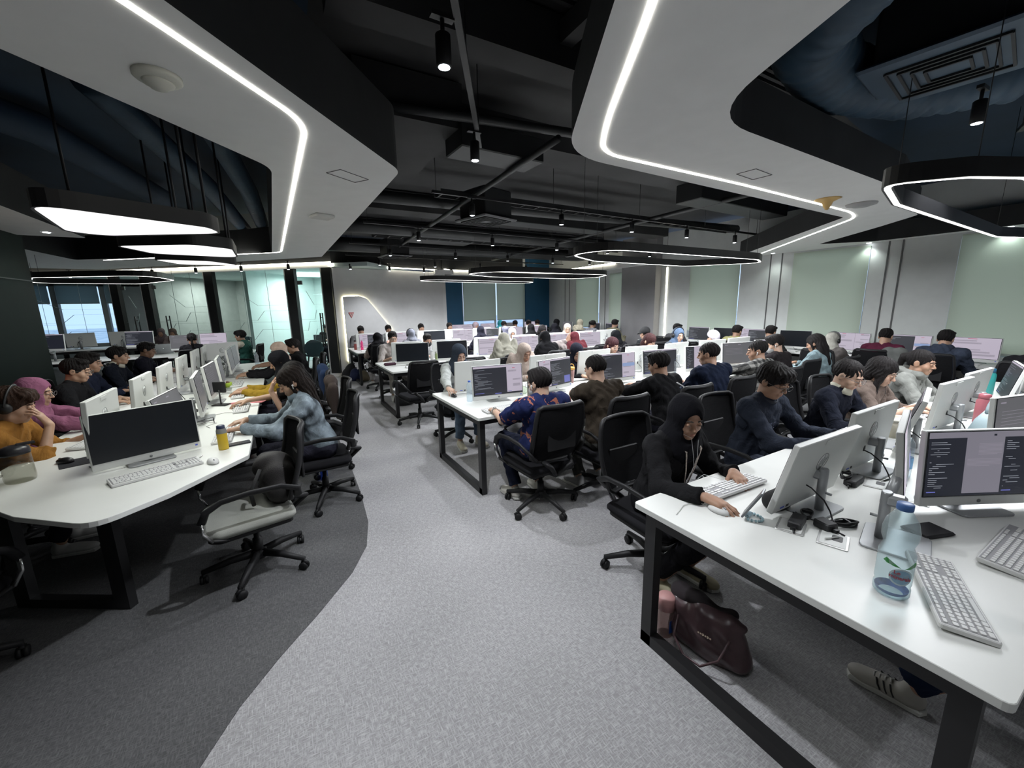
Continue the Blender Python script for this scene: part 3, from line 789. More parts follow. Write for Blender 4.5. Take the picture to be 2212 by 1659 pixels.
    for (p, l) in (((-2.24, 6.97), 'tiny bright downlight beside the dark green panel'), ((8.89, 4.77), 'tiny bright downlight over the right wall, nearest the oval ring lamp'),
                   ((9.03, 3.26), 'tiny bright downlight over the right wall, middle one'), ((9.03, 1.68), 'tiny bright downlight over the right wall, behind the big ring lamp')):
        o = MB().lathe([(0.001, 0), (0.03, 0), (0.034, 0.004)], 16).build('downlight', emis('downlight_lens', (0.9, 0.95, 1), 16), None, (p[0], p[1], 2.645)); tag(o, l, 'downlight', 'recessed downlights')
        lamp('SPOT', 'downlight_beam', (p[0]-0.02, p[1], 2.62), 9, (0.9, 1.0, 0.95), spot=120, blend=0.8, radius=0.03)
    # ducts, pipes and trays under the slab
    def ducts(pts, r, name, label, m, cat, rib=0, grp=None, n=14):
        P = []
        for i in range(len(pts)-1):
            a, b = Vector(pts[i]), Vector(pts[i+1]); q = max(2, int((b-a).length/(0.035 if rib else 0.5)))
            for k in range(q): P.append(a.lerp(b, k/q))
        P.append(Vector(pts[-1]))
        if rib:
            for _ in range(14): P = [P[0]]+[(P[i-1]+P[i]*2+P[i+1])/4 for i in range(1, len(P)-1)]+[P[-1]]
        rr = [r*(1+(0.07*math.sin(i*2.1)+0.02*math.sin(i*0.7) if rib else 0)) for i in range(len(P))]
        o = MB().tube(P, rr, n).build(name, m); tag(o, label, cat, grp); return o
    G = 'ducts and pipes under the dark slab'
    ducts([(0.7, 6.2, 3.25), (4.2, 5.9, 3.22), (8.9, 5.6, 3.25)], 0.085, 'round_duct', 'black round duct crossing the room above the second desk row', M_DUCT, 'duct', grp=G)
    ducts([(0.9, 8.1, 3.2), (5, 7.9, 3.15), (8.9, 8.3, 3.2)], 0.13, 'round_duct', 'black round duct crossing the room above the third desk row', M_DUCT, 'duct', grp=G)
    ducts([(1.0, 10.2, 3.15), (5, 10.4, 3.2), (8.6, 10.0, 3.15)], 0.16, 'round_duct', 'thick black round duct crossing the room near the back wall', M_DUCT, 'duct', grp=G)
    ducts([(0.9, 3.6, 3.3), (2.6, 3.35, 3.3), (6.6, 3.3, 3.32)], 0.04, 'service_pipe', 'thin black pipe crossing overhead before the first cassette', M_DUCT, 'pipe', grp=G)
    ducts([(2.2, 3.0, 3.07), (2.35, 6.5, 3.05), (2.6, 11.5, 3.05)], 0.03, 'service_pipe', 'thin black pipe running away towards the back wall', M_DUCT, 'pipe', grp=G)
    ducts([(5.6, 2.7, 3.1), (5.7, 6.5, 3.1), (5.9, 11.5, 3.1)], 0.035, 'service_pipe', 'thin black pipe running away right of the cassettes', M_DUCT, 'pipe', grp=G)
    ducts([(-0.9, 3.9, 3.2), (-0.55, 6.2, 3.15), (-0.35, 9.0, 3.15)], 0.10, 'round_duct', 'grey-blue round duct in the left ceiling opening, left of the pair', M_NAVY2, 'duct', grp=G)
    ducts([(-0.35, 3.9, 3.2), (-0.15, 6.2, 3.15), (-0.05, 9.0, 3.15)], 0.10, 'round_duct', 'grey-blue round duct in the left ceiling opening, right of the pair', M_NAVY2, 'duct', grp=G)
    ducts([(-2.6, 4.0, 3.3), (-1.6, 5.2, 3.25), (-1.2, 7.6, 3.25)], 0.13, 'round_duct', 'dim round duct at the far left of the left ceiling opening', M_NAVY, 'duct', grp=G)
    ducts([(2.35, 0.2, 3.22), (2.45, 1.0, 3.18), (2.75, 1.42, 3.16), (3.4, 1.55, 3.15), (4.1, 1.35, 3.16), (4.5, 0.95, 3.2)], 0.19, 'flexible_duct', 'fat wrinkled flexible duct in the right dark ceiling opening', M_NAVY2, 'duct', rib=1, grp=G, n=18)
    def cassette(p, rz, label, m, w=0.62, hang=0.35, sub=M_DUCT):
        t = thing('air_conditioner', label, 'air conditioner', p, rz, 'ceiling cassettes')
        MB().rbox((0, 0, 0.02), (w, w, 0.03), 0.02).build('face_frame', m, t)
        g = MB()
        for r in (0.24, 0.19, 0.14, 0.09):
            for s in (-1, 1):
                g.box((s*r, 0, -0.002), (0.014, 2*r, 0.012)); g.box((0, s*r, -0.002), (2*r, 0.014, 0.012))
        g.build('grille', sub, t)
        MB().rbox((0, 0, 0.04+hang/2), (w*0.82, w*0.82, hang), 0.02).build('unit_body', sub, t)
        return t
    pl = mat('dark_cassette', (0.06, 0.062, 0.065), 0.5)
    cassette((2.62, 5.25, 2.84), 0.3, 'black square ceiling cassette above the second desk row', pl)
    cassette((2.45, 9.6, 2.84), 0.1, 'black square ceiling cassette near the grey wall', pl)
    cassette((6.6, 8.0, 2.84), 0.1, 'black square ceiling cassette above the right part of the third desk row', pl)
    cassette((3.55, 1.02, 3.0), 0.15, 'grey-blue square ceiling cassette in the right dark opening', mat('blue_grey_metal', (0.055, 0.085, 0.12), 0.45), w=0.72)
    b = MB()
    b.box((1.15, 4.3, 3.42), (0.9, 1.4, 0.36)); b.box((4.2, 4.2, 3.5), (6.5, 0.5, 0.25)); b.box((4.5, 7.3, 3.45), (8, 0.45, 0.3)); b.box((4.5, 9.6, 3.45), (8, 0.45, 0.3))
    struct('ceiling_beams', b, M_SLAB)
    b = MB()
    for k in range(24): b.box((2.5+0.0*k, 0.9+0.065*k, 3.60), (3.6, 0.03, 0.04))
    b.box((1.9, 1.7, 3.5), (0.10, 1.8, 0.14)); b.box((2.7, 1.7, 3.5), (0.10, 1.8, 0.14)); b.box((2.2, 2.62, 3.45), (3.6, 0.22, 0.3))
    struct('ceiling_ribbed_deck', b, M_SLAB)
    for (c, d, l) in (((2.0, 3.75, 3.2), (0.9, 0.35, 0.22), 'black rectangular duct box hung just before the first cassette'),
                      ((4.6, 6.4, 3.2), (2.2, 0.35, 0.22), 'black rectangular duct box above the gap between second and third rows'),
                      ((6.3, 4.0, 3.2), (2.4, 0.4, 0.25), 'black rectangular duct box near the right white ceiling ring'),
                      ((3.2, 8.7, 3.2), (1.4, 0.5, 0.25), 'black rectangular duct box above the fourth desk row')):
        o = MB().rbox((0, 0, 0), d, 0.01).build('duct_box', M_DUCT, None, c, 0.05); tag(o, l, 'duct', G)
    tr = MB()
    for s in (-0.12, 0.12): tr.box((0, s, 0), (6.5, 0.015, 0.05))
    for k in range(26): tr.box((-3.2+0.256*k, 0, -0.015), (0.02, 0.24, 0.01))
    tag(tr.build('cable_tray', M_DUCT, None, (5.2, 5.35, 3.15), 0.02), 'black ladder cable tray above the second desk row', 'cable tray', G)
    tag(tr.build('cable_tray', M_DUCT, None, (5.0, 8.4, 3.1), 0.0), 'black ladder cable tray above the third desk row', 'cable tray', G)

def pendant_ring(poly, z, label, h=0.09, w=0.05, wires=(), power=30, rz=0):
    cx = sum(p[0] for p in poly)/len(poly); cy = sum(p[1] for p in poly)/len(poly)
    P = [(p[0]-cx, p[1]-cy) for p in poly]
    if area2(P) < 0: P = P[::-1]
    t = thing('ring_pendant_light', label, 'pendant light', (cx, cy, z), 0, 'black ring pendant lights')
    I = inset(P, w); n = len(P)
    b = MB()
    vs = [(x, y, 0) for x, y in P]+[(x, y, h) for x, y in P]+[(x, y, h) for x, y in I]+[(x, y, 0) for x, y in I]
    fs = []
    for k in range(n):
        j = (k+1) % n
        fs += [(k, j, n+j, n+k), (n+k, n+j, 2*n+j, 2*n+k), (2*n+k, 2*n+j, 3*n+j, 3*n+k), (3*n+k, 3*n+j, j, k)]
    b.add(vs, fs, 0); b.build('frame', M_RAIL, t)
    a1, a2 = inset(P, w*0.22), inset(P, w*0.78)
    b = MB(); b.add([(x, y, -0.001) for x, y in a1]+[(x, y, -0.001) for x, y in a2], [(k, n+k, n+(k+1) % n, (k+1) % n) for k in range(n)], 0)
    b.build('diffuser', emis('pendant_line', (1.0, 0.99, 0.95), 6.0), t)
    for k in range(4):
        x, y = P[int(n*(k+0.5)/4)]
        x *= 0.985; y *= 0.985
        MB().cyl((x, y, h), (x, y, 3.6-z), 0.0025, n=5).build('suspension_wire', M_RAIL, t)
    return t

def build_pendants():
    lit = emis('pendant_panel', (1.0, 0.985, 0.99), 1.15)
    def panel(poly, z, label, power):
        cx = sum(p[0] for p in poly)/len(poly); cy = sum(p[1] for p in poly)/len(poly)
        P = rpoly([(p[0]-cx, p[1]-cy) for p in poly], 0.13, 6)
        if area2(P) < 0: P = P[::-1]
        t = thing('triangular_pendant_light', label, 'pendant light', (cx, cy, z), 0, 'triangular pendant lights over the left bench')
        b = MB(); n = len(P); h = 0.085; I = inset(P, 0.012)
        vs = [(x, y, 0) for x, y in P]+[(x, y, h) for x, y in P]+[(x, y, 0) for x, y in I]
        b.add(vs, [(k, (k+1) % n, n+(k+1) % n, n+k) for k in range(n)]+[tuple(n+k for k in range(n))]+[(k, 2*n+k, 2*n+(k+1) % n, (k+1) % n) for k in range(n)], 0)
        b.build('shade', M_RAIL, t)
        MB().add([(x, y, 0.003) for x, y in I], [tuple(range(n))[::-1]]).build('diffuser', lit, t)
        for k in (0, n//3, 2*n//3): MB().cyl((P[k][0]*0.9, P[k][1]*0.9, h), (P[k][0]*0.9, P[k][1]*0.9, 3.45-z), 0.008, n=6).build('suspension_rod', M_RAIL, t)
        lamp('AREA', 'pendant_glow', (cx, cy, z-0.01), power*LAMPS['pend'], (0.96, 1.0, 0.93), size=0.42, size_y=0.42)
    panel([(-0.95, 2.76), (-1.08, 3.60), (-0.92, 3.72), (-0.25, 3.34), (-0.30, 3.12)], 2.2, 'lit triangular pendant light over the left bench, nearest', 3)
    panel([(-1.02, 4.20), (-0.88, 4.66), (-0.27, 4.76), (-0.26, 4.10), (-0.50, 3.92)], 2.2, 'lit triangular pendant light over the left bench, middle one', 6)
    panel([(-1.02, 5.10), (-0.84, 5.62), (-0.26, 5.52), (-0.54, 5.12)], 2.2, 'lit triangular pendant light over the left bench, furthest', 9)
    z = 2.28
    def S(pts, k): return [(x*k, y*k) for x, y in pts]
    k = (1.7-z)/(1.7-2.2)
    pendant_ring(rpoly([(2.73, 3.27), (2.78, 2.98), (5.25, 2.93), (5.72, 3.2), (5.0, 3.93), (3.1, 3.88)] if False else S([(2.62, 3.42), (2.75, 2.92), (5.2, 2.94), (5.72, 3.18), (5.05, 3.9), (3.3, 3.82)], k), 0.45, 7), z, 'black ring lamp with two lit edges over the second desk row')
    pendant_ring(rpoly(S([(2.5, 5.9), (2.9, 5.35), (5.1, 5.45), (5.35, 6.0), (5.1, 6.5), (3.2, 6.4)], k), 0.4, 6), z, 'thin black ring lamp over the third desk row')
    pendant_ring(rpoly(S([(2.3, 7.5), (2.6, 7.25), (4.9, 7.5), (5.0, 7.95), (4.7, 8.1), (2.5, 7.8)], k), 0.35, 6), z, 'thin black ring lamp over the fourth desk row, lowest looking')
    k2 = (1.7-z)/(1.7-2.2)
    pendant_ring(rpoly(S([(2.98, 1.0), (2.38, 0.86), (2.6, 0.62), (2.87, 0.50), (5.9, 0.42), (6.3, 0.85), (5.4, 1.10)], k2), [0.2, 0.3, 0.2, 0.2, 0.4, 0.3, 0.3], 6), z, 'big black ring lamp with bright edges at the upper right')
    pendant_ring(rpoly([(-4.0, 11.2), (-3.4, 9.6), (-1.75, 8.7), (-1.6, 9.9), (-2.4, 11.3)], 0.4, 6), 2.3, 'dark ring lamp before the city window at the left')
    # the light these lamps throw on the desks
    for (x, y, sx, sy, e) in ((4.8, 3.9, 3.2, 0.7, 80), (4.6, 6.8, 2.8, 0.8, 72), (4.3, 8.9, 2.8, 0.6, 66), (4.9, 0.95, 3.2, 0.5, 42), (-2.8, 10.2, 1.8, 1.2, 22)):
        lamp('AREA', 'ring_glow', (x, y, z-0.02), e*LAMPS['pend'], (0.93, 0.96, 1.0), size=sx, size_y=sy)
# ------------------------------------------------------------------ furniture and equipment
M_DESK = mat('white_desk_laminate', (0.74, 0.75, 0.72), 0.35, var=0.015, spec=0.4)
M_STEEL = mat('black_powder_steel', (0.016, 0.016, 0.017), 0.4, var=0.1)
M_PLW = mat('white_monitor_plastic', (0.66, 0.67, 0.65), 0.4, var=0.015)
M_SILV = mat('silver_stand', (0.34, 0.35, 0.36), 0.35, 0.4, var=0.04)
M_KEY = mat('white_keyboard', (0.68, 0.68, 0.67), 0.45, var=0.02)
M_KEYG = mat('keyboard_gap', (0.30, 0.30, 0.31), 0.6)
M_CHAIR = mat('black_chair_plastic', (0.014, 0.014, 0.015), 0.5, var=0.1, spec=0.3)
M_MESHB = mat('black_mesh_fabric', (0.009, 0.009, 0.010), 0.9, spec=0.1, var=0.2, scale=40, bump=0.4, bscale=320, stretch=(1, 1, 2.5))
M_SEAT = mat('black_seat_fabric', (0.014, 0.014, 0.016), 0.9, spec=0.1, var=0.15, bump=0.15, bscale=300)
M_CHROME = mat('polished_arm_metal', (0.62, 0.62, 0.62), 0.2, 0.95)
M_CABLE = mat('black_cable', (0.012, 0.012, 0.013), 0.45)
M_SCR = mat('dark_screen_glass', (0.010, 0.012, 0.016), 0.22, var=0.02, spec=0.5)

def desk(name, label, x0, x1, y0, y1, legs, cat='desk', group=None, zt=0.75):
    cx, cy = (x0+x1)/2, (y0+y1)/2
    t = thing(name, label, cat, (cx, cy, 0), 0, group)
    w, d = x1-x0, y1-y0
    MB().slab(rrect(w, d, 0.02, 3), zt-0.028, zt, 0.002).build('desktop', M_DESK, t)
    b = MB(); h = zt-0.03
    for s in (-1, 1): b.box((0, s*(d/2-0.10), h-0.03), (w-0.1, 0.05, 0.06))
    b.build('beam', M_STEEL, t)
    for lx in legs:
        b = MB(); x = lx-cx; q = 0.06
        hy = d/2-0.05
        b.box((x, -hy+q/2, h/2), (0.05, q, h)).box((x, hy-q/2, h/2), (0.05, q, h)).box((x, 0, 0.03), (0.05, 2*hy-0.001, q)).box((x, 0, h-0.03), (0.049, 2*hy-0.001, q))
        b.build('leg_frame', M_STEEL, t)
    return t

def build_desks():
    desk('bench_desk', 'long white bench desk with black loop legs at the right foreground', 1.40, 6.95, 0.10, 1.29, (1.46, 3.2, 5.0, 6.85), group='white bench desks')
    desk('bench_desk', 'second white bench desk, the man in the floral shirt at its end', 1.40, 6.95, 3.07, 4.30, (1.46, 3.2, 5.0, 6.85), group='white bench desks')
    desk('bench_desk', 'third white bench desk from the camera, an empty chair at its left end', 1.40, 6.95, 6.15, 7.42, (1.46, 3.2, 5.0, 6.85), group='white bench desks')
    desk('bench_desk', 'fourth white bench desk, furthest one reaching the aisle, bags at its left leg', 1.40, 7.2, 9.38, 10.72, (1.46, 3.2, 5.0, 7.1), group='white bench desks')
    desk('long_desk', 'white desk along the right wall under the roller blinds', 8.25, 9.04, 0.2, 7.7, (8.4, 8.9), cat='desk')
    desk('long_desk', 'white desk along the blue back wall under the window', 4.95, 8.3, 12.25, 12.93, (5.1, 8.2), cat='desk')
    desk('long_desk', 'white desk in the alcove beyond the grey pillar', 8.45, 9.04, 9.1, 12.0, (8.6, 8.9), cat='desk')
    # dividing cabinet line at the end of the third row seen above the monitors
    # left bench with an angled near end
    out = [(-0.28, 8.9), (-1.62, 8.9), (-1.62, 3.25), (-1.22, 2.75), (-0.86, 2.44), (-0.62, 2.66), (-0.28, 3.12)]
    poly = rpoly([(x+0.95, y-5.7) for x, y in out], [0.02, 0.02, 0.2, 0.05, 0.12, 0.05, 0.06], 5)
    t = thing('angled_bench_desk', 'white left bench desk with a pointed near end', 'desk', (-0.95, 5.7, 0))
    MB().slab(poly, 0.722, 0.75, 0.002).build('desktop', M_DESK, t)
    b = MB(); b.box((-0.5, 0.4, 0.69), (0.05, 5.4, 0.06)).box((0.5, 0.4, 0.69), (0.05, 5.4, 0.06)).build('beam', M_STEEL, t)
    def frame(A, B, w=0.09):
        a = Vector((A[0]+0.95, A[1]-5.7, 0)); c = Vector((B[0]+0.95, B[1]-5.7, 0)); d = c-a
        T = Matrix.Translation(a) @ Matrix.Rotation(math.atan2(d.y, d.x), 4, 'Z'); L = d.length
        b = MB(); b.box((w/2, 0, 0.36), (w, 0.05, 0.72), T=T).box((L-w/2, 0, 0.36), (w, 0.05, 0.72), T=T).box((L/2, 0, 0.03), (L-0.001, 0.049, 0.06), T=T).box((L/2, 0, 0.69), (L-0.001, 0.049, 0.06), T=T)
        b.build('leg_frame', M_STEEL, t)
    frame((-1.52, 3.30), (-0.93, 2.93)); frame((-1.55, 5.6), (-0.35, 5.6), 0.06); frame((-1.55, 8.7), (-0.35, 8.7), 0.06)
    # desks further back on the left
    desk('white_counter', 'white desk beyond the left bench, two dark code screens on it', -6.4, -2.2, 11.6, 12.6, (-6.3, -2.3))
    desk('white_counter', 'white desk behind the young man in the varsity jacket', -2.2, -0.6, 11.3, 12.1, (-2.1, -0.7))
    desk('white_counter', 'white desk near the city window with white screen backs', -7.2, -3.0, 13.6, 14.6, (-7.1, -3.1), zt=0.86)

def screen_mesh(kind):
    """what a screen shows: 0 off; others are windows with lines of text, laid on the panel"""
    key = 'screen_picture_%s' % kind
    if key in bpy.data.meshes: return bpy.data.meshes[key]
    rnd = random.Random(kind*77+3)
    b = MB(); W, H = 0.522, 0.290
    y = [-0.0165]
    def q(x0, z0, x1, z1, mi, dy):
        yy = -0.0165-dy*0.00015
        b.quad((x0, yy, z0), (x1, yy, z0), (x1, yy, z1), (x0, yy, z1), mi)
    def win(x0, z0, x1, z1, dark, seedn=0):
        q(x0, z0, x1, z1, 1 if dark else 0, 1)
        z = z1-0.02; col = 3 if dark else 2
        w = x1-x0
        if not dark:
            q(x0+w*0.38, z1-0.016, x0+w*0.56, z1-0.010, 4, 2)
        while z > z0+0.02:
            if dark:
                if rnd.random() < 0.75:
                    xa = x0+0.012+rnd.choice([0, 0, 0.015, 0.03]); xb = xa+rnd.uniform(0.02, 0.55)*w
                    xb = min(xb, x1-0.01); q(xa, z, xb, z+0.0022, col, 2)
                z -= 0.009
            else:
                r = rnd.random()
                if r < 0.45:
                    n = rnd.randint(2, 4); xa = x0+0.02+rnd.choice([0, w*0.3]); xb = min(x1-0.015, xa+w*rnd.uniform(0.4, 0.65))
                    q(xa-0.004, z-0.006*n, xb+0.004, z+0.006, 5, 2)
                    for k in range(n):
                        q(xa, z-0.0058*k, xb-(0.03 if k == n-1 else 0), z-0.0058*k+0.0022, 2, 3)
                    z -= 0.006*n+0.018
                else:
                    z -= 0.02
        q(x0+0.01, z0+0.006, x0+w*0.3, z0+0.011, 6, 2)
    X0, X1, Z0, Z1 = -W/2, W/2, 0.048, 0.048+H
    if kind == 0: pass
    elif kind == 1: win(X0, Z0+0.012, X0+W*0.68, Z1-0.02, True); q(X0, Z1-0.02, X1, Z1, 0, 1); win(X0+W*0.68, Z0+0.012, X1, Z1-0.02, False); q(X0, Z0, X1, Z0+0.012, 1, 1); q(-0.04, Z0+0.002, 0.03, Z0+0.01, 6, 2)
    elif kind == 2: win(X0, Z0, X0+W*0.6, Z1, False); win(X0+W*0.6+0.002, Z0, X1, Z1, False)
    elif kind == 3: win(X0, Z0, X1, Z1-0.012, True); q(X0, Z1-0.012, X1, Z1, 0, 1)
    elif kind == 4: win(X0, Z0, X0+W*0.34, Z1, False); win(X0+W*0.34, Z0, X1, Z1-0.015, True); q(X0+W*0.34, Z1-0.015, X1, Z1, 0, 1); q(X1-0.12, Z0+0.01, X1-0.02, Z0+0.09, 6, 3)
    elif kind == 5: win(X0, Z0, X0+W*0.63, Z1-0.012, True); q(X0, Z1-0.012, X1, Z1, 0, 1); win(X0+W*0.63, Z0, X1, Z1-0.012, False); q(X0+W*0.64, Z0+0.13, X1-0.004, Z0+0.17, 7, 4)
    elif kind == 6: win(X0, Z0, X0+W*0.25, Z1, True); win(X0+W*0.25, Z0, X0+W*0.5, Z1, True); q(X0+W*0.25, Z0, X0+W*0.51, Z1, 0, 2)
    elif kind == 7: win(X0, Z0, X1, Z1, False)
    elif kind == 8:
        q(X0, Z1-0.026, X1, Z1, 8, 1); win(X0, Z0+0.01, X0+W*0.33, Z1-0.026, True); win(X0+W*0.66, Z0+0.01, X1, Z1-0.026, True)
        q(X0+W*0.33, Z0+0.01, X0+W*0.66, Z1-0.026, 8, 1)
        xa, xb = X0+W*0.44, X0+W*0.645
        for k in range(9): q(xa+(0.0), Z1-0.055-0.006*k, xb-(0.02 if k == 8 else 0), Z1-0.053-0.006*k, 2, 3)
        for k in range(6): q(X0+W*0.35, Z1-0.125-0.006*k, xb-(0.05 if k == 5 else 0.0), Z1-0.123-0.006*k, 2, 3)
        q(X0+W*0.56, Z1-0.020, X0+W*0.585, Z1-0.012, 1, 3); q(X0, Z0, X1, Z0+0.01, 1, 1)
    elif kind == 9: q(X0, Z0, X1, Z1, 9, 1); q(X0+0.03, Z1-0.03, X0+0.08, Z1-0.022, 2, 2); q(0, Z1-0.03, 0.05, Z1-0.022, 2, 2); [q(X0+0.05, Z1-0.08-0.02*k, X1-0.18, Z1-0.078-0.02*k, 2, 2) for k in range(5)]
    if not b.v: b.quad((X0, -0.016, Z0), (X1, -0.016, Z0), (X1, -0.016, Z1), (X0, -0.016, Z1), 1)
    me = b.mesh(key)
    for m in SCRM: me.materials.append(m)
    return me
LV = 0.62
SCRM = [emis('screen_lavender', (0.74, 0.66, 0.80), LV), emis('screen_dark', (0.012, 0.014, 0.024), 0.8), emis('screen_text', (0.36, 0.33, 0.40), 0.7),
        emis('screen_code', (0.45, 0.48, 0.55), 0.6), emis('screen_pink', (0.75, 0.12, 0.22), 0.6), emis('screen_block', (0.56, 0.50, 0.61), LV),
        emis('screen_blue', (0.20, 0.22, 0.72), 0.6), emis('screen_skyblue', (0.33, 0.45, 0.75), 0.7), emis('screen_dim', (0.20, 0.19, 0.23), 0.9), emis('screen_grey', (0.115, 0.115, 0.125), 0.9)]

def hp_logo(b, mi_ring, mi_mark, r=0.033, y=0.0, z=0.0, sgn=1):
    """round badge with two slanted letter shapes"""
    T = Matrix.Translation((0, y, z)) @ Matrix.Rotation(R(90*sgn), 4, 'X')
    b.lathe([(0.0005, 0), (r, 0), (r, 0.0012), (0.0005, 0.0012)], 28, mi_ring, T)
    b.lathe([(r*0.95, 0.0012), (r*0.95, 0.0020), (r*1.03, 0.0020), (r*1.03, 0.0)], 28, mi_mark, T, cap=False)
    def bar(x0, z0, x1, z1, w=0.0042):
        d = Vector((x1-x0, z1-z0)); L = d.length; d.normalize(); n = Vector((-d.y, d.x))*w/2
        pts = [(x0+n.x, z0+n.y), (x0-n.x, z0-n.y), (x1-n.x, z1-n.y), (x1+n.x, z1+n.y)]
        b.slab([(p[0]*r/0.033, p[1]*r/0.033) for p in pts], 0.001, 0.0022, mi=mi_mark, T=T)
    s = 1
    bar(-0.020, -0.016, -0.006, 0.028); bar(-0.010, 0.010, 0.000, 0.010); bar(0.001, 0.008, -0.006, -0.016)
    bar(0.000, -0.028, 0.012, 0.012); bar(0.012, 0.012, 0.020, 0.010); bar(0.021, 0.009, 0.015, -0.012); bar(0.015, -0.013, 0.004, -0.013)

_mon = {}
def monitor(x, y, rz, label, kind=0, tilt=6, zb=0.03, group='white flat monitors', cable=True, desk_z=0.75, off=None):
    """screen faces local -y; whole thing stands on a flat foot"""
    if 'm' not in _mon:
        b = MB(); w, h = 0.545, 0.345
        b.rbox((0, 0, 0), (w, h, 0.026), 0.006, 0.003, T=Matrix.Translation((0, 0, h/2)) @ Matrix.Rotation(R(90), 4, 'X'))
        b.box((0.0, 0.0145, h-0.022), (0.11, 0.004, 0.022))
        _mon['m'] = b.mesh('monitor_case')
        b = MB(); b.box((0, -0.0145, 0.193), (0.531, 0.003, 0.298)); _mon['p'] = b.mesh('monitor_panel')
        b = MB(); hp_logo(b, 0, 1, 0.043, 0.0125, 0.215, -1)
        b.box((0.16, 0.0135, 0.02), (0.02, 0.002, 0.012), 2); b.box((0.20, 0.0135, 0.02), (0.03, 0.002, 0.008), 3)
        _mon['l'] = b.mesh('monitor_badge')
        b = MB(); hp_logo(b, 4, 4, 0.008, -0.0135, 0.020, 1); b.box((0.245, -0.0135, 0.024), (0.014, 0.002, 0.010), 3)
        _mon['f'] = b.mesh('monitor_front_badge')
        b = MB()
        b.lathe([(0.024, 0.0), (0.024, 0.195), (0.020, 0.20)], 18, 0, Matrix.Translation((0, 0.075, -0.025)), True, True, 0.75)
        b.rbox((0, 0.045, 0.145), (0.05, 0.06, 0.045), 0.01)
        b.cyl((0, 0.075, 0.065), (0, 0.115, 0.065), 0.006, n=8)
        _mon['s'] = b.mesh('monitor_column')
        b = MB(); b.slab(rrect(0.24, 0.20, 0.025, 4, 0, 0.03), -0.029, -0.020, 0.002); _mon['b'] = b.mesh('monitor_foot')
        b = MB(); b.tube([(0.055, 0.022, 0.10), (0.058, 0.06, 0.09), (0.05, 0.11, 0.05), (0.03, 0.13, 0.0), (0.05, 0.15, -0.024), (0.13, 0.14, -0.026)], 0.0035, 6)
        b.box((0.055, 0.022, 0.11), (0.014, 0.014, 0.03)); _mon['c'] = b.mesh('monitor_cable')
    t = thing('computer_monitor', label, 'monitor', (x, y, desk_z+zb), R(rz), group)
    def part(nm, me, mats, par=t):
        o = link(nm, me, mats, par); return o
    c = part('case', _mon['m'], M_PLW); c.rotation_euler = (R(-tilt), 0, 0)
    p = part('screen', _mon['p'], M_SCR); p.rotation_euler = (R(-tilt), 0, 0)
    if kind: part('picture', screen_mesh(kind), SCRM, p)
    l = part('badge', _mon['l'], [mat('bright_badge', (0.80, 0.81, 0.80), 0.25, spec=0.8), mat('badge_mark', (0.26, 0.27, 0.27), 0.4), mat('black_port', (0.02, 0.02, 0.02), 0.5), mat('blue_sticker', (0.08, 0.12, 0.55), 0.5)]); l.rotation_euler = (R(-tilt), 0, 0)
    f = part('front_badge', _mon['f'], [M_PLW, M_PLW, M_PLW, MATS['blue_sticker'], MATS['badge_mark']]); f.rotation_euler = (R(-tilt), 0, 0)
    s = part('stand_column', _mon['s'], M_SILV); b = part('foot', _mon['b'], M_SILV)
    if abs(zb-0.03) > 0.01:
        k = zb-0.03; b.location.z = -k; s.scale.z = 1.0; s.location.z = -k
    if off:
        dx, dy = off[0]-x, off[1]-y; c_, s_ = math.cos(R(rz)), math.sin(R(rz))
        lx, ly = dx*c_+dy*s_, -dx*s_+dy*c_
        for q in (s, b): q.location.x = lx; q.location.y = ly-0.075
        MB().tube([(lx, ly, 0.13), (-0.25, 0.02, 0.13), (-0.1, 0.02, 0.13)], 0.016, 8, flat=(0.02, 0.014)).build('arm', M_SILV, t); cable = False
    if cable: part('power_cable', _mon['c'], M_CABLE)
    return t

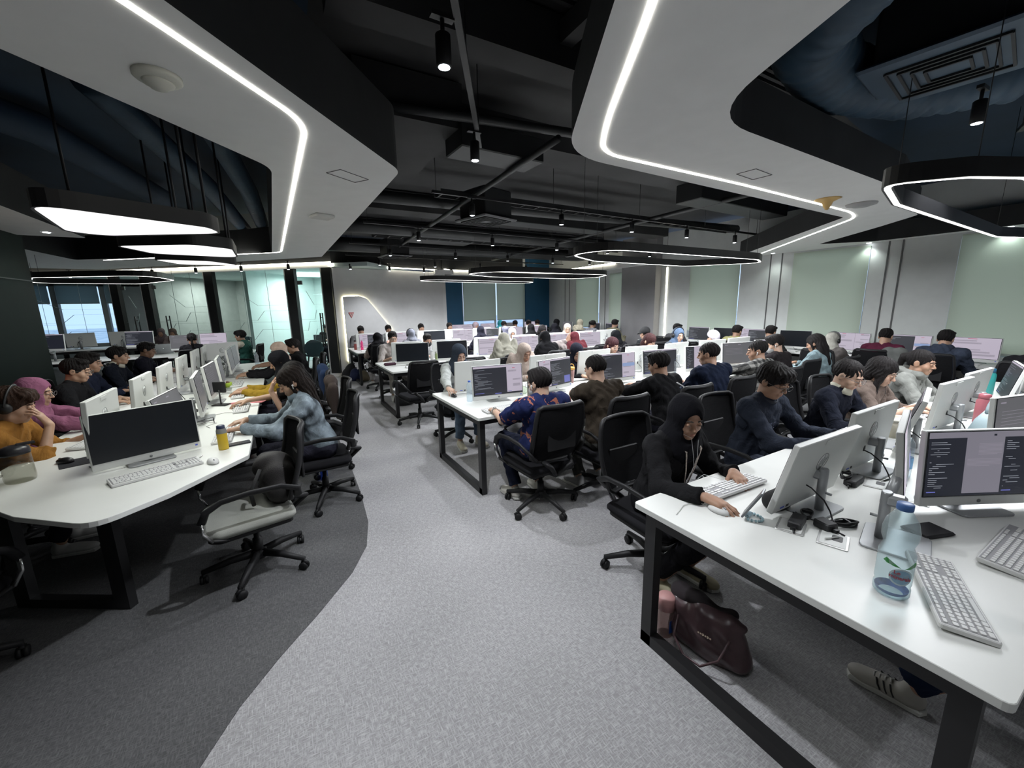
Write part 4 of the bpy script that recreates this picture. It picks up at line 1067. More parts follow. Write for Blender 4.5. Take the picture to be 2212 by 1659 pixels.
_kb = {}
def keyboard(x, y, rz, label, z=0.75, full=True, group='white keyboards', m=None, tilt=4):
    if 'b' not in _kb:
        w, d = 0.43, 0.125
        b = MB(); b.slab(rrect(w, d, 0.008, 3), 0.0, 0.017, 0.003); _kb['b'] = b.mesh('keyboard_base')
        b = MB()
        x0 = -w/2+0.010
        rows = [(0.048, 0.013), (0.026, 0.016), (0.008, 0.016), (-0.010, 0.016), (-0.028, 0.016), (-0.046, 0.016)]
        for r, (yy, hh) in enumerate(rows):
            segs = [(0, 15 if r else 13, 0.285), (0.295, 3, 0.052), (0.353, 4, 0.062)] if r else [(0, 13, 0.285), (0.295, 3, 0.052)]
            if r == 3: segs = [(0, 13, 0.285), (0.353, 4, 0.062)]
            for s0, n, L in segs:
                kw = L/n
                if r == 5 and s0 == 0:
                    xs = [(0, 1.4), (1.4, 1.2), (2.6, 1.2), (3.8, 6.2), (10, 1.2), (11.2, 1.2), (12.4, 1.2), (13.6, 1.4)]
                    for a, q in xs:
                        b.slab(rrect(q*kw-0.003, hh-0.003, 0.002, 1, x0+s0+(a+q/2)*kw, yy), 0.0165, 0.0205, 0.001)
                    continue
                for k in range(n):
                    b.slab(rrect(kw-0.003, hh-0.003, 0.002, 1, x0+s0+(k+0.5)*kw, yy), 0.0165, 0.0205, 0.001)
        _kb['k'] = b.mesh('keyboard_keys')
        b = MB(); b.box((0, 0.001, 0.0168), (w-0.014, d-0.012, 0.0012)); _kb['g'] = b.mesh('keyboard_well')
        b = MB()
        for (yy, hh) in rows: b.box((0.0, yy, 0.018), (w-0.02, hh-0.004, 0.003))
        _kb['r'] = b.mesh('keyboard_key_rows')
    t = thing('keyboard', label, 'keyboard', (x, y, z), R(rz), group)
    for nm, k, mt in (('base', 'b', m or M_KEY), ('key_well', 'g', M_KEYG if m is None else M_RAIL)):
        o = link(nm, _kb[k], mt, t); o.rotation_euler = (R(tilt), 0, 0); o.location.z = 0.0625*math.sin(R(tilt))
    o = link('keys', _kb['k'] if full else _kb['r'], m or M_KEY, t); o.rotation_euler = (R(tilt), 0, 0); o.location.z = 0.0625*math.sin(R(tilt))
    if full: o['kind'] = 'stuff'
    return t
def mouse(x, y, rz, label, m=None, z=0.75, cable=None):
    if 'm' not in _kb:
        b = MB(); n = 16; vs = []; prof = [(0.86, 0.0), (1.0, 0.12), (0.97, 0.45), (0.80, 0.75), (0.5, 0.94), (0.001, 1.0)]
        for r, h in prof:
            for k in range(n):
                a = 2*math.pi*k/n
                yy = math.sin(a)*r
                vs.append((math.cos(a)*r*0.031*(1-0.08*yy), yy*0.054, h*0.034*(1-0.18*max(0, yy))))
        fs = [(i*n+k, i*n+(k+1) % n, (i+1)*n+(k+1) % n, (i+1)*n+k) for i in range(len(prof)-1) for k in range(n)]
        b.add(vs, fs+[tuple(range(n))[::-1]], 0, True); _kb['m'] = b.mesh('mouse_shell')
        b = MB(); b.cyl((-0.003, 0.030, 0.026), (0.003, 0.030, 0.026), 0.007, n=12); _kb['w'] = b.mesh('mouse_wheel')
    t = thing('computer_mouse', label, 'mouse', (x, y, z), R(rz), 'computer mice')
    link('shell', _kb['m'], m or M_KEY, t); link('wheel', _kb['w'], M_KEYG, t)
    if cable: MB().tube(cable, 0.0016, 5).build('cord', m or M_KEY, t)
    return t

# ---- task chair: the seat faces local +y
_ch = {}
def chair_meshes():
    b = MB()
    # seat cushion, waterfall front
    n = 9; vs = []; top = []
    P = rpoly([(-0.235, -0.22), (0.235, -0.22), (0.255, 0.20), (0.20, 0.27), (-0.20, 0.27), (-0.255, 0.20)], 0.06, 4)
    b.slab(P, 0.385, 0.445, 0.022, smooth=True)
    _ch['seat'] = b.mesh('chair_seat')
    b = MB(); b.slab(inset(P, 0.02), 0.360, 0.386, 0.006); b.box((0, 0, 0.345), (0.20, 0.24, 0.04)); _ch['pan'] = b.mesh('chair_seat_pan')
    def backpt(u, v):      # u -1..1 across, v 0..1 up
        z = 0.50+0.46*v
        w = 0.215+0.02*math.sin(v*math.pi)-(0.01*v)
        y = -0.235-0.10*v-0.03*math.sin(v*math.pi*0.9)+0.055*u*u
        return (u*w, y, z)
    b = MB(); nu, nv = 10, 10
    for s in (0, 1):
        vs = []
        for j in range(nv+1):
            for i in range(nu+1):
                p = backpt(-0.93+1.86*i/nu, 0.04+0.92*j/nv); vs.append((p[0], p[1]-0.008*s, p[2]))
        fs = [(j*(nu+1)+i, j*(nu+1)+i+1, (j+1)*(nu+1)+i+1, (j+1)*(nu+1)+i) for j in range(nv) for i in range(nu)]
        if not s: fs = [f[::-1] for f in fs]
        b.add(vs, fs, 0, True)
    _ch['back'] = b.mesh('chair_back_mesh')
    b = MB()
    loop = [backpt(u, 0) for u in (-0.8, -0.3, 0.3, 0.8)]+[backpt(0.98, 0.06)]+[backpt(1, v/8) for v in range(1, 8)]+[backpt(0.98, 0.96)]+[backpt(u, 1) for u in (0.85, 0.4, 0, -0.4, -0.85)]+[backpt(-0.98, 0.96)]+[backpt(-1, v/8) for v in range(7, 0, -1)]+[backpt(-0.98, 0.06)]
    b.tube(loop, 0.015, 8, closed=True, flat=(0.019, 0.013))
    b.tube([backpt(-0.6, 0.0), (-0.10, -0.30, 0.47), (0, -0.22, 0.36), (0, -0.1, 0.345)], 0.02, 8)
    b.tube([backpt(0.6, 0.0), (0.10, -0.30, 0.47), (0, -0.22, 0.36)], 0.02, 8)
    _ch['frame'] = b.mesh('chair_back_frame')
    b = MB()
    p0, p1 = backpt(0, 0.25), backpt(0, 0.52)
    b.rbox((0, p0[1]-0.02, (p0[2]+p1[2])/2), (0.26, 0.016, 0.15), 0.006); _ch['lumbar'] = b.mesh('chair_lumbar')
    for s, k in ((-1, 'armL'), (1, 'armR')):
        b = MB()
        b.tube([(s*0.20, -0.24, 0.53), (s*0.265, -0.23, 0.60), (s*0.285, -0.14, 0.645), (s*0.290, 0.02, 0.652), (s*0.290, 0.16, 0.640), (s*0.288, 0.235, 0.60), (s*0.286, 0.262, 0.54)], 0.02, 8, flat=(0.026, 0.014))
        b.tube([(s*0.286, 0.262, 0.54), (s*0.284, 0.262, 0.48), (s*0.275, 0.225, 0.415)], 0.012, 8, mi=1, flat=(0.018, 0.009))
        b.tube([(s*0.275, 0.225, 0.415), (s*0.22, 0.16, 0.372), (s*0.12, 0.08, 0.36)], 0.014, 8, mi=0, flat=(0.02, 0.010))
        _ch[k] = b.mesh('chair_armrest')
    b = MB(); b.lathe([(0.028, 0.10), (0.028, 0.22), (0.018, 0.222), (0.018, 0.34)], 16); _ch['lift'] = b.mesh('chair_gas_lift')
    b = MB(); b.lathe([(0.045, 0.085), (0.05, 0.10), (0.045, 0.135), (0.03, 0.14)], 18)
    for k in range(5):
        a = R(90+72*k); d = Vector((math.cos(a), math.sin(a), 0))
        b.tube([d*0.03+Vector((0, 0, 0.115)), d*0.16+Vector((0, 0, 0.108)), d*0.315+Vector((0, 0, 0.078))], [0.026, 0.022, 0.016], 8)
        b.cyl(d*0.308+Vector((0, 0, 0.05)), d*0.308+Vector((0, 0, 0.085)), 0.011, n=8)
    _ch['base'] = b.mesh('chair_star_base')
    b = MB()
    for s in (-1, 1): b.lathe([(0.006, 0), (0.027, 0.001), (0.029, 0.008), (0.027, 0.017), (0.006, 0.018)], 16, 0, TM((s*0.004, 0, 0.029), (0, R(90*s), 0)))
    b.tube([(0, 0.012, 0.05), (0, -0.005, 0.062), (0, -0.028, 0.045)], 0.012, 6)
    _ch['caster'] = b.mesh('chair_caster')
def chair(x, y, rz, label, group='black mesh task chairs', seat=None, base_rot=0, lod=False):
    if not _ch: chair_meshes()
    t = thing('task_chair', label, 'chair', (x, y, 0), R(rz), group)
    link('seat', _ch['seat'], seat or M_SEAT, t)
    link('seat_pan', _ch['pan'], M_CHAIR, t)
    link('backrest', _ch['back'], M_MESHB, t); link('back_frame', _ch['frame'], M_CHAIR, t); link('lumbar_pad', _ch['lumbar'], M_CHAIR, t)
    for k in ('armL', 'armR'): link('armrest', _ch[k], [M_CHAIR, M_CHROME], t)
    link('gas_lift', _ch['lift'], M_CHAIR, t)
    b = link('star_base', _ch['base'], M_CHAIR, t, rz=R(base_rot))
    for k in range(5):
        a = R(90+72*k)
        link('caster', _ch['caster'], M_CHAIR, b, (math.cos(a)*0.308, math.sin(a)*0.308, 0), a+0.8*k)
    return t

# ---- small desk items
def bottle(x, y, label, h=0.22, r=0.033, cap=(0.05, 0.12, 0.5), tint=(0.90, 0.96, 1.0), z=0.75, label_col=None, name='water_bottle', cat='bottle', waist=True, big=False):
    t = thing(name, label, cat, (x, y, z), 0)
    pr = [(0.0, 0.004), (0.8, 0.0), (1.0, 0.03), (1.0, 0.10), (0.93, 0.13), (1.0, 0.16), (1.0, 0.48), (0.80, 0.56), (0.98, 0.64), (1.0, 0.72), (0.85, 0.82), (0.45, 0.92), (0.40, 0.96)]
    if not waist: pr = [(0.0, 0.004), (0.9, 0.0), (1.0, 0.02), (1.0, 0.70), (0.9, 0.80), (0.42, 0.92), (0.40, 0.96)]
    gm = glass('pet_%02d%02d%02d' % tuple(int(c*99) for c in tint), tint, opac=0.22, dcol=tuple(min(1, c*0.9) for c in tint), crinkle=0.6) if 'pet_%02d%02d%02d' % tuple(int(c*99) for c in tint) not in MATS else MATS['pet_%02d%02d%02d' % tuple(int(c*99) for c in tint)]
    MB().lathe([(max(a*r, 0.0005), b*h) for a, b in pr], 32 if big else 16, cap=False).build('bottle_body', gm, t)
    MB().lathe([(0.44*r, 0.935*h), (0.46*r, 0.94*h), (0.46*r, h), (0.42*r, 1.004*h), (0.001, 1.004*h)], 20).build('cap', mat('cap_%d%d%d' % tuple(int(c*99) for c in cap), cap, 0.4), t)
    if label_col:
        MB().lathe([(r*1.01, h*0.20), (r*1.012, h*0.46)], 32, cap=False).build('label_band', mat('label_%d%d%d' % tuple(int(c*99) for c in label_col), label_col, 0.5, var=0.15, scale=30), t)
    return t
def flask(x, y, label, col, h=0.22, r=0.035, capc=(0.02, 0.02, 0.02), z=0.75, name='drink_flask', cat='bottle', rough=0.35):
    t = thing(name, label, cat, (x, y, z))
    MB().lathe([(0.001, 0), (r*0.95, 0), (r, 0.006), (r, h*0.76), (r*0.8, h*0.83), (r*0.78, h*0.85)], 20).build('flask_body', mat('flask_%d_%d_%d' % tuple(int(c*99) for c in col), col, rough), t)
    MB().lathe([(r*0.82, h*0.85), (r*0.84, h*0.86), (r*0.80, h*0.98), (r*0.6, h), (0.001, h)], 20).build('lid', mat('cap_%d%d%d' % tuple(int(c*99) for c in capc), capc, 0.4), t)
    return t
def coil(c, r, n, m, name, label, rz=0, L=0.08, thick=0.0035):
    """bundled cable: several flattened loops tied together"""
    b = MB()
    rnd = random.Random(int(c[0]*1000+c[1]*100))
    for k in range(n):
        pts = []
        for i in range(20):
            a = 2*math.pi*i/20
            pts.append((math.cos(a)*(L/2+rnd.uniform(-0.003, 0.003)), math.sin(a)*(r+0.004*math.sin(k*2)), 0.004+0.004*k+0.003*math.sin(a*2+k)))
        b.tube(pts, thick, 6, closed=True)
    b.box((0.005, 0, 0.010+0.002*n), (0.008, r*2.2, 0.012))
    o = b.build(name, m, None, c, R(rz)); tag(o, label, 'cable'); return o
# ------------------------------------------------------------------ people: signed distance shapes turned into smooth meshes
def V(*a): return np.array(a, float)
def rotm(yaw=0, pitch=0, roll=0):
    """columns = local axes; yaw about z (left +), pitch = nod forward (+), roll = tilt to the right (+)"""
    return np.array(Matrix.Rotation(yaw, 3, 'Z') @ Matrix.Rotation(-pitch, 3, 'X') @ Matrix.Rotation(roll, 3, 'Y'))
class Shape:
    """ordered list of primitives joined with smooth minimum / subtracted"""
    def __init__(s): s.p = []
    def cap(s, a, b, ra, rb=None, k=0.02, cut=None, flat=None):
        a = np.array(a, float); b = np.array(b, float); rb = ra if rb is None else rb
        s.p.append(('c', a, b, ra, rb, k, cut, flat, (a+b)/2, np.linalg.norm(b-a)/2+max(ra, rb)*(1 if flat is None else 1))); return s
    def ell(s, c, r, k=0.02, M=None, sub=False):
        c = np.array(c, float); r = np.array(r, float)
        s.p.append(('e', c, r, M, k, sub, c, r.max())); return s
    def ball(s, c, r, k=0.02, sub=False): return s.ell(c, (r, r, r), k, None, sub)
    def eval(s, p, bc=None, br=0.0):
        """p: (n, m, 3) blocks of points; bc: block centres for culling"""
        d = np.full(p.shape[:-1], 0.25)
        for q in s.p:
            if q[0] == 'c': c, R_, k = q[8], q[9], q[5]
            else: c, R_, k = q[6], q[7], q[4]
            idx = np.nonzero(np.linalg.norm(bc-c, axis=-1) < R_+br+k+0.03)[0]
            if not len(idx): continue
            pp = p[idx]
            if q[0] == 'c':
                _, a, b, ra, rb, k, cut, flat, _, _ = q
                ba = b-a; L = max(ba@ba, 1e-12)
                pa = pp-a
                t = np.clip((pa@ba)/L, 0, 1)
                v = pa-t[..., None]*ba
                if flat is not None:
                    ax, f = flat
                    along = v@ax
                    v = v+along[..., None]*ax*(1.0/f-1.0)
                    dd = np.linalg.norm(v, axis=-1)-(ra+(rb-ra)*t)
                    dd = dd*np.where(np.abs(along) > 1e-9, 0.5+0.5*f, 1.0)
                else:
                    dd = np.linalg.norm(v, axis=-1)-(ra+(rb-ra)*t)
                if cut is not None:
                    dd = np.maximum(dd, (pp-cut[0])@cut[1])
                sub = False
            else:
                _, c, r, M, k, sub, _, _ = q
                v = pp-c
                if M is not None: v = v@M
                k0 = np.linalg.norm(v/r, axis=-1); k1 = np.linalg.norm(v/(r*r), axis=-1)
                dd = k0*(k0-1)/np.maximum(k1, 1e-9)
                dd = np.where(k0 < 1e-3, -r.min(), dd)
            D = d[idx]
            if sub:
                h = np.maximum(k-np.abs(D+dd), 0)/k
                D = np.maximum(D, -dd)+h*h*k*0.25
            else:
                h = np.maximum(k-np.abs(D-dd), 0)/k
                D = np.minimum(D, dd)-h*h*k*0.25
            d[idx] = D
        return d
def mesh_shape(shape, h, name, disp=None):
    lo = np.min([q[8]-q[9] if q[0] == 'c' else q[6]-q[7] for q in shape.p if not (q[0] == 'e' and q[5])], axis=0)-3*h-0.01
    hi = np.max([q[8]+q[9] if q[0] == 'c' else q[6]+q[7] for q in shape.p if not (q[0] == 'e' and q[5])], axis=0)+3*h+0.01
    B = 8; S = B*h
    nb = np.ceil((hi-lo)/S).astype(int)
    g = np.stack(np.meshgrid(*[np.arange(n) for n in nb], indexing='ij'), -1).reshape(-1, 3)
    ctr = lo+(g+0.5)*S
    br = S*0.867
    dc = shape.eval(ctr[:, None, :], ctr, 0.02)[:, 0]
    act = np.abs(dc) < br*1.35+0.01
    g = g[act]; ctr = ctr[act]
    loc = np.stack(np.meshgrid(*[np.arange(B+1)]*3, indexing='ij'), -1).reshape(-1, 3)
    P = (lo+(g*B)[:, None, :]*h)+loc[None]*h
    D = shape.eval(P, ctr, br)
    if disp is not None: D = D-disp(P)
    D = D.reshape(-1, B+1, B+1, B+1)
    G = (g*B)
    NN = nb*B+2
    ins = D < 0
    c8 = np.stack([ins[:, i:B+i, j:B+j, k:B+k] for i in (0, 1) for j in (0, 1) for k in (0, 1)], -1)
    cnt = c8.sum(-1)
    m = (cnt > 0) & (cnt < 8)
    bi, ci, cj, ck = np.nonzero(m)
    cell = G[bi]+np.stack([ci, cj, ck], -1)
    cid = (cell[:, 0]*NN[1]+cell[:, 1])*NN[2]+cell[:, 2]
    corner = np.array([(i, j, k) for i in (0, 1) for j in (0, 1) for k in (0, 1)])
    val = np.stack([D[bi, ci+c[0], cj+c[1], ck+c[2]] for c in corner], -1)
    acc = np.zeros((len(bi), 3)); n = np.zeros(len(bi))
    for a in range(8):
        for b in range(a+1, 8):
            df = corner[b]-corner[a]
            if np.abs(df).sum() != 1: continue
            va, vb = val[:, a], val[:, b]
            x = (va < 0) != (vb < 0)
            t = np.where(x, va/np.where(x, va-vb, 1), 0)
            acc += np.where(x[:, None], corner[a]+t[:, None]*df, 0); n += x
    vert = lo+(cell+acc/n[:, None])*h
    order = np.argsort(cid); cs = cid[order]
    faces = []
    st = [NN[1]*NN[2], NN[2], 1]
    for ax in range(3):
        e = corner[[4, 2, 1][ax]]
        v0 = D[bi, ci, cj, ck] < 0; v1 = D[bi, ci+e[0], cj+e[1], ck+e[2]] < 0
        s = np.nonzero(v0 != v1)[0]
        b_, c_ = [(1, 2), (2, 0), (0, 1)][ax]
        base = cid[s]
        ids = [base, base-st[b_], base-st[b_]-st[c_], base-st[c_]]
        q = []; ok = np.ones(len(s), bool)
        for i_ in ids:
            pos = np.searchsorted(cs, i_); pos = np.minimum(pos, len(cs)-1)
            ok &= cs[pos] == i_; q.append(order[pos])
        q = np.stack(q, -1)[ok]; fl = v0[s][ok]
        q[~fl] = q[~fl][:, ::-1]
        faces.append(q)
    F = np.concatenate(faces)
    me = bpy.data.meshes.new(name)
    me.vertices.add(len(vert)); me.vertices.foreach_set('co', vert.astype(np.float32).ravel())
    me.loops.add(len(F)*4); me.loops.foreach_set('vertex_index', F.astype(np.int32).ravel())
    me.polygons.add(len(F)); me.polygons.foreach_set('loop_start', np.arange(0, len(F)*4, 4, dtype=np.int32))
    me.polygons.foreach_set('loop_total', np.full(len(F), 4, np.int32)) if bpy.app.version < (4, 1) else None
    me.polygons.foreach_set('use_smooth', np.ones(len(F), bool))
    me.update(calc_edges=True); me.validate()
    return me

def ik(S, W, la, lb, pole):
    d = W-S; L = np.linalg.norm(d); mx = (la+lb)*0.995
    if L > mx: W = S+d/L*mx; d = W-S; L = mx
    x = (la*la-lb*lb+L*L)/(2*L); hgt = math.sqrt(max(la*la-x*x, 1e-6))
    u = d/L; p = pole-(pole@u)*u; p /= np.linalg.norm(p)
    return S+u*x+p*hgt, W

SKIN = dict(a=(0.44, 0.27, 0.185), b=(0.36, 0.21, 0.14), c=(0.26, 0.15, 0.098), d=(0.52, 0.34, 0.25))
def hand(sh, W, f, nrm, side, curl=1.0, spread=1.0, grip=0.0):
    """five fingers: f = pointing direction, nrm = palm side, side = thumb side"""
    f = f/np.linalg.norm(f); nrm = nrm-(nrm@f)*f; nrm /= np.linalg.norm(nrm); side = side-(side@f)*f-(side@nrm)*nrm; side /= np.linalg.norm(side)
    kn = []
    for i, (sx, L) in enumerate(((0.028, 0.088), (0.010, 0.092), (-0.008, 0.087), (-0.025, 0.079))):
        K = W+f*L+side*sx+nrm*(-0.002 if i in (1, 2) else 0.002); kn.append(K)
        sh.cap(W+side*sx*0.55+f*0.01, K, 0.013, 0.0105, k=0.014)
    sh.cap(W+f*0.03+side*0.012, W+f*0.07-side*0.012, 0.0125, 0.0125, k=0.012)
    ls = ((0.040, 0.024, 0.019), (0.045, 0.028, 0.020), (0.041, 0.026, 0.019), (0.032, 0.019, 0.017))
    for i in range(4):
        p = kn[i]; ang = (0.30+0.06*i)*curl; dr = f+side*(0.10, 0.02, -0.05, -0.14)[i]*spread; dr /= np.linalg.norm(dr)
        r = (0.0088, 0.009, 0.0086, 0.0075)[i]
        for j in range(3):
            a = ang if j == 0 else ang+(0.55 if j == 1 else 0.9)*curl
            dd = dr*math.cos(a)+nrm*math.sin(a)
            q = p+dd*ls[i][j]
            sh.cap(p, q, r, r*0.9, k=0.004); p = q; r *= 0.92
    t0 = W+f*0.022+side*0.022; d1 = f*0.62+side*0.68+nrm*0.25; d1 /= np.linalg.norm(d1)
    d2 = f*0.85+side*0.28+nrm*0.35; d2 /= np.linalg.norm(d2)
    sh.cap(W+f*0.005+side*0.01, t0+d1*0.025, 0.015, 0.0125, k=0.012)
    a = t0+d1*0.030; b = a+d1*0.020; c = b+d2*0.030
    sh.cap(t0, b, 0.0125, 0.0105, k=0.008); sh.cap(b, c, 0.0105, 0.0085, k=0.004)

def person(label, head, face, lod=1, hair='short', top=(0.02, 0.02, 0.025), legs=(0.02, 0.02, 0.03), skin='b', hairc=(0.012, 0.010, 0.010), sleeve='long', lean=10, nod=18, yaw=0, roll=0, hl=None, hr=None, extras=(), topmat=None, hijc=None, shoe=(0.5, 0.5, 0.48), female=False, build_=1.0, group='people at the desks', drape=0.0, knees=0.0, legz=True, tip=0.0, desk_z=0.75, foot=0.0):
    """head = world position of the point between the ears; face = direction the chair faces (deg, 0 = +y, ccw)"""
    h = {0: 0.0048, 1: 0.008, 2: 0.014}[lod]
    th = R(lean)
    T = V(0, math.sin(th), math.cos(th)); back = V(0, -math.cos(th), math.sin(th))
    hz0 = 0.535
    hc_z = hz0+0.45*math.cos(th)+0.125
    sc = 1.0+max(-0.06, min(0.08, (head[2]-hc_z)/0.57*0.9))
    hip = V(0, 0, hz0)
    nb_ = hip+T*0.45*sc
    hc = nb_+V(0, 0.055, 0.125*sc)
    HM = rotm(R(yaw), R(nod), R(roll))
    ca, sa = math.cos(R(face)), math.sin(R(face))
    wx = head[0]-(hc[0]*ca-hc[1]*sa); wy = head[1]-(hc[0]*sa+hc[1]*ca)
    root = thing('person', label, 'person', (wx, wy, 0), R(face), group)
    def HP(x, y, z): return hc+HM@(V(x, y, z))
    sw = (0.155 if female else 0.178)*build_
    S = [nb_-T*0.045+V(s*sw, 0, 0) for s in (-1, 1)]
    if hl is None: hl = (-0.12, 0.42, 0.80)
    if hr is None: hr = (0.12, 0.42, 0.80)
    # arms (index 0 = left hand side x<0, 1 = right)
    arms = []
    for i, (s, hand_t) in enumerate(((-1, hl), (1, hr))):
        W = V(*hand_t[:3])
        pole = V(s*0.55, -0.25, -0.8) if len(hand_t) < 6 else V(*hand_t[3:6])
        E, W = ik(S[i], W, 0.285*sc, 0.255*sc, pole)
        arms.append((S[i], E, W))
    # legs
    LG = []
    for s in (-1, 1):
        H_ = V(s*0.085, 0.0, hz0-0.005); K = V(s*(0.115+knees), 0.43, 0.505); A = V(s*(0.125+knees), 0.40+foot, 0.085)
        LG.append((H_, K, A))
    # ---- body, one continuous surface
    b = Shape()
    fem = 0.9 if female else 1.0
    HMa = HM
    b.ell(HP(0, -0.012, 0.035), (0.073*fem**0.5, 0.094, 0.088), 0.02, HMa)
    b.ell(HP(0, 0.022, -0.030), (0.060*fem**0.5, 0.066, 0.082), 0.02, HMa)
    b.ell(HP(0, 0.060, -0.090), (0.026, 0.022, 0.018), 0.03, HMa)
    for s in (-1, 1):
        b.ball(HP(s*0.036, 0.052, -0.030), 0.026, 0.02)
        b.ball(HP(s*0.045, 0.010, -0.070), 0.022, 0.02)
    if lod < 2:
        b.cap(HP(-0.028, 0.080, 0.022), HP(0.028, 0.080, 0.022), 0.011, k=0.014)
        for s in (-1, 1): b.ell(HP(s*0.031, 0.098, 0.004), (0.017, 0.016, 0.012), 0.012, HMa, True)
        b.cap(HP(0, 0.085, 0.008), HP(0, 0.106, -0.026), 0.007, 0.0115, k=0.010)
        for s in (-1, 1): b.ball(HP(s*0.012, 0.094, -0.031), 0.0085, 0.006)
        b.cap(HP(-0.016, 0.084, -0.056), HP(0.016, 0.084, -0.056), 0.0085, k=0.006)
        b.cap(HP(-0.013, 0.083, -0.068), HP(0.013, 0.083, -0.068), 0.0085, k=0.006)
        for s in (-1, 1):
            b.ell(HP(s*0.031, 0.085, 0.003), (0.014, 0.011, 0.011), 0.004, HMa)
            b.ell(HP(s*0.076, -0.008, -0.004), (0.011, 0.022, 0.032), 0.008, HMa)
            if lod == 0: b.ell(HP(s*0.088, -0.002, -0.002), (0.006, 0.012, 0.020), 0.006, HMa, True)
    else:
        b.cap(HP(0, 0.088, 0.0), HP(0, 0.104, -0.026), 0.010, 0.012, k=0.012)
    b.cap(HP(0, -0.022, -0.055), nb_-T*0.02, 0.050*fem, 0.058*fem, k=0.03)
    b.cap(nb_-T*0.05-V(sw*0.75, 0, 0), nb_-T*0.05+V(sw*0.75, 0, 0), 0.045, k=0.04)
    b.cap(hip+T*0.04, nb_-T*0.12, 0.085, 0.09, k=0.05)
    b.cap(hip-V(0.05, 0, 0), hip+V(0.05, 0, 0), 0.09, k=0.05)
    for (s_, E, W) in arms:
        b.cap(s_, E, 0.042, 0.034, k=0.03); b.cap(E, W, 0.036*fem, 0.024*fem, k=0.02)
    for (H_, K, A) in LG:
        b.cap(H_, K, 0.065, 0.048, k=0.03); b.cap(K, A, 0.045, 0.030, k=0.02)
        b.cap(A-V(0, 0.02, 0.03), A+V(0, 0.11, -0.05), 0.025, 0.018, k=0.02)
    handdir = []
    for i, (s_, E, W) in enumerate(arms):
        ht = (hl, hr)[i]
        fd = W-E; fd /= np.linalg.norm(fd)
        if len(ht) >= 9: fd = V(*ht[6:9])
        else: fd = V(fd[0]*0.6-(1 if i else -1)*0.12, max(0.4, fd[1]), -0.10 if W[2] < 0.9 else fd[2])
        nrm = V(0, 0, -1) if W[2] < 0.95 else V((1, -1)[i]*0.5, 0.6, 0.3)
        sd = V((1, -1)[i]*1.0, 0, 0)
        if lod < 2: hand(b, W, fd, nrm, sd, curl=0.85)
        else:
            fd = fd/np.linalg.norm(fd)
            b.cap(W, W+fd*0.08, 0.026, 0.022, k=0.01)
            for q in range(4): b.cap(W+fd*0.08+V(0.022-0.015*q, 0, 0), W+fd*0.145+V(0.026-0.017*q, 0, -0.02), 0.009, 0.008, k=0.004)
            b.cap(W+fd*0.03+sd*0.02, W+fd*0.08+sd*0.05, 0.011, 0.009, k=0.006)
        handdir.append(fd)
    sk = SKIN[skin]
    ms = mat('skin_'+skin, sk, 0.5, var=0.07, scale=25, bump=0.03, bscale=500, sss=0.12)
    body = link('body', mesh_shape(b, h, 'person_body'), ms, root)
    # ---- top
    infl = 1.0*build_
    c = Shape()
    bw = 0.058 if female else 0.072
    c.cap(hip+T*0.03-V(bw, 0, 0), hip+T*0.03+V(bw, 0, 0), 0.118*infl, k=0.05)
    c.cap(hip+T*0.15-V(0.05, 0, 0), hip+T*0.15+V(0.05, 0, 0), (0.098 if female else 0.108)*infl, k=0.06)
    c.cap(hip+T*0.29*sc-V(0.07, 0, 0), hip+T*0.29*sc+V(0.07, 0, 0), 0.106*infl, k=0.06)
    if female: 
        for s in (-1, 1): c.ball(hip+T*0.27*sc+V(s*0.065, 0.075, 0), 0.055, 0.04)
    c.cap(S[0]+V(0.02, 0, -0.01), S[1]+V(-0.02, 0, -0.01), 0.064*infl, k=0.05)
    c.cap(hip+T*0.37*sc-V(0.06, 0, 0), hip+T*0.37*sc+V(0.06, 0, 0), 0.088*infl, k=0.05)
    c.ball(nb_+V(0, 0.004, -0.030), 0.074, 0.03)
    for s in (-1, 1): c.cap(nb_+T*0.012+V(s*0.035, -0.005, 0), S[(s+1)//2], 0.042, 0.056, k=0.04)
    sm = Shape() if 'sleeves' in dict(extras) else c
    for i, (s_, E, W) in enumerate(arms):
        ra = 0.065*infl
        if sleeve == 'long':
            cut = (W-(W-E)/np.linalg.norm(W-E)*0.012, (W-E)/np.linalg.norm(W-E))
            sm.cap(s_, E, ra, 0.055*infl, k=0.035); sm.cap(E, W, 0.056*infl, 0.041, k=0.03, cut=cut)
        elif sleeve == 'pushed':
            m_ = E+(W-E)*0.35
            sm.cap(s_, E, ra, 0.052*infl, k=0.035); sm.cap(E, m_, 0.052, 0.045, k=0.03, cut=(m_, (W-E)/np.linalg.norm(W-E)))
        else:
            m_ = s_+(E-s_)*0.86; dd = (E-s_)/np.linalg.norm(E-s_)
            sm.cap(s_, m_, ra, 0.060*infl, k=0.035, cut=(m_, dd))
    if hijc is None: c.cap(nb_+V(0, 0.0, 0.0)-T*0.01, HP(0, -0.01, -0.11), 0.063, 0.058, k=0.012) if False else None
    c.ell(nb_+V(0, 0.012, 0.062), (0.058, 0.062, 0.050), 0.006, None, True)
    def fold(P):
        return 0.0042*np.sin(P[..., 2]*58+3*np.sin(P[..., 0]*21)+2.5*np.sin(P[..., 1]*17))*np.sin(P[..., 0]*23+P[..., 1]*19+1.3)+0.003*np.sin(P[..., 0]*75+P[..., 2]*46+2*np.sin(P[..., 1]*40))
    tm = wrinkle(topmat) if topmat else cloth('cloth_%d_%d_%d' % tuple(int(v*999) for v in top), top)
    shirt = link('shirt', mesh_shape(c, max(h, 0.0065), 'person_top', fold), tm, root)
    ex = dict(extras)
    if 'sleeves' in ex: link('sleeves', mesh_shape(sm, max(h, 0.0065), 'person_sleeves', fold), cloth('cloth_sleeve', ex['sleeves']), root)
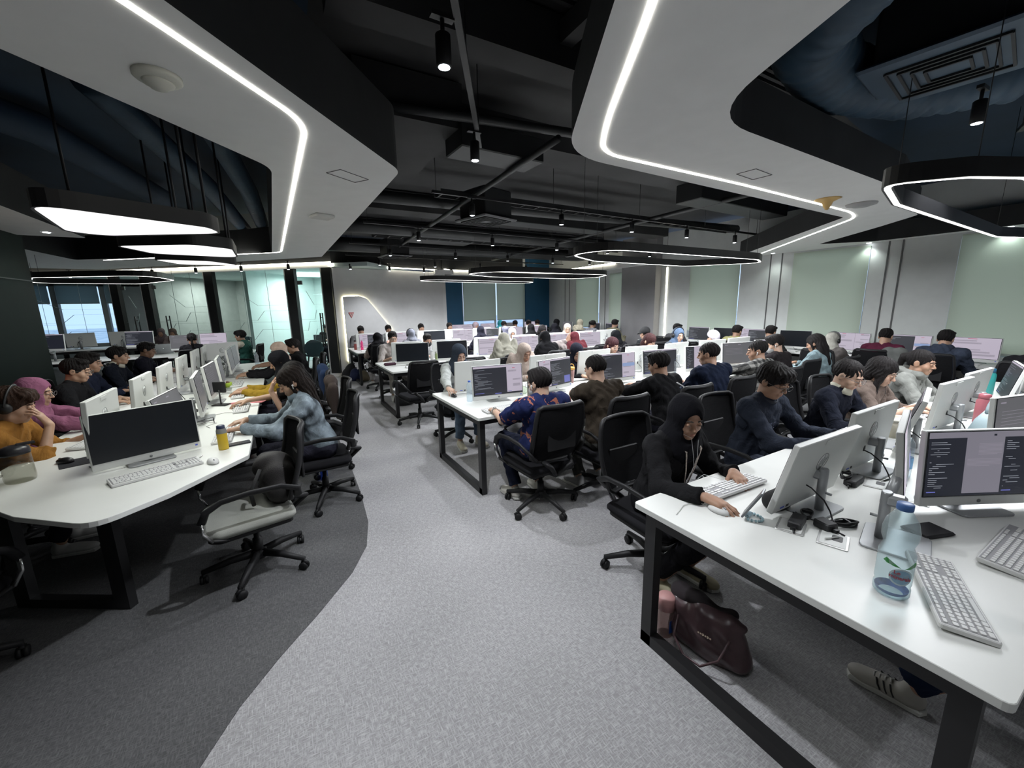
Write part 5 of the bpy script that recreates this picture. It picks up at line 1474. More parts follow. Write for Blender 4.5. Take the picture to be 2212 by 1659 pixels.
    # ---- trousers and shoes
    if legz:
        c = Shape()
        c.cap(hip-V(0.07, 0, 0.01), hip+V(0.07, 0, -0.01), 0.112, k=0.05)
        for (H_, K, A) in LG:
            c.cap(H_, K, 0.088, 0.068, k=0.04)
            A2 = A+V(0, 0, 0.05); c.cap(K, A2, 0.066, 0.055, k=0.03, cut=(A2, (A2-K)/np.linalg.norm(A2-K)))
        link('trousers', mesh_shape(c, max(h, 0.009), 'person_trousers', fold), cloth('cloth_%d_%d_%d' % tuple(int(v*999) for v in legs), legs), root)
        for s, (H_, K, A) in zip((-1, 1), LG):
            c = Shape(); z0 = 0.035; rs = R(6*s)
            hx = A[0]; hy = A[1]
            def sp(x, y, z): return V(hx+x+y*0.12*s, hy+y, z)
            c.ell(sp(0, -0.005, 0.055), (0.038, 0.048, 0.045), 0.02); c.ell(sp(0, 0.07, 0.048), (0.042, 0.08, 0.036), 0.02); c.ell(sp(0, 0.145, 0.040), (0.044, 0.060, 0.030), 0.02)
            c.cap(sp(0, 0.0, 0.06), sp(0, -0.005, 0.095), 0.036, 0.034, k=0.02)
            o = link('shoe', mesh_shape(c, max(h, 0.007), 'person_shoe'), mat('shoe_%d_%d_%d' % tuple(int(v*99) for v in shoe), shoe, 0.6, var=0.1), root)
            if 'stripes' in ex:
                st = MB()
                for q in range(3):
                    for sd in (-1, 1): st.tube([tuple(sp(sd*0.041, 0.035+0.022*q, 0.040)), tuple(sp(sd*0.040, 0.045+0.022*q, 0.060)), tuple(sp(sd*0.026, 0.055+0.022*q, 0.080))], 0.004, 6, flat=(0.005, 0.003))
                st.build('shoe_stripes', mat('stripe_black', (0.02, 0.02, 0.02), 0.6), o)
                st = MB()
                for q in range(4): st.tube([tuple(sp(-0.018, 0.055+0.018*q, 0.084-0.003*q)), tuple(sp(0, 0.060+0.018*q, 0.089-0.003*q)), tuple(sp(0.018, 0.055+0.018*q, 0.084-0.003*q))], 0.003, 5)
                st.build('laces', mat('lace_white', (0.5, 0.5, 0.48), 0.8), o)
            so = MB(); pts = [(0.036, -0.045), (0.040, 0.02), (0.047, 0.12), (0.040, 0.185), (0.0, 0.205), (-0.040, 0.185), (-0.044, 0.12), (-0.036, 0.02), (-0.034, -0.045), (0, -0.058)]
            so.slab([(hx+x+y*0.12*s, hy+y) for x, y in pts], 0.004, 0.03, 0.006)
            so.build('sole', mat('shoe_sole', (0.5, 0.5, 0.47), 0.6), o)
    # ---- hair or head scarf
    def strands(P):
        q = P-hc
        u = q@HM; az = np.arctan2(u[..., 0]-0.012, u[..., 1]+0.02); el = np.arctan2(u[..., 2], np.hypot(u[..., 0], u[..., 1]))
        return 0.0028*np.sin(az*19+3*np.sin(el*4))+0.0018*np.sin(az*43+5*el)+0.0022*np.sin(u[..., 0]*50+u[..., 2]*40)
    hm = mat('hair_%d_%d_%d' % tuple(int(v*999) for v in hairc), hairc, 0.55, var=0.5, scale=60, stretch=(5, 1, 1), bump=0.6, bscale=160, spec=0.2)
    hh = max(h, 0.0055)
    if hair != 'hijab':
        c = Shape()
        vol = {'short': 1.0, 'long': 1.03, 'pony': 0.97, 'fringe': 1.06, 'bun': 0.97, 'crop': 0.955, 'cap': 0.97, 'straight': 1.02}[hair]
        c.ell(HP(0, -0.020, 0.042), (0.085*vol, 0.106*vol, 0.094*vol), 0.01, HMa)
        if hair == 'short': c.ell(HP(0.01, 0.045, 0.102), (0.062, 0.045, 0.028), 0.02, HMa)
        if hair == 'fringe':
            c.ell(HP(0.0, 0.055, 0.088), (0.080, 0.048, 0.040), 0.02, HMa)
            for s in (-1, 0, 1): c.ell(HP(s*0.035, 0.090, 0.062), (0.026, 0.016, 0.026), 0.012, HMa)
        # face opening: a soft block in front of and below the hairline
        c.ell(HP(0, 0.135, -0.075), (0.115, 0.125, 0.128), 0.012, HMa, True)
        if hair not in ('long', 'straight'):
            c.ell(HP(0, 0.02, -0.13), (0.12, 0.085, 0.12), 0.012, HMa, True)
            c.ell(HP(0, -0.10, -0.155), (0.12, 0.10, 0.09), 0.012, HMa, True)
        if hair == 'long':
            tail = nb_-T*0.16+back*0.085
            c.ell(HP(0, -0.065, -0.045), (0.082, 0.055, 0.11), 0.03, HMa)
            c.cap(HP(0, -0.075, -0.08), tail+V(0.02, 0, 0), 0.062, 0.035, k=0.04)
            c.cap(HP(0.05, -0.055, -0.04), nb_-T*0.13+back*0.06+V(0.08, 0, 0), 0.035, 0.022, k=0.03)
            c.cap(HP(-0.05, -0.055, -0.04), nb_-T*0.13+back*0.06+V(-0.08, 0, 0), 0.035, 0.022, k=0.03)
            for s in (-1, 1): c.cap(HP(s*0.068, 0.015, 0.03), HP(s*0.066, 0.02, -0.10), 0.020, 0.012, k=0.02)
        if hair == 'straight':
            c.ell(HP(0, -0.06, -0.05), (0.084, 0.055, 0.12), 0.03, HMa)
            c.cap(HP(0, -0.07, -0.08), nb_-T*0.22+back*0.085, 0.064, 0.050, k=0.04)
            for s in (-1, 1):
                c.ell(HP(s*0.074, -0.004, -0.005), (0.024, 0.036, 0.045), 0.015, HMa)
                c.cap(HP(s*0.066, 0.030, 0.045), HP(s*0.070, 0.040, -0.12), 0.024, 0.026, k=0.02)
                c.cap(HP(s*0.070, 0.040, -0.12), nb_-T*0.22+V(s*0.085, 0.115, 0), 0.026, 0.018, k=0.02)
        if hair == 'pony':
            c.ball(HP(0, -0.125, 0.035), 0.032, 0.02)
            c.cap(HP(0, -0.14, 0.03), HP(0, -0.155, -0.10), 0.032, 0.020, k=0.02); c.cap(HP(0, -0.155, -0.10), nb_+back*0.10-T*0.08, 0.024, 0.012, k=0.02)
        if hair == 'bun':
            c.ball(HP(0, -0.125, 0.02), 0.045, 0.02)
        link('hair', mesh_shape(c, hh, 'person_hair', strands), hm, root)
    else:
        c = Shape(); hcol = hijc or (0.02, 0.02, 0.022)
        c.ell(HP(0, -0.015, 0.030), (0.090, 0.112, 0.103), 0.02, HMa)
        c.ell(HP(0, 0.014, -0.045), (0.075, 0.076, 0.090), 0.03, HMa)
        c.cap(HP(0, -0.02, -0.06), nb_, 0.078, 0.085, k=0.04)
        c.cap(nb_+V(-0.05, 0.0, 0.0), nb_+V(0.05, 0.0, 0.0), 0.075, k=0.05)
        c.ell(nb_-T*(0.06+0.25*drape)+V(0, 0.055, 0), (0.130, 0.085, 0.105+0.25*drape), 0.05)
        if drape > 0:
            c.ell(nb_-T*(0.08+0.7*drape)+back*0.05, (0.165, 0.085, 0.13+0.7*drape), 0.06)
            for s in (-1, 1): c.ell(S[(s+1)//2]-T*0.07, (0.075, 0.09, 0.12+0.4*drape), 0.06)
        c.ell(HP(0, 0.118, -0.020), (0.060, 0.078, 0.092), 0.010, HMa, True)
        def folds(P):
            q = P-hc
            return 0.004*np.sin(q[..., 0]*40+q[..., 2]*58+3*np.sin(q[..., 1]*30))*np.clip(-q[..., 2]*8+0.2, 0, 1)+0.0025*np.sin(q[..., 1]*55+q[..., 2]*35)
        link('headscarf', mesh_shape(c, hh, 'person_headscarf', folds), cloth('scarf_%d_%d_%d' % tuple(int(v*999) for v in hcol), hcol, big=0.35), root)
    # ---- face details
    if lod < 2:
        fb = MB(); HT = Matrix.Translation(hc) @ Matrix([list(HM[0]), list(HM[1]), list(HM[2])]).to_4x4()
        for s in (-1, 1):
            fb.sph((s*0.031, 0.0875, 0.000), (0.0095, 0.0085, 0.0042 if nod > 8 else 0.0058), 12, 8, 0, HT)
            fb.sph((s*0.031, 0.0932, -0.0012), (0.0042, 0.003, 0.0036), 10, 6, 1, HT)
        fb.build('eyes', [mat('eye_white', (0.30, 0.28, 0.26), 0.4), mat('dark_brown_iris', (0.015, 0.010, 0.008), 0.2)], root)
        fb = MB()
        for s in (-1, 1):
            fb.tube([HT @ Vector((s*x, y, z)) for x, y, z in ((0.014, 0.0925, 0.024), (0.026, 0.0935, 0.029), (0.039, 0.086, 0.027), (0.049, 0.075, 0.020))], [0.003, 0.0036, 0.0033, 0.0015], 6, flat=None)
            fb.tube([HT @ Vector((s*x, y, z)) for x, y, z in ((0.019, 0.0945, 0.004), (0.031, 0.0975, 0.0065), (0.044, 0.090, 0.002))], 0.0012, 5)
        fb.build('eyebrows', hm if hair != 'hijab' else mat('brow_hair', (0.02, 0.015, 0.012), 0.6), root)
        if 'mask' not in ex:
            fb = MB()
            fb.sph((0, 0.0885, -0.0575), (0.020, 0.0055, 0.0042), 14, 8, 0, HT); fb.sph((0, 0.0880, -0.0655), (0.017, 0.0058, 0.0048), 14, 8, 0, HT)
            fb.build('lips', mat('lips_'+skin, tuple(a*b for a, b in zip(sk, (0.95, 0.62, 0.62))), 0.45), root)
    HT = Matrix.Translation(hc) @ Matrix([list(HM[0]), list(HM[1]), list(HM[2])]).to_4x4()
    if 'glasses' in ex:
        fb = MB()
        for s in (-1, 1):
            lp = [HT @ Vector((s*0.033+x, 0.111-0.0, z)) for x, z in rrect(0.046, 0.034, 0.015, 4, 0, 0.0)]
            fb.tube(lp, 0.0016, 6, closed=True)
            fb.tube([HT @ Vector(p) for p in ((s*0.056, 0.111, 0.006), (s*0.078, 0.085, 0.008), (s*0.084, 0.0, 0.006), (s*0.082, -0.02, -0.012))], 0.0016, 6)
        fb.tube([HT @ Vector(p) for p in ((-0.010, 0.111, 0.004), (0, 0.113, 0.008), (0.010, 0.111, 0.004))], 0.0016, 6)
        g = fb.build('glasses', mat('spectacle_frame', ex['glasses'], 0.3), root)
        fb = MB()
        for s in (-1, 1): fb.add([HT @ Vector((s*0.033+x, 0.111, z)) for x, z in rrect(0.044, 0.032, 0.015, 4)], [tuple(range(20))])
        fb.build('lenses', MATS['window_glass'], g)
    if 'earbud' in ex:
        fb = MB()
        for s in (-1, 1):
            fb.sph((s*0.088, 0.008, -0.010), 0.008, 10, 6, 0, HT); fb.cyl((s*0.090, 0.010, -0.012), (s*0.088, 0.018, -0.040), 0.0032, n=8, T=HT)
        fb.build('earbuds', mat('earbud_white', (0.75, 0.75, 0.75), 0.3), root)
    if 'headphones' in ex:
        fb = MB(); fb.tube([HT @ Vector((0.098*math.cos(R(a)), -0.01, 0.03+0.112*math.sin(R(a)))) for a in range(-10, 191, 12)], 0.007, 8, flat=(0.012, 0.006))
        for s in (-1, 1): fb.lathe([(0.001, 0), (0.034, 0), (0.037, 0.008), (0.034, 0.024), (0.001, 0.026)], 18, 0, HT @ TM((s*0.080, -0.008, -0.002), (0, R(90*s), 0)))
        fb.build('headphones', mat('headphone_black', (0.015, 0.015, 0.016), 0.45), root)
    if 'mask' in ex:
        c = Shape(); c.ell(HP(0, 0.055, -0.055), (0.060, 0.062, 0.060), 0.01, HMa); c.ell(HP(0, -0.04, -0.03), (0.12, 0.075, 0.2), 0.004, HMa, True); c.ell(HP(0, 0.08, 0.055), (0.12, 0.1, 0.06), 0.006, HMa, True)
        o = link('face_mask', mesh_shape(c, hh, 'person_mask'), mat('mask_white' if ex['mask'][0] > 0.3 else 'mask_dark', ex['mask'], 0.8, bump=0.05), root)
        fb = MB()
        for s in (-1, 1): fb.tube([HT @ Vector(p) for p in ((s*0.057, 0.05, -0.03), (s*0.078, 0.01, 0.0), (s*0.084, -0.02, 0.01), (s*0.08, -0.018, -0.03), (s*0.055, 0.045, -0.075))], 0.0013, 5)
        fb.build('ear_loops', MATS[o.data.materials[0].name], o)
    if 'collar' in ex:
        fb = MB(); n = 22
        NT = Matrix.Translation(nb_+V(0, 0.018, 0.006)) @ Matrix.Rotation(-th-R(18), 4, 'X')
        vs = []; fs = []
        for k in range(n):
            a = R(-78+336*k/(n-1)+90+0) + R(12)
            for (r, z) in ((0.060, 0.045), (0.066, 0.048), (0.088, 0.006)): vs.append((r*math.cos(a), r*math.sin(a)*0.95, z))
        for k in range(n-1):
            for j in range(2): fs.append((k*3+j, (k+1)*3+j, (k+1)*3+j+1, k*3+j+1))
        fb.add(vs, fs, 0, True, NT); o = fb.build('collar', mat('collar_cloth_%d' % int(ex['collar'][0]*99), ex['collar'], 0.8), root)
        md = o.modifiers.new('thick', 'SOLIDIFY'); md.thickness = 0.003
    if 'crewneck' in ex:
        fb = MB(); NT = Matrix.Translation(nb_+V(0, 0.018, 0.004)) @ Matrix.Rotation(-th-R(14), 4, 'X')
        fb.tube([NT @ Vector((0.070*math.cos(R(a)), 0.068*math.sin(R(a)), 0.008)) for a in range(0, 360, 15)], 0.007, 8, closed=True, flat=(0.006, 0.012))
        fb.build('neckband', mat('neckband_%d' % int(ex['crewneck'][2]*999), ex['crewneck'], 0.85), root)
    if 'hood' in ex:
        c = Shape()
        for a in range(-60, 241, 20):
            q = nb_+V(0.088*math.cos(R(a-90)), 0.0, 0)+V(0, 0.085*math.sin(R(a-90))*1.0-0.005, 0.02+0.022*math.sin(R(a-90))*-1)
            c.ball(q, 0.034, 0.03)
        c.ell(nb_+back*0.075-T*0.05, (0.10, 0.04, 0.075), 0.04)
        link('hood', mesh_shape(c, max(h, 0.007), 'person_hood', fold), tm, root)
    if 'bracelet' in ex:
        i, colr = ex['bracelet']; (s_, E, W) = arms[i]; d = (W-E)/np.linalg.norm(W-E)
        fb = MB(); q = Vector(tuple(d)).to_track_quat('Z', 'Y').to_matrix().to_4x4(); MT = Matrix.Translation(W-d*0.02) @ q
        fb.tube([MT @ Vector((0.030*math.cos(R(a)), 0.030*math.sin(R(a)), 0)) for a in range(0, 360, 20)], 0.004, 6, closed=True, flat=(0.003, 0.008))
        fb.lathe([(0.001, 0), (0.017, 0), (0.017, 0.008), (0.001, 0.009)], 16, 0, MT @ TM((0, 0.028 if True else 0, 0), (R(-90), 0, 0)))
        fb.build('wristwatch', mat('watch_metal', colr, 0.25, 0.7), root)
    if 'lanyard' in ex:
        fb = MB()
        for s in (-1, 1):
            fb.tube([nb_+V(s*0.07, 0.035, 0.035), nb_-T*0.06+V(s*0.062, 0.135, 0), nb_-T*0.18+V(s*0.035, 0.150, 0), nb_-T*0.32+V(s*0.004, 0.155, 0)], 0.004, 6, flat=(0.009, 0.0015))
        fb.box(tuple(nb_-T*0.345+V(0, 0.158, 0)), (0.02, 0.006, 0.03))
        fb.build('lanyard', mat('beige_lanyard', (0.42, 0.36, 0.31), 0.7, var=0.5, scale=120), root)
        fb = MB()
        for s in (-1, 1):
            fb.tube([HP(s*0.05, 0.07, -0.06), nb_+V(s*0.03, 0.12, 0.02), nb_-T*0.10+V(s*0.016, 0.158, 0), nb_-T*0.16+V(0.0, 0.165, 0)], 0.0014, 5)
        fb.tube([nb_-T*0.16+V(0.0, 0.165, 0), nb_-T*0.30+V(0.02, 0.168, 0), V(0.0, 0.30, 0.77), V(-0.05, 0.42, 0.762), V(-0.12, 0.50, 0.76)], 0.0014, 5)
        fb.build('earphone_wire', mat('earbud_white', (0.75, 0.75, 0.75), 0.3), root)
    if 'cap' in ex:
        c = Shape(); c.ell(HP(0, -0.02, 0.05), (0.094, 0.115, 0.098), 0.01, HMa); c.ell(HP(0, 0.0, -0.10), (0.14, 0.16, 0.135), 0.008, HMa, True); c.ell(HP(0, 0.11, 0.045), (0.07, 0.065, 0.010), 0.008, HMa)
        o = link('cap', mesh_shape(c, hh, 'person_cap'), mat('cap_cloth_%d' % int(ex['cap'][0]*99), ex['cap'], 0.8, bump=0.05), root)
    if 'print' in ex:
        fb = MB(); zc = hip+T*0.27*sc
        letters = {'N': [((0, 0), (0, 1)), ((0, 1), (0.6, 0)), ((0.6, 0), (0.6, 1))], 'I': [((0.1, 0), (0.1, 1))], 'K': [((0, 0), (0, 1)), ((0, 0.45), (0.6, 1)), ((0.15, 0.55), (0.6, 0))], 'E': [((0, 0), (0, 1)), ((0, 0), (0.5, 0)), ((0, 0.5), (0.4, 0.5)), ((0, 1), (0.5, 1))]}
        x0 = 0.05
        for chx in 'NNE':
            for (p, q) in letters[chx]:
                for o_ in (0, 0.004):
                    pts = []
                    for t in np.linspace(0, 1, 4):
                        lx = x0-(p[0]+(q[0]-p[0])*t)*0.030+o_; lz = (p[1]+(q[1]-p[1])*t-0.5)*0.046
                        pt = zc+T*(lz)+V(lx, 0, 0); pts.append(V(pt[0], pt[1]+0.108*infl+0.004-0.5*lx*lx, pt[2]))
                    fb.tube(pts, 0.0012, 5)
            x0 -= 0.034 if chx != 'I' else 0.016
        fb.build('chest_lettering', mat('faded_print', (0.10, 0.12, 0.18), 0.8), root)
    return root
# ------------------------------------------------------------------ placing everything
def w2l(head, face, lean, p, female=False):
    """world point -> person's own frame (same arithmetic as in person())"""
    th = R(lean); hcy = 0.45*math.sin(th)*1.0+0.055
    ca, sa = math.cos(R(face)), math.sin(R(face))
    wx = head[0]+hcy*sa; wy = head[1]-hcy*ca
    dx, dy = p[0]-wx, p[1]-wy
    return (dx*ca+dy*sa, -dx*sa+dy*ca, p[2])
def seat_of(head, face, lean):
    th = R(lean); hcy = 0.45*math.sin(th)+0.055
    ca, sa = math.cos(R(face)), math.sin(R(face))
    return head[0]+hcy*sa, head[1]-hcy*ca
BLK = (0.012, 0.012, 0.014); NVY = (0.012, 0.018, 0.040)

def near_people():
    def P(label, head, face, chairlab=None, lean=12, hands=None, chair_dx=0, seatmat=None, crot=0, **kw):
        if hands:
            kw['hl'] = w2l(head, face, lean, hands[0])+tuple(hands[0][3:]); kw['hr'] = w2l(head, face, lean, hands[1])+tuple(hands[1][3:])
        t = person(label, head, face, lean=lean, **kw)
        if chairlab:
            x, y = seat_of(head, face, lean)
            chair(x, y, face, chairlab, seat=seatmat, base_rot=crot)
        return t
    # --- far side of the foreground desk, facing the camera side
    P('woman in a black headscarf and jacket with a lanyard, hand on a white mouse', (1.93, 1.42, 1.06), 180, 'black mesh chair under the woman in black at the foreground desk', lean=15,
      hands=((2.05, 1.20, 0.79), (1.66, 1.10, 0.79)), lod=0, hair='hijab', hijc=(0.006, 0.006, 0.008), top=(0.010, 0.010, 0.011), legs=(0.008, 0.008, 0.010), skin='b', female=True, nod=16, yaw=-22, extras={'lanyard': 1}.items(), shoe=(0.30, 0.27, 0.18), crot=20, foot=-0.25)
    P('young man in round glasses and a navy sweatshirt with outlined letters', (3.0, 1.52, 1.14), 180, 'black chair under the man in the lettered navy sweatshirt', lean=10,
      hands=((3.22, 1.18, 0.79), (2.92, 1.14, 0.79)), lod=0, hair='fringe', top=(0.022, 0.027, 0.040), legs=(0.03, 0.035, 0.05), skin='b', nod=22, yaw=-6, extras={'glasses': (0.10, 0.10, 0.10), 'print': 1, 'crewneck': (0.020, 0.025, 0.036), 'earbud': 0}.items() if False else {'glasses': (0.12, 0.12, 0.12), 'print': 1, 'crewneck': (0.020, 0.025, 0.036)}.items(), crot=50, foot=-0.1)
    P('young man in dark-rimmed glasses with a white collar over a navy sweater', (3.95, 1.44, 1.09), 180, 'black chair under the man with the white collar', lean=14,
      lod=0, hair='crop', top=(0.010, 0.012, 0.020), skin='d', nod=24, yaw=-4, extras={'glasses': (0.02, 0.02, 0.02), 'collar': (0.55, 0.54, 0.44)}.items(), foot=-0.1)
    P('woman with long straight black hair in a dark striped cardigan', (4.55, 1.42, 1.06), 180, 'black chair under the woman with long straight black hair', lean=14,
      lod=0, hair='straight', top=(0.13, 0.10, 0.085), skin='d', nod=22, female=True, sleeve='pushed', foot=-0.1)
    P('woman with tied back hair in a grey hooded top, near the right edge', (5.4, 1.40, 1.07), 180, 'black chair under the woman in the grey hooded top', lean=12,
      lod=0, hair='pony', top=(0.20, 0.205, 0.19), skin='b', nod=8, yaw=-3, female=True, extras={'hood': 1}.items(), foot=-0.1)
    P('seated person whose trainer shows under the foreground desk', (2.25, -0.22, 1.08), 0, None, lean=6, lod=1, hair='short', top=NVY, legs=(0.012, 0.020, 0.045), skin='b', shoe=(0.42, 0.40, 0.36), hands=((2.12, -0.05, 0.64), (2.38, -0.05, 0.64)), foot=0.33, extras={'stripes': 1}.items())
    # --- near side of the second desk, backs to the camera
    P('man in a navy floral print shirt with a wristwatch and face mask', (1.79, 2.70, 1.03), 0, 'black mesh chair under the man in the floral print shirt', lean=-6,
      hands=((1.57, 3.10, 0.79), (1.98, 3.15, 0.79)), lod=0, hair='short', top=NVY, topmat=blobs('floral_print', (0.012, 0.018, 0.070), [(0.34, 0.12, 0.08), (0.09, 0.09, 0.10), (0.42, 0.16, 0.05)], 9, (0.585, 0.66, 0.70)), legs=(0.012, 0.015, 0.03),
      sleeve='short', skin='d', nod=14, yaw=14, extras={'glasses': (0.03, 0.03, 0.03), 'mask': (0.45, 0.45, 0.45), 'bracelet': (0, (0.6, 0.58, 0.55)), 'earbud': 1}.items(), shoe=(0.62, 0.60, 0.55), build_=1.08, foot=-0.18, crot=38)
    P('man in a dark brown knitted jacket beside the floral shirt', (2.42, 2.74, 1.13), 0, 'black chair under the man in the brown jacket', lean=12,
      hands=((2.60, 3.30, 0.80), (2.86, 3.22, 0.80)), lod=0, hair='crop', top=(0.038, 0.030, 0.022), legs=(0.06, 0.06, 0.055), skin='d', nod=16, yaw=10, build_=1.08, shoe=(0.3, 0.3, 0.3), foot=-0.2, crot=10)
    P('young man in black seated right of the brown knitted jacket', (3.22, 2.72, 1.10), 0, 'black chair with a pale strap hanging down its back', lean=14,
      hands=((3.08, 3.17, 0.80), (3.42, 3.2, 0.80)), lod=0, hair='short', top=(0.010, 0.010, 0.011), skin='b', nod=16, yaw=14, crot=60)
    P('heavy-set man in a dark navy shirt, left of the checked shirt', (3.97, 2.70, 1.15), 0, 'black chair under the heavy-set man in navy', lean=8,
      lod=0, hair='crop', top=(0.008, 0.012, 0.026), skin='b', nod=8, yaw=22, build_=1.18, crot=25)
    P('man in a grey checked shirt with a white earphone, pointing at his screen', (4.93, 2.72, 1.11), 0, 'black chair under the man in the checked shirt', lean=8,
      hands=((4.80, 3.20, 0.84), (5.15, 3.15, 0.80)), lod=0, hair='crop', top=(0.1, 0.1, 0.1), topmat=plaid('grey_check', (0.26, 0.255, 0.24), (0.10, 0.10, 0.095), (0.03, 0.03, 0.03), 26), skin='b', nod=10, yaw=38, extras={'earbud': 1}.items(), crot=5)
    P('man in a white face mask and black jacket with a striped yoke', (5.75, 2.95, 1.13), 0, 'black chair under the man in the white face mask', lean=16,
      lod=1, hair='short', top=(0.018, 0.015, 0.016), skin='d', nod=20, yaw=40, extras={'mask': (0.62, 0.63, 0.62), 'earbud': 1}.items())
    P('woman with long black hair in a light blue knitted top, back to the camera', (6.46, 2.78, 1.10), 0, 'large black chair behind the woman in light blue', lean=12,
      lod=1, hair='long', top=(0.20, 0.27, 0.29), skin='b', nod=20, yaw=8, female=True)
    # --- far side of the second desk, facing the camera
    P('woman in a slate grey headscarf and white top holding a black mouse', (1.88, 4.62, 1.13), 180, 'black chair under the woman in the slate grey headscarf', lean=16,
      hands=((2.05, 4.22, 0.79), (1.52, 4.08, 0.79)), lod=0, hair='hijab', hijc=(0.040, 0.052, 0.070), top=(0.42, 0.44, 0.42), legs=(0.10, 0.14, 0.20), skin='d', nod=22, female=True, shoe=(0.46, 0.43, 0.34), crot=12)
    # --- left bench, backs to the dark green wall
    P('person in headphones and a mustard sweater resting chin on hand, at the left edge', (-1.64, 4.0, 1.10), -90, 'black chair at the left edge under the person in headphones', lean=18,
      hands=((-1.36, 4.2, 0.79), (-1.475, 3.97, 0.945, 0.1, 0.9, -1.0, 0.0, -0.4, 0.9)), lod=0, hair='fringe', hairc=(0.035, 0.018, 0.012), top=(0.28, 0.13, 0.03), sleeve='pushed', skin='a', nod=14, yaw=4, extras={'headphones': 1}.items(), foot=-0.1)
    P('woman in a mauve pink headscarf and glasses', (-1.80, 4.72, 1.08), -90, 'black chair under the woman in the mauve pink headscarf', lean=16,
      lod=0, hair='hijab', hijc=(0.26, 0.10, 0.17), top=(0.26, 0.10, 0.17), skin='a', nod=10, female=True, extras={'glasses': (0.15, 0.14, 0.13)}.items(), hands=((-1.30, 4.88, 0.79), (-1.34, 4.58, 0.79)))
    P('man in thin dark glasses and a black shirt near the green panel', (-1.86, 5.75, 1.14), -90, 'black chair under the man in thin dark glasses', lean=14,
      lod=0, hair='short', top=BLK, skin='a', nod=12, extras={'glasses': (0.02, 0.02, 0.02)}.items())
    P('man in a gold-trimmed dark jacket, half behind the man in thin glasses', (-1.98, 6.5, 1.15), -90, 'black chair under the man in the gold-trimmed jacket', lean=10,
      lod=1, hair='short', top=(0.014, 0.018, 0.036), skin='b', nod=8)
    P('man with a flat crew cut and a pale collar at the left bench', (-1.93, 7.3, 1.15), -90, 'black chair under the man with the pale collar', lean=10,
      lod=0, hair='short', top=(0.010, 0.012, 0.02), skin='a', nod=4, extras={'collar': (0.45, 0.43, 0.36)}.items())
    P('man in reddish glasses and black, last along the left side of the left bench', (-1.85, 8.3, 1.14), -90, 'black chair under the man in reddish glasses', lean=14,
      lod=1, hair='short', top=(0.012, 0.012, 0.02), skin='c', nod=14, extras={'glasses': (0.15, 0.03, 0.02)}.items())
    # --- left bench, aisle side
    dm = mat('washed_denim', (0.19, 0.23, 0.26), 0.85, var=0.75, scale=9, bump=0.15, bscale=200, detail=5)
    P('woman with long dark wavy hair in a light denim jacket', (0.03, 3.8, 1.11), 90, None, lean=16,
      hands=((-0.36, 3.70, 0.80), (-0.34, 3.98, 0.80)), lod=0, hair='long', top=(0.17, 0.22, 0.26), topmat=dm, skin='a', nod=26, yaw=4, female=True, build_=1.06, extras={'collar': (0.17, 0.22, 0.26), 'bracelet': (0, (0.6, 0.6, 0.6)), 'earbud': 1}.items(), hairc=(0.014, 0.009, 0.007))
    chair(0.20, 3.80, 90, 'black mesh chair under the woman in the denim jacket')
    P('long-haired person in black, hand to the face, behind the denim jacket', (0.06, 4.62, 1.05), 90, 'black chair with a brown bag hung over its back', lean=18,
      hands=((-0.14, 4.52, 0.93, 0.0, 0.9, -1.0, 0.0, -0.3, 0.9), (-0.42, 4.8, 0.80)), lod=0, hair='long', top=(0.014, 0.012, 0.012), sleeve='short', skin='a', nod=24, female=True)
    P('woman in a black headscarf and mustard yellow sleeves at the left bench', (-0.06, 5.5, 1.11), 90, 'black chair under the woman with mustard yellow sleeves', lean=18,
      hands=((-0.46, 5.42, 0.80), (-0.44, 5.66, 0.80)), lod=0, hair='hijab', hijc=(0.008, 0.008, 0.010), top=(0.30, 0.19, 0.025), skin='a', nod=26, female=True)
    P('woman in a cream and beige headscarf and black top', (-0.06, 6.9, 1.12), 90, 'black chair under the woman in the cream headscarf', lean=16,
      hands=((-0.50, 6.85, 0.80), (-0.50, 7.1, 0.80)), lod=0, hair='hijab', hijc=(0.52, 0.40, 0.33), top=(0.012, 0.012, 0.014), skin='a', nod=18, female=True)
    P('man in black with short hair, last on the aisle side of the left bench', (0.14, 7.65, 1.11), 90, 'black chair under the man in black at the far end of the aisle side', lean=12,
      hands=((-0.48, 7.6, 0.80), (-0.46, 7.85, 0.80)), lod=1, hair='short', top=(0.012, 0.012, 0.013), skin='b', nod=12, sleeve='short')
    # --- beyond the left bench
    P('young man in a green varsity jacket with cream sleeves, beyond the left bench', (-0.81, 11.0, 1.16), 75, 'black chair under the young man in the varsity jacket', lean=4, lod=1, hair='fringe', top=(0.03, 0.10, 0.08), skin='b', nod=4,
      extras={'sleeves': (0.55, 0.52, 0.42), 'earbud': 1}.items(), build_=1.1, hands=((-1.3, 11.2, 0.80), (-1.25, 11.45, 0.80)))
    P('woman with a black ponytail and scrunchie facing a lit screen beyond the left bench', (-1.62, 10.6, 1.17), 5, 'black chair under the woman with the ponytail', lean=8, lod=1, hair='pony', top=(0.02, 0.02, 0.024), skin='b', nod=8, female=True)
    P('head in a mauve scarf behind the white screen near the charcoal posts, left one', (-2.97, 13.0+2.0, 1.28), 180, None, lod=2, hair='hijab', hijc=(0.14, 0.11, 0.115), top=(0.12, 0.10, 0.10), female=True, lean=8)
    P('head in a brown scarf behind the laptop near the charcoal posts, right one', (-2.60, 13.0+1.4, 1.27), 180, None, lod=2, hair='hijab', hijc=(0.13, 0.10, 0.085), top=(0.20, 0.16, 0.15), female=True, lean=8)
    P('person in black seen through the glass door of the teal meeting room', (1.22, 13.7, 1.13), 150, 'dark chair in the teal meeting room under the person in black', lod=1, hair='short', top=BLK, skin='d', lean=10, nod=8)

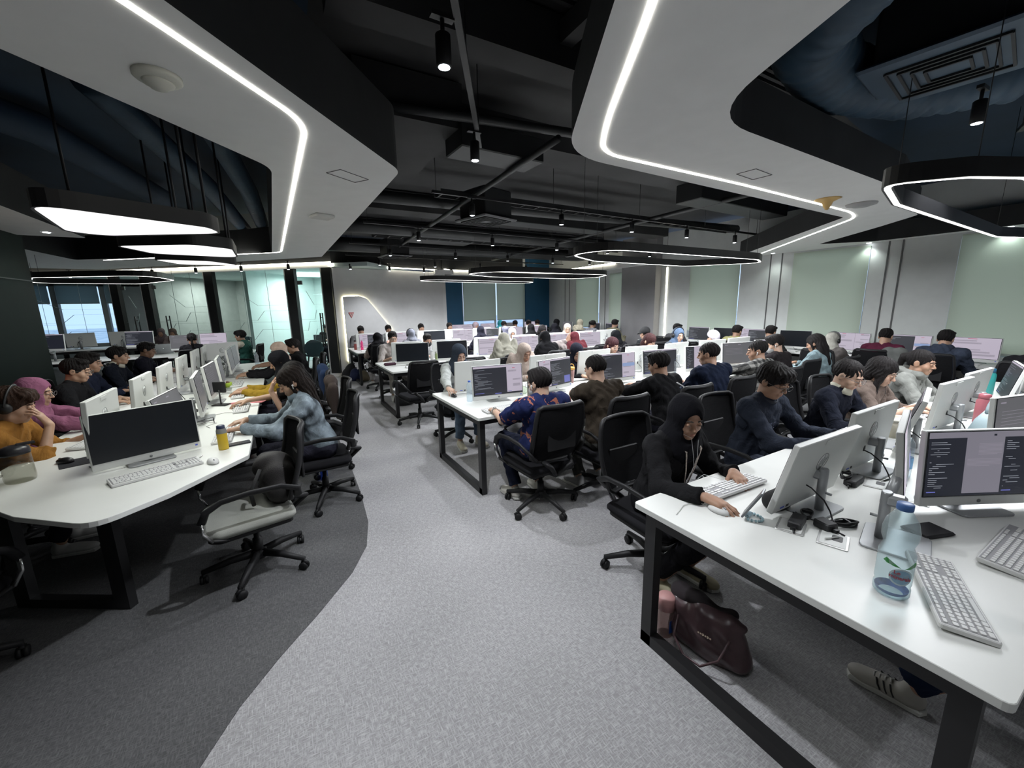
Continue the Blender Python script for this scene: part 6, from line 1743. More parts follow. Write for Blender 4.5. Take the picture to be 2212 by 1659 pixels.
def rows():
    """the rest of the room: desk mates, screens, keyboards, chairs"""
    def Q(label, head, face, hair='short', top=BLK, lod=2, chairlab=None, lean=12, **kw):
        t = person(label, head, face, lod=lod, hair=hair, top=top, lean=lean, **kw)
        x, y = seat_of(head, face, lean)
        chair(x, y, face, chairlab or 'black chair under the '+' '.join(label.split()[:11]), group='black mesh task chairs')
    # second desk, far side (faces the camera)
    Q('woman in a long beige headscarf behind the second desk', (2.80, 4.58, 1.08), 180, 'hijab', (0.34, 0.28, 0.24), 1, 'black chair under the woman in the long beige scarf', hijc=(0.34, 0.28, 0.24), drape=0.3, female=True, skin='b', nod=22)
    Q('person in a black headscarf bent low between two screens of the second desk', (3.42, 4.25, 1.04), 180, 'hijab', BLK, 1, 'black chair under the bent person in a black headscarf', hijc=(0.010, 0.011, 0.018), female=True, skin='a', nod=24, yaw=-20)
    Q('woman with dark red-brown hair and glasses behind the second desk', (4.35, 4.55, 1.07), 180, 'long', (0.03, 0.02, 0.02), 1, 'black chair under the woman with dark red-brown hair and glasses', hairc=(0.035, 0.010, 0.012), female=True, skin='d', nod=16, extras={'glasses': (0.1, 0.08, 0.08)}.items())
    Q('woman with parted auburn hair looking down behind the second desk', (5.21, 4.60, 1.08), 180, 'long', (0.03, 0.02, 0.02), 1, 'black chair under the woman with parted auburn hair', hairc=(0.040, 0.014, 0.014), female=True, skin='d', nod=30)
    Q('woman in a blue-grey patterned headscarf and dark headphones', (5.97, 4.65, 1.15), 180, 'hijab', (0.06, 0.07, 0.08), 1, 'black chair under the woman in the blue-grey headscarf', hijc=(0.075, 0.11, 0.17), female=True, skin='d', nod=12, yaw=-20, extras={'headphones': 1}.items())
    Q('person in a pale cap at the end of the second desk', (6.60, 4.42, 1.06), 180, 'cap', (0.45, 0.32, 0.30), 1, 'black chair under the person in the pale cap', hairc=(0.03, 0.03, 0.03), skin='d', nod=34, extras={'cap': (0.52, 0.50, 0.55)}.items(), sleeve='pushed')
    # third desk, near side (backs)
    Q('woman in a long sage grey headscarf at the third desk', (3.15, 5.80, 1.15), 0, 'hijab', (0.28, 0.27, 0.22), 1, 'black chair under the woman in the sage grey headscarf', hijc=(0.30, 0.29, 0.24), drape=0.42, female=True, hl=(-0.09, 0.26, 0.98, -0.5, 0.3, -1.0, 0.1, -0.2, 0.9))
    Q('woman in a black headscarf and black cloak at the third desk', (3.96, 5.80, 1.14), 0, 'hijab', BLK, 1, 'black chair under the woman in the black cloak', hijc=(0.008, 0.008, 0.009), drape=0.15, female=True)
    Q('woman in a maroon headscarf, hand raised to it, at the third desk', (4.60, 5.80, 1.09), 0, 'hijab', (0.30, 0.26, 0.25), 1, 'black chair under the woman in maroon', hijc=(0.12, 0.028, 0.035), drape=0.25, female=True, hl=(-0.15, 0.16, 1.06, -0.9, 0.0, -0.6, 0.4, -0.1, 0.8))
    Q('person in a black peaked headscarf at the third desk', (5.62, 5.80, 1.07), 0, 'hijab', BLK, 1, 'black chair under the person in the black peaked headscarf', hijc=(0.007, 0.008, 0.009), female=True)
    Q('person in a black cap with a small badge near the grey pillar', (6.36, 5.75, 1.09), 0, 'cap', (0.02, 0.022, 0.024), 1, 'black chair under the person in the black cap', extras={'cap': (0.015, 0.015, 0.016)}.items())
    # third desk, far side
    Q('man in glasses and a pale shirt looking over a switched-off screen', (1.83, 7.78, 1.17), 180, 'short', (0.36, 0.33, 0.31), 1, 'black chair under the man looking over his screen', skin='d', nod=8, extras={'glasses': (0.06, 0.05, 0.05)}.items(), sleeve='pushed', legs=(0.35, 0.33, 0.30))
    Q('man in a dark mask half hidden by screens at the third desk', (2.50, 7.75, 1.06), 180, 'short', (0.45, 0.45, 0.45), 1, 'black chair under the man in the dark mask', skin='b', nod=10, extras={'mask': (0.02, 0.02, 0.02)}.items())
    Q('woman in a white headscarf behind the third desk', (4.43, 7.75, 1.10), 180, 'hijab', (0.42, 0.40, 0.40), 1, 'black chair under the woman in the white headscarf', hijc=(0.46, 0.45, 0.46), drape=0.1, female=True, skin='b', yaw=-20)
    Q('woman with black parted hair behind the third desk, beside the black-veiled one', (5.30, 7.85, 1.12), 180, 'long', BLK, 2, 'black chair under the woman with black parted hair', female=True, skin='d')
    Q('woman in a beige headscarf turned sideways behind the third desk', (5.95, 7.75, 1.14), 180, 'hijab', (0.40, 0.33, 0.30), 1, 'black chair under the woman in beige turned sideways', hijc=(0.42, 0.36, 0.30), female=True, skin='d', yaw=-30)
    # fourth desk, near side
    Q('woman in a black headscarf and beige top, nearest the aisle at the fourth desk', (1.79, 9.0, 1.05), 0, 'hijab', (0.34, 0.28, 0.25), 1, 'black chair under the woman in a black scarf and beige top', hijc=(0.008, 0.008, 0.009), female=True, drape=0.05, legs=(0.35, 0.34, 0.33))
    Q('woman in a grey headscarf and headphones at the fourth desk', (2.53, 9.0, 1.11), 0, 'hijab', (0.2, 0.2, 0.22), 2, hijc=(0.20, 0.21, 0.25), female=True, extras={'headphones': 1}.items())
    Q('person in a dark navy headscarf in the middle of the fourth desk', (4.25, 9.0, 1.11), 0, 'hijab', (0.02, 0.02, 0.03), 2, hijc=(0.018, 0.018, 0.028), female=True)
    Q('person in a lilac grey headscarf with dark headphones at the fourth desk', (4.93, 9.0, 1.07), 0, 'hijab', (0.14, 0.14, 0.19), 2, hijc=(0.17, 0.17, 0.23), female=True, extras={'headphones': 1}.items())
    Q('person in a plain black headscarf right of the lilac grey one', (5.71, 9.0, 1.10), 0, 'hijab', BLK, 2, hijc=(0.010, 0.010, 0.011), female=True)
    Q('person in a wide black headscarf at the right end of the fourth desk', (6.47, 9.0, 1.09), 0, 'hijab', BLK, 2, hijc=(0.009, 0.009, 0.012), female=True, drape=0.1)
    # fourth desk, far side
    Q('person whose black hair shows above the first screen of the fourth desk', (1.79, 10.98, 1.16), 180, 'short', (0.2, 0.2, 0.2), 2, skin='b')
    Q('person in a grey shirt below the end of the lit arch', (2.48, 10.95, 1.16), 180, 'short', (0.16, 0.17, 0.17), 2, skin='c', nod=4)
    Q('man with dark hair before the plain grey wall', (3.37, 10.95, 1.19), 180, 'short', (0.3, 0.3, 0.3), 2, skin='b', nod=4)
    Q('woman with dark hair tied back and a white blouse before the blue column', (4.20, 10.95, 1.20), 180, 'pony', (0.55, 0.54, 0.52), 2, skin='b', female=True, nod=4)
    Q('person in a dusty pink headscarf behind the fourth desk', (5.05, 11.0, 1.13), 180, 'hijab', (0.3, 0.2, 0.2), 2, hijc=(0.28, 0.22, 0.24), female=True)
    Q('person with dark hair tied up behind the fourth desk, before the bright window strip', (6.0, 11.0, 1.12), 180, 'bun', (0.1, 0.08, 0.08), 2, female=True, skin='d')
    Q('person with short dark hair behind the far right of the fourth desk', (6.9, 11.0, 1.13), 180, 'short', (0.05, 0.05, 0.05), 2, skin='b')
    # by the back wall
    Q('person in a grey headscarf by the back wall, below the left blind', (5.46, 11.95, 1.09), 0, 'hijab', (0.1, 0.1, 0.1), 2, hijc=(0.14, 0.15, 0.16), female=True)
    Q('person in a teal headscarf by the back wall window', (6.37, 11.95, 1.12), 0, 'hijab', (0.03, 0.2, 0.22), 2, hijc=(0.03, 0.22, 0.25), female=True, drape=0.1)
    Q('person with dark brown hair by the dark screen at the back wall', (6.95, 11.95, 1.09), 0, 'short', (0.1, 0.07, 0.05), 2)
    Q('person with dark hair by the right blue column', (7.85, 11.95, 1.08), 0, 'short', (0.03, 0.03, 0.03), 2)
    # alcove beyond the pillar, facing the wall
    Q('person in a black headscarf and glasses in the alcove corner', (8.0, 11.0, 1.12), -90, 'hijab', BLK, 2, hijc=(0.010, 0.010, 0.011), female=True)
    Q('woman in a pale gold headscarf in the alcove', (8.05, 9.85, 1.13), -90, 'hijab', (0.40, 0.36, 0.28), 2, hijc=(0.42, 0.38, 0.29), female=True, drape=0.2)
    Q('person with dark brown hair and a patterned collar in the alcove', (8.05, 9.25, 1.11), -90, 'bun', (0.2, 0.2, 0.22), 2)
    Q('tall dark-haired person in olive right beside the grey pillar', (8.15, 8.45, 1.18), -90, 'short', (0.16, 0.15, 0.10), 2)
    # wall desk, backs to the camera
    Q('dark-haired person at the wall desk next to the lit strip', (7.85, 6.15, 1.10), -90, 'short', (0.06, 0.06, 0.065), 1, 'black chair at the wall desk next to the lit strip')
    Q('person in an olive yellow shirt at the wall desk', (7.85, 4.75, 1.11), -90, 'short', (0.28, 0.27, 0.13), 1, 'black chair under the person in olive yellow')
    Q('black-haired person at the wall desk, left of the wide black screen', (7.9, 4.14, 1.12), -90, 'short', (0.03, 0.03, 0.03), 1, 'black chair at the wall desk left of the dark wide screen')
    Q('woman in a pale grey headscarf and black over-ear headphones at the wall desk', (7.45, 2.98, 1.06), -90, 'hijab', (0.10, 0.09, 0.085), 1, 'black chair under the woman in headphones at the wall desk', hijc=(0.36, 0.35, 0.31), female=True, extras={'headphones': 1}.items(), yaw=0)
    Q('man in a maroon shirt with cropped hair at the wall desk', (7.95, 2.50, 1.13), -90, 'crop', (0.085, 0.016, 0.035), 0, 'black chair under the man in the maroon shirt', skin='a', build_=1.05)
    Q('man in a slate blue hooded top at the wall desk', (7.95, 1.86, 1.13), -90, 'short', (0.040, 0.050, 0.075), 0, 'black chair under the man in the slate blue hooded top', skin='a', build_=1.12, extras={'hood': 1}.items())
    Q('person in black at the wall desk, cut off by the photo edge', (7.6, 1.00, 1.10), -90, 'short', BLK, 1, 'black chair at the right edge of the photo')
    # empty chairs
    chair(1.68, 5.78, 4, 'empty black mesh chair at the left end of the third desk', base_rot=10)
    chair(2.44, 5.72, -6, 'empty black chair tucked second from the aisle at the third desk', base_rot=40)
    chair(5.1, 5.3, 170, 'empty black chair standing between the second and third desks', base_rot=15)
    gs = mat('grey_seat_fabric', (0.27, 0.275, 0.25), 0.9, var=0.1, bump=0.2, bscale=260)
    chair(-0.29, 2.97, 99, 'empty chair with a grey seat pushed to the near end of the left bench', seat=gs, base_rot=-8)
    chair(-1.62, 2.72, -40, 'black chair at the near left corner of the left bench', base_rot=30)

def screens():
    m = monitor
    # foreground desk, far side: backs to the camera
    m(2.05, 0.86, 179, 'white monitor seen from behind with a round badge, nearest the hooded woman in black', 1, tilt=14)
    m(2.78, 0.90, 180, 'white monitor seen from behind, second from the near left corner of the foreground desk', 2)
    m(3.42, 0.93, 193, 'white monitor seen almost edge-on, leaning, above the paper cup', 3, tilt=16)
    m(4.12, 0.90, 177, 'white monitor seen from behind, left of the pale blue handbag', 2)
    m(4.79, 0.93, 178, 'white monitor seen from behind, behind the pink bottle', 1)
    m(5.53, 0.88, 196, 'tilted white monitor seen from behind, near the teal bottle', 3, tilt=12)
    m(6.25, 0.88, 184, 'white monitor seen from behind, cut by the right edge of the photo', 3)
    m(2.57, 0.655, 14, 'white monitor seen almost edge-on beside the lit code screen', 4, tilt=6, off=(2.0, 0.55))
    m(2.64, 0.43, -28, 'nearest lit monitor on the right, code at both sides and text in the middle', 8, tilt=4)
    m(3.78, 0.50, -14, 'monitor with a dim grey screen at the right edge of the photo', 9, tilt=4)
    # second desk
    names = ['before the man in the floral shirt', 'before the man in the brown jacket', 'with a blue strip on its page', 'before the young man in black', 'left of the heavy-set man', 'with a dim grey picture', 'behind the man in the white mask']
    kinds = [1, 4, 5, 3, 6, 9, 3]
    for i, (x, y, a) in enumerate(((1.87, 3.58, -8), (2.62, 3.62, 13), (3.50, 3.56, -5), (4.20, 3.52, -8), (4.98, 3.48, -10), (5.75, 3.44, -14), (6.55, 3.44, -10))):
        m(x, y, a, 'lit monitor '+names[i]+', second desk', kinds[i], tilt=5, zb=0.02)
    back = ['before the slate grey headscarf', 'beside the long beige headscarf', 'right of the yellow-lidded tumbler', 'before the woman with red-brown hair', 'behind the clear water bottle', 'below the pale cap', 'at its far right end']
    for i, (x, y, a) in enumerate(((1.87, 4.09, -3), (2.80, 4.06, 3), (3.54, 4.06, 2), (4.38, 4.03, -8), (5.10, 4.02, 3), (5.90, 3.98, -8), (6.60, 3.98, -3))):
        m(x, y, 180+a, 'white screen back on the second desk, '+back[i], 2, zb=0.02)
    # third desk
    nk = [('dark switched-off monitor, first from the aisle on the third desk', 0), ('dark switched-off monitor, second from the aisle on the third desk', 0), ('lit monitor with a pink-marked page before the sage grey headscarf', 7), ('lit monitor with two text columns, left of the black cloak', 2), ('lit monitor between the black cloak and the maroon headscarf', 2), ('lit lavender monitor right of the maroon headscarf', 7)]
    for i, (x, a) in enumerate(((1.90, -12), (2.62, -12), (3.42, -10), (4.16, -8), (4.98, -8), (5.80, -4))):
        m(x, 6.75, a, nk[i][0], nk[i][1], tilt=3, zb=0.02)
    for i, x in enumerate((1.92, 2.66, 3.50, 4.36, 5.14, 5.92, 6.62)):
        m(x, 7.17, 176, '%s white screen back from the aisle, third desk' % ORD[i], 2, zb=0.02)
    nk = [('half black, half lavender monitor behind the pink bottle, first on the fourth desk', 4), ('lit monitor between two headscarves, second on the fourth desk', 7), ('dark switched-off monitor, third on the fourth desk', 0), ('wide lavender monitor, fourth on the fourth desk', 2), ('monitor half lavender half code left of the lilac headscarf', 4), ('pinkish text monitor, sixth on the fourth desk', 7), ('lavender monitor, seventh on the fourth desk', 7)]
    for i, (x, a) in enumerate(((1.84, -8), (2.56, -6), (3.40, -10), (4.18, -8), (4.96, -6), (5.75, -4), (6.60, -4))):
        m(x, 9.95, a, nk[i][0], nk[i][1], tilt=3, zb=0.02)
    for i, x in enumerate((1.84, 2.55, 3.36, 4.10, 4.95, 5.78, 6.70)):
        m(x, 10.42, 178, '%s white screen back from the aisle, fourth desk' % ORD[i], 2, zb=0.02)
    nk = [('small lit monitor at the left end of the back wall desk', 7), ('bright white monitor at the back wall below the left blind', 7), ('lavender monitor at the back wall below the gap of the blinds', 7), ('dim grey monitor at the back wall under the right blind', 9), ('pale monitor at the back wall by the right blue column', 7)]
    for i, x in enumerate((5.05, 5.52, 6.25, 7.15, 8.0)): m(x, 12.62, 0, nk[i][0], nk[i][1], tilt=3)
    # right wall desk (screens face the room)
    nk = [('dark code monitor at the wall desk nearest the lit strip', 3), ('switched-off black monitor at the wall desk, left of the olive shirt', 0), ('monitor half code half lavender at the wall desk, right of the olive shirt', 4), ('wide black monitor at the wall desk behind the light blue top', 0),
          ('bright lavender monitor at the wall desk right of the headphones', 2), ('monitor half white half black code beside the maroon shirt', 5), ('lavender text monitor beside the slate blue hooded top', 7)]
    for i, (y, a) in enumerate(((6.15, -2), (5.50, 0), (4.88, 0), (4.06, 4), (3.17, -4), (2.42, -6), (1.73, -3))):
        m(8.62, y, -90+a, nk[i][0], nk[i][1], tilt=3)
    for i, (y, l, k) in enumerate(((11.4, 'pale monitor in the alcove left of the gold headscarf', 9), (10.0, 'dark monitor in the alcove between two heads', 3), (9.2, 'dark monitor in the alcove next to the grey pillar', 3))): m(8.75, y, -90, l, k, tilt=3)
    # left bench
    m(-0.83, 3.35, 24, 'big switched-off black monitor at the near end of the left bench', 0, tilt=4, zb=0.015)
    for i, y in enumerate((3.52, 4.42, 5.22, 6.05, 6.95)):
        m(-1.08, y, -90, ['white screen back just behind the black switched-off monitor', 'tall white screen back, second on the left side of the left bench', 'white screen back, third on the left side of the left bench', 'white screen back, fourth on the left side of the left bench', 'white screen back, fifth on the left side of the left bench'][i], 2, tilt=4, zb=0.10)
    m(-1.10, 7.85, -88, 'white screen back, last on the left side of the left bench', 2, tilt=4, zb=0.08)
    m(-0.93, 8.55, 214, 'broad white screen back across the far end of the left bench', 2, tilt=2, zb=0.08)
    m(-0.74, 3.88, 84, 'small grey-screened white monitor just behind the black switched-off monitor', 9, tilt=16, zb=0.02)
    for i, y in enumerate((4.46, 5.24, 6.0, 7.2, 7.85)):
        m(-0.68, y, 90+(4, -3, 3, 0, -2)[i], ['white monitor edge-on facing the denim jacket', 'white monitor edge-on facing the mustard sleeves, nearer one', 'white monitor edge-on with a pink bottle behind it', 'white monitor edge-on facing the cream headscarf', 'white monitor edge-on at the far end of the aisle side'][i] if False else ['white monitor seen edge-on, nearest on the aisle side of the left bench', 'white monitor seen edge-on, second on the aisle side of the left bench', 'white monitor seen edge-on, before the pink bottle', 'white monitor seen edge-on, facing the cream headscarf', 'white monitor seen edge-on, last on the aisle side of the left bench'][i], 9, tilt=5, zb=0.07)
    # beyond
    m(-4.2, 12.0, -18, 'dark code screen beyond the left bench, left one by the green panel', 3, zb=0.22)
    m(-2.75, 11.9, -18, 'dark code screen beyond the left bench, right one behind the crew cut', 3, zb=0.22)
    m(-1.40, 11.75, -10, 'lit chat screen facing the woman with the ponytail', 7, zb=0.12)
    m(-1.95, 11.8, -8, 'dark screen left of the lit chat screen beyond the left bench', 9, zb=0.10)
    for i, x in enumerate((-5.7, -5.05, -4.35, -3.55)): m(x, 14.1, 180, '%s white screen back from the left, before the city window' % ORD[i], 2, desk_z=0.86, zb=0.05)
    # open laptop with a silver lid
    t = thing('laptop', 'open silver laptop seen from behind, on the white desk beyond the left bench', 'laptop', (-2.45, 12.35, 0.75), R(184))
    MB().rbox((0, -0.12, 0.008), (0.34, 0.23, 0.016), 0.01).build('keyboard_base', M_SILV, t)
    o = MB().rbox((0, 0, 0.115), (0.34, 0.008, 0.23), 0.003).build('lid', M_SILV, t); o.rotation_euler = (R(-14), 0, 0); o.location = (0, -0.0, 0.012)
    MB().sph((0, 0.006, 0.12), (0.012, 0.002, 0.014)).build('lid_mark', M_CHROME, o)
    t = thing('laptop', 'dark laptop in the teal meeting room', 'laptop', (0.98, 13.20, 0.75), R(150))
    MB().rbox((0, -0.1, 0.008), (0.34, 0.23, 0.016), 0.01).build('keyboard_base', M_RAIL, t); MB().rbox((0, 0.02, 0.12), (0.34, 0.01, 0.22), 0.004).build('lid', mat('dark_lid', (0.05, 0.06, 0.07), 0.4), t)

def small_things():
    kb = keyboard
    # foreground desk
    kb(1.93, 1.13, 178, 'white keyboard under the hands of the woman in black', full=True)
    mouse(1.66, 1.02, 175, 'white mouse under the hand of the woman in black', cable=[(0, -0.05, 0.01), (0.03, -0.10, 0.004), (0.10, -0.11, 0.004), (0.2, -0.06, 0.004)])
    kb(2.70, 1.06, 182, 'white keyboard behind the second screen of the foreground desk', full=True)
    mouse(3.0, 1.06, 180, 'white mouse of the man in the lettered sweatshirt')
    kb(3.95, 1.12, 176, 'white keyboard before the man with the white collar', full=False)
    kb(4.62, 1.12, 180, 'white keyboard before the woman in the grey hooded top', full=False); mouse(4.36, 1.10, 180, 'white mouse near the long-haired woman')
    kb(1.78, 0.31, 26, 'white keyboard lying askew at the near right corner', full=True)
    kb(2.31, 0.25, 0, 'white keyboard before the nearest lit code screen', full=True)
    def socket(x, y, rz, label, kind):
        t = thing('desk_socket', label, 'desk socket', (x, y, 0.75), R(rz), 'flush desk sockets')
        MB().slab(rrect(0.125, 0.10, 0.006, 2), 0.0, 0.004, 0.001).build('cover_frame', mat('satin_aluminium', (0.55, 0.55, 0.54), 0.35, 0.6), t)
        MB().slab(rrect(0.108, 0.083, 0.004, 2), 0.0035, 0.0055, 0.0005).build('flap', M_PLW, t)
        MB().slab(rrect(0.05, 0.035, 0.008, 3, 0.015, -0.012), 0.0055, 0.0065).build('cable_slot', M_RAIL, t)
    socket(1.80, 0.78, 18, 'flush desk socket beneath the first black power brick', 0)
    socket(1.83, 0.64, 18, 'flush desk socket with a thin pen-like plug lying on it', 1)
    socket(2.60, 0.76, 14, 'flush desk socket behind the second screen of the foreground desk', 0)
    socket(2.55, 0.60, 14, 'flush desk socket half hidden by the edge-on monitor', 0)
    o = MB().cyl((0, 0, 0), (0.065, 0.01, 0.0), 0.0035, 0.002, n=8).build('stylus', mat('white_plastic2', (0.5, 0.5, 0.48), 0.4), None, (1.80, 0.655, 0.7605), R(-30)); tag(o, 'thin white plug stick on the nearest desk socket', 'stick')
    def brick(x, y, rz, label, d=(0.11, 0.05, 0.032)):
        t = thing('power_adapter', label, 'power adapter', (x, y, 0.7505), R(rz), 'black power adapters')
        MB().rbox((0, 0, d[2]/2), d, 0.008, 0.005).build('brick', mat('adapter_plastic', (0.022, 0.022, 0.024), 0.55), t)
        MB().tube([(d[0]/2-0.005, 0, 0.014), (d[0]/2+0.03, 0.012, 0.012), (d[0]/2+0.06, 0.03, 0.006), (d[0]/2+0.10, 0.015, 0.004)], 0.003, 6).build('lead', M_CABLE, t)
        MB().box((-d[0]/2-0.008, 0, 0.012), (0.02, 0.018, 0.014)).tube([(-d[0]/2-0.015, 0, 0.012), (-d[0]/2-0.04, -0.01, 0.006)], 0.004, 6).build('plug', M_CABLE, t)
    brick(1.835, 0.775, 14, 'black power brick on the first flush socket'); brick(1.905, 0.70, 74, 'short black power brick next to the nearest flush socket', (0.07, 0.055, 0.034)); brick(2.52, 0.83, 4, 'long black power brick behind the second screen of the foreground desk', (0.13, 0.055, 0.03))
    coil((1.95, 0.79, 0.75), 0.018, 5, M_CABLE, 'cable_bundle', 'tied bundle of black cable beside the first power brick', 20)
    coil((2.00, 0.665, 0.75), 0.016, 5, M_CABLE, 'cable_bundle', 'tied bundle of black cable left of the edge-on monitor stand', -28, 0.10)
    coil((2.50, 0.86, 0.782), 0.018, 4, M_CABLE, 'cable_bundle', 'loops of black cable lying on the long power brick', 10, 0.10)
    coil((3.10, 0.93, 0.75), 0.022, 5, M_CABLE, 'cable_bundle', 'black cable tangle below the leaning edge-on monitor', 40, 0.10)
    coil((3.05, 0.56, 0.75), 0.03, 3, M_CABLE, 'cable_bundle', 'black cable behind the nearest lit monitor', 10, 0.14, 0.003)
    # black fabric case, phone on stand
    c = Shape(); c.ell((0, 0, 0.035), (0.065, 0.05, 0.045), 0.02); c.cap((-0.03, 0.01, 0.03), (0.045, -0.01, 0.035), 0.035, 0.028, k=0.03); c.cap((0.02, 0, 0.05), (0.03, 0.01, 0.075), 0.018, 0.008, k=0.03)
    o = link('fabric_pouch', mesh_shape(c, 0.005, 'fabric_pouch'), mat('black_fabric', (0.012, 0.012, 0.012), 0.9, bump=0.2, bscale=150), None, (1.92, 0.90, 0.755)); tag(o, 'crumpled black fabric pouch beside the first monitor stand', 'pouch')
    t = thing('phone', 'phone leaning upright on a beaded stand beside the white mouse', 'phone', (1.70, 0.93, 0.765), R(-160))
    o = MB().rbox((0, 0, 0.075), (0.072, 0.009, 0.15), 0.004).build('phone_body', mat('phone_case_grey', (0.12, 0.13, 0.14), 0.3), t); o.rotation_euler = (R(-28), 0, 0)
    t = thing('phone_stand', 'small clear blue beaded stand under the leaning phone', 'phone stand', (1.73, 0.91, 0.75), R(10))
    b = MB()
    for k in range(11): b.sph((0.035*math.cos(R(180+k*20)), 0.045*math.sin(R(180+k*20)), 0.006), 0.0065, 8, 6)
    b.build('beads', mat('pale_blue_beads', (0.35, 0.50, 0.55), 0.2, var=0.4, scale=60), t); MB().rbox((0, 0.01, 0.012), (0.05, 0.02, 0.014), 0.004).build('rest', mat('pale_blue_beads2', (0.3, 0.42, 0.48), 0.2), t)
    # big water bottle with a printed label
    t = bottle(1.645, 0.405, 'large clear water bottle with a blue cap and printed label at the right foreground', h=0.315, r=0.046, cap=(0.06, 0.14, 0.36), tint=(0.84, 0.93, 0.95), big=True)
    rad = 0.0466
    def wrap(pts, zc, a0): return [(math.cos(a0+x/rad)*rad*1.004, math.sin(a0+x/rad)*rad*1.004, zc+z) for x, z in pts]
    A0 = R(218); b = MB()
    n = 20
    disc = [(0.026*math.cos(R(18*k)), 0.024*math.sin(R(18*k))) for k in range(n)]
    b.add(wrap(disc, 0.085, A0)+wrap([(0, 0)], 0.085, A0), [(k, (k+1) % n, n) for k in range(n)], 0)
    ring = [(0.031*math.cos(R(18*k)), 0.029*math.sin(R(18*k))) for k in range(n)]
    b.add(wrap(disc, 0.085, A0)+wrap(ring, 0.085, A0), [(k, n+k, n+(k+1) % n, (k+1) % n) for k in range(n)], 1)
    for s, z in ((-1, 0.128), (1, 0.126)):
        hill = [(s*0.05, 0.0), (s*0.042, 0.012), (s*0.03, 0.006), (s*0.015, -0.004), (s*0.004, -0.012), (s*0.02, -0.010), (s*0.04, -0.006)]
        w_ = wrap(hill, z, A0)
        b.add(w_, [tuple(range(len(w_)))], 2)
    b.build('label_print', [mat('label_blue', (0.20, 0.34, 0.46), 0.4), mat('label_pale_blue', (0.42, 0.52, 0.56), 0.4), mat('label_green', (0.05, 0.26, 0.07), 0.4)], t)
    for s_, dz, dx, sz in (('Le', 0.094, -0.012, 0.017), ('minerale', 0.077, -0.001, 0.0165)):
        cu = bpy.data.curves.new('txt', 'FONT'); cu.body = s_; cu.size = sz; cu.align_x = 'CENTER'; cu.extrude = 0; cu.offset = 0.0004
        to = bpy.data.objects.new('txt', cu); COL.objects.link(to); dg = bpy.context.evaluated_depsgraph_get(); me = bpy.data.meshes.new_from_object(to.evaluated_get(dg))
        bpy.data.objects.remove(to); me.name = 'label_text'
        for v in me.vertices:
            x, z = v.co.x+dx, v.co.y+dz-0.12*v.co.x; a = A0+x/rad
            v.co = (math.cos(a)*rad*1.010, math.sin(a)*rad*1.010, z)
        link('label_lettering', me, mat('label_red', (0.36, 0.05, 0.07), 0.4), t)
    MB().lathe([(0.030, 0.006), (0.040, 0.014), (0.0425, 0.024)], 30, cap=False).build('blue_base_print', mat('label_dark_blue', (0.05, 0.11, 0.30), 0.4, var=0.5, scale=60), t)
    bottle(2.86, 0.74, 'clear bottle with a black flip lid and blue waterline beside the edge-on monitor', h=0.235, r=0.034, cap=(0.02, 0.02, 0.02), waist=False, label_col=(0.20, 0.42, 0.70))
    t = thing('black_notebook', 'thin black drive case lying before the nearest lit monitor', 'case', (2.22, 0.47, 0.75), R(-20)); MB().rbox((0, 0, 0.008), (0.15, 0.10, 0.016), 0.008).build('cover', mat('black_leatherette', (0.02, 0.02, 0.022), 0.5), t)
    flask(4.55, 0.80, 'dusty pink bottle beside the pale blue handbag', (0.36, 0.11, 0.13), h=0.23, r=0.042, capc=(0.32, 0.09, 0.11))
    flask(5.98, 1.05, 'teal flask with a blue lid near the far right of the foreground desk', (0.03, 0.24, 0.23), h=0.26, r=0.045, capc=(0.02, 0.09, 0.16))
    t = thing('paper_cup', 'cream paper coffee cup with a pale lid behind the leaning edge-on monitor', 'cup', (3.62, 1.02, 0.75))
    MB().lathe([(0.001, 0), (0.030, 0), (0.041, 0.115)], 24).build('cup_body', mat('cream_paper', (0.50, 0.47, 0.38), 0.6), t); MB().lathe([(0.043, 0.112), (0.044, 0.118), (0.040, 0.13), (0.001, 0.131)], 24).build('lid', mat('cream_lid', (0.58, 0.56, 0.48), 0.5), t)
    # handbag
    t = thing('handbag', 'pale blue structured handbag with a round handle at the right', 'handbag', (4.30, 0.70, 0.75), R(-12))
    hb = mat('pale_blue_leather', (0.34, 0.43, 0.46), 0.45, var=0.05, bump=0.05, bscale=200)
    b = MB(); vs = []
    for (w, d, z) in ((0.30, 0.11, 0.0), (0.31, 0.12, 0.02), (0.24, 0.09, 0.10), (0.15, 0.04, 0.165)):
        vs += [(x, y, z) for x, y in rrect(w, d, 0.015, 3)]
    n = 16; b.add(vs, [(i*n+k, i*n+(k+1) % n, (i+1)*n+(k+1) % n, (i+1)*n+k) for i in range(3) for k in range(n)]+[tuple(range(n))[::-1], tuple(3*n+k for k in range(n))], 0, True)
    b.build('bag_body', hb, t)
    b = MB(); b.add([(-0.10, -0.052, 0.135), (0.10, -0.052, 0.135), (0.0, -0.064, 0.05), (-0.085, -0.030, 0.160), (0.085, -0.030, 0.160)], [(0, 2, 1), (0, 1, 4, 3)], 0); b.build('flap', mat('paler_blue_leather', (0.42, 0.50, 0.53), 0.45), t)
    b = MB(); b.tube([(0.085*math.cos(R(a)), 0, 0.15+0.10*math.sin(R(a))) for a in range(0, 181, 12)], 0.008, 8, flat=(0.008, 0.012)); b.build('handle', hb, t)
    # under the foreground desk: leather bag, pink tumbler
    lb = mat('mauve_brown_leather', (0.068, 0.040, 0.044), 0.32, var=0.2, scale=12, bump=0.35, bscale=18)
    t = thing('shoulder_bag', 'mauve brown leather shoulder bag on the floor under the foreground desk', 'bag', (1.66, 1.02, 0.0), R(-78))
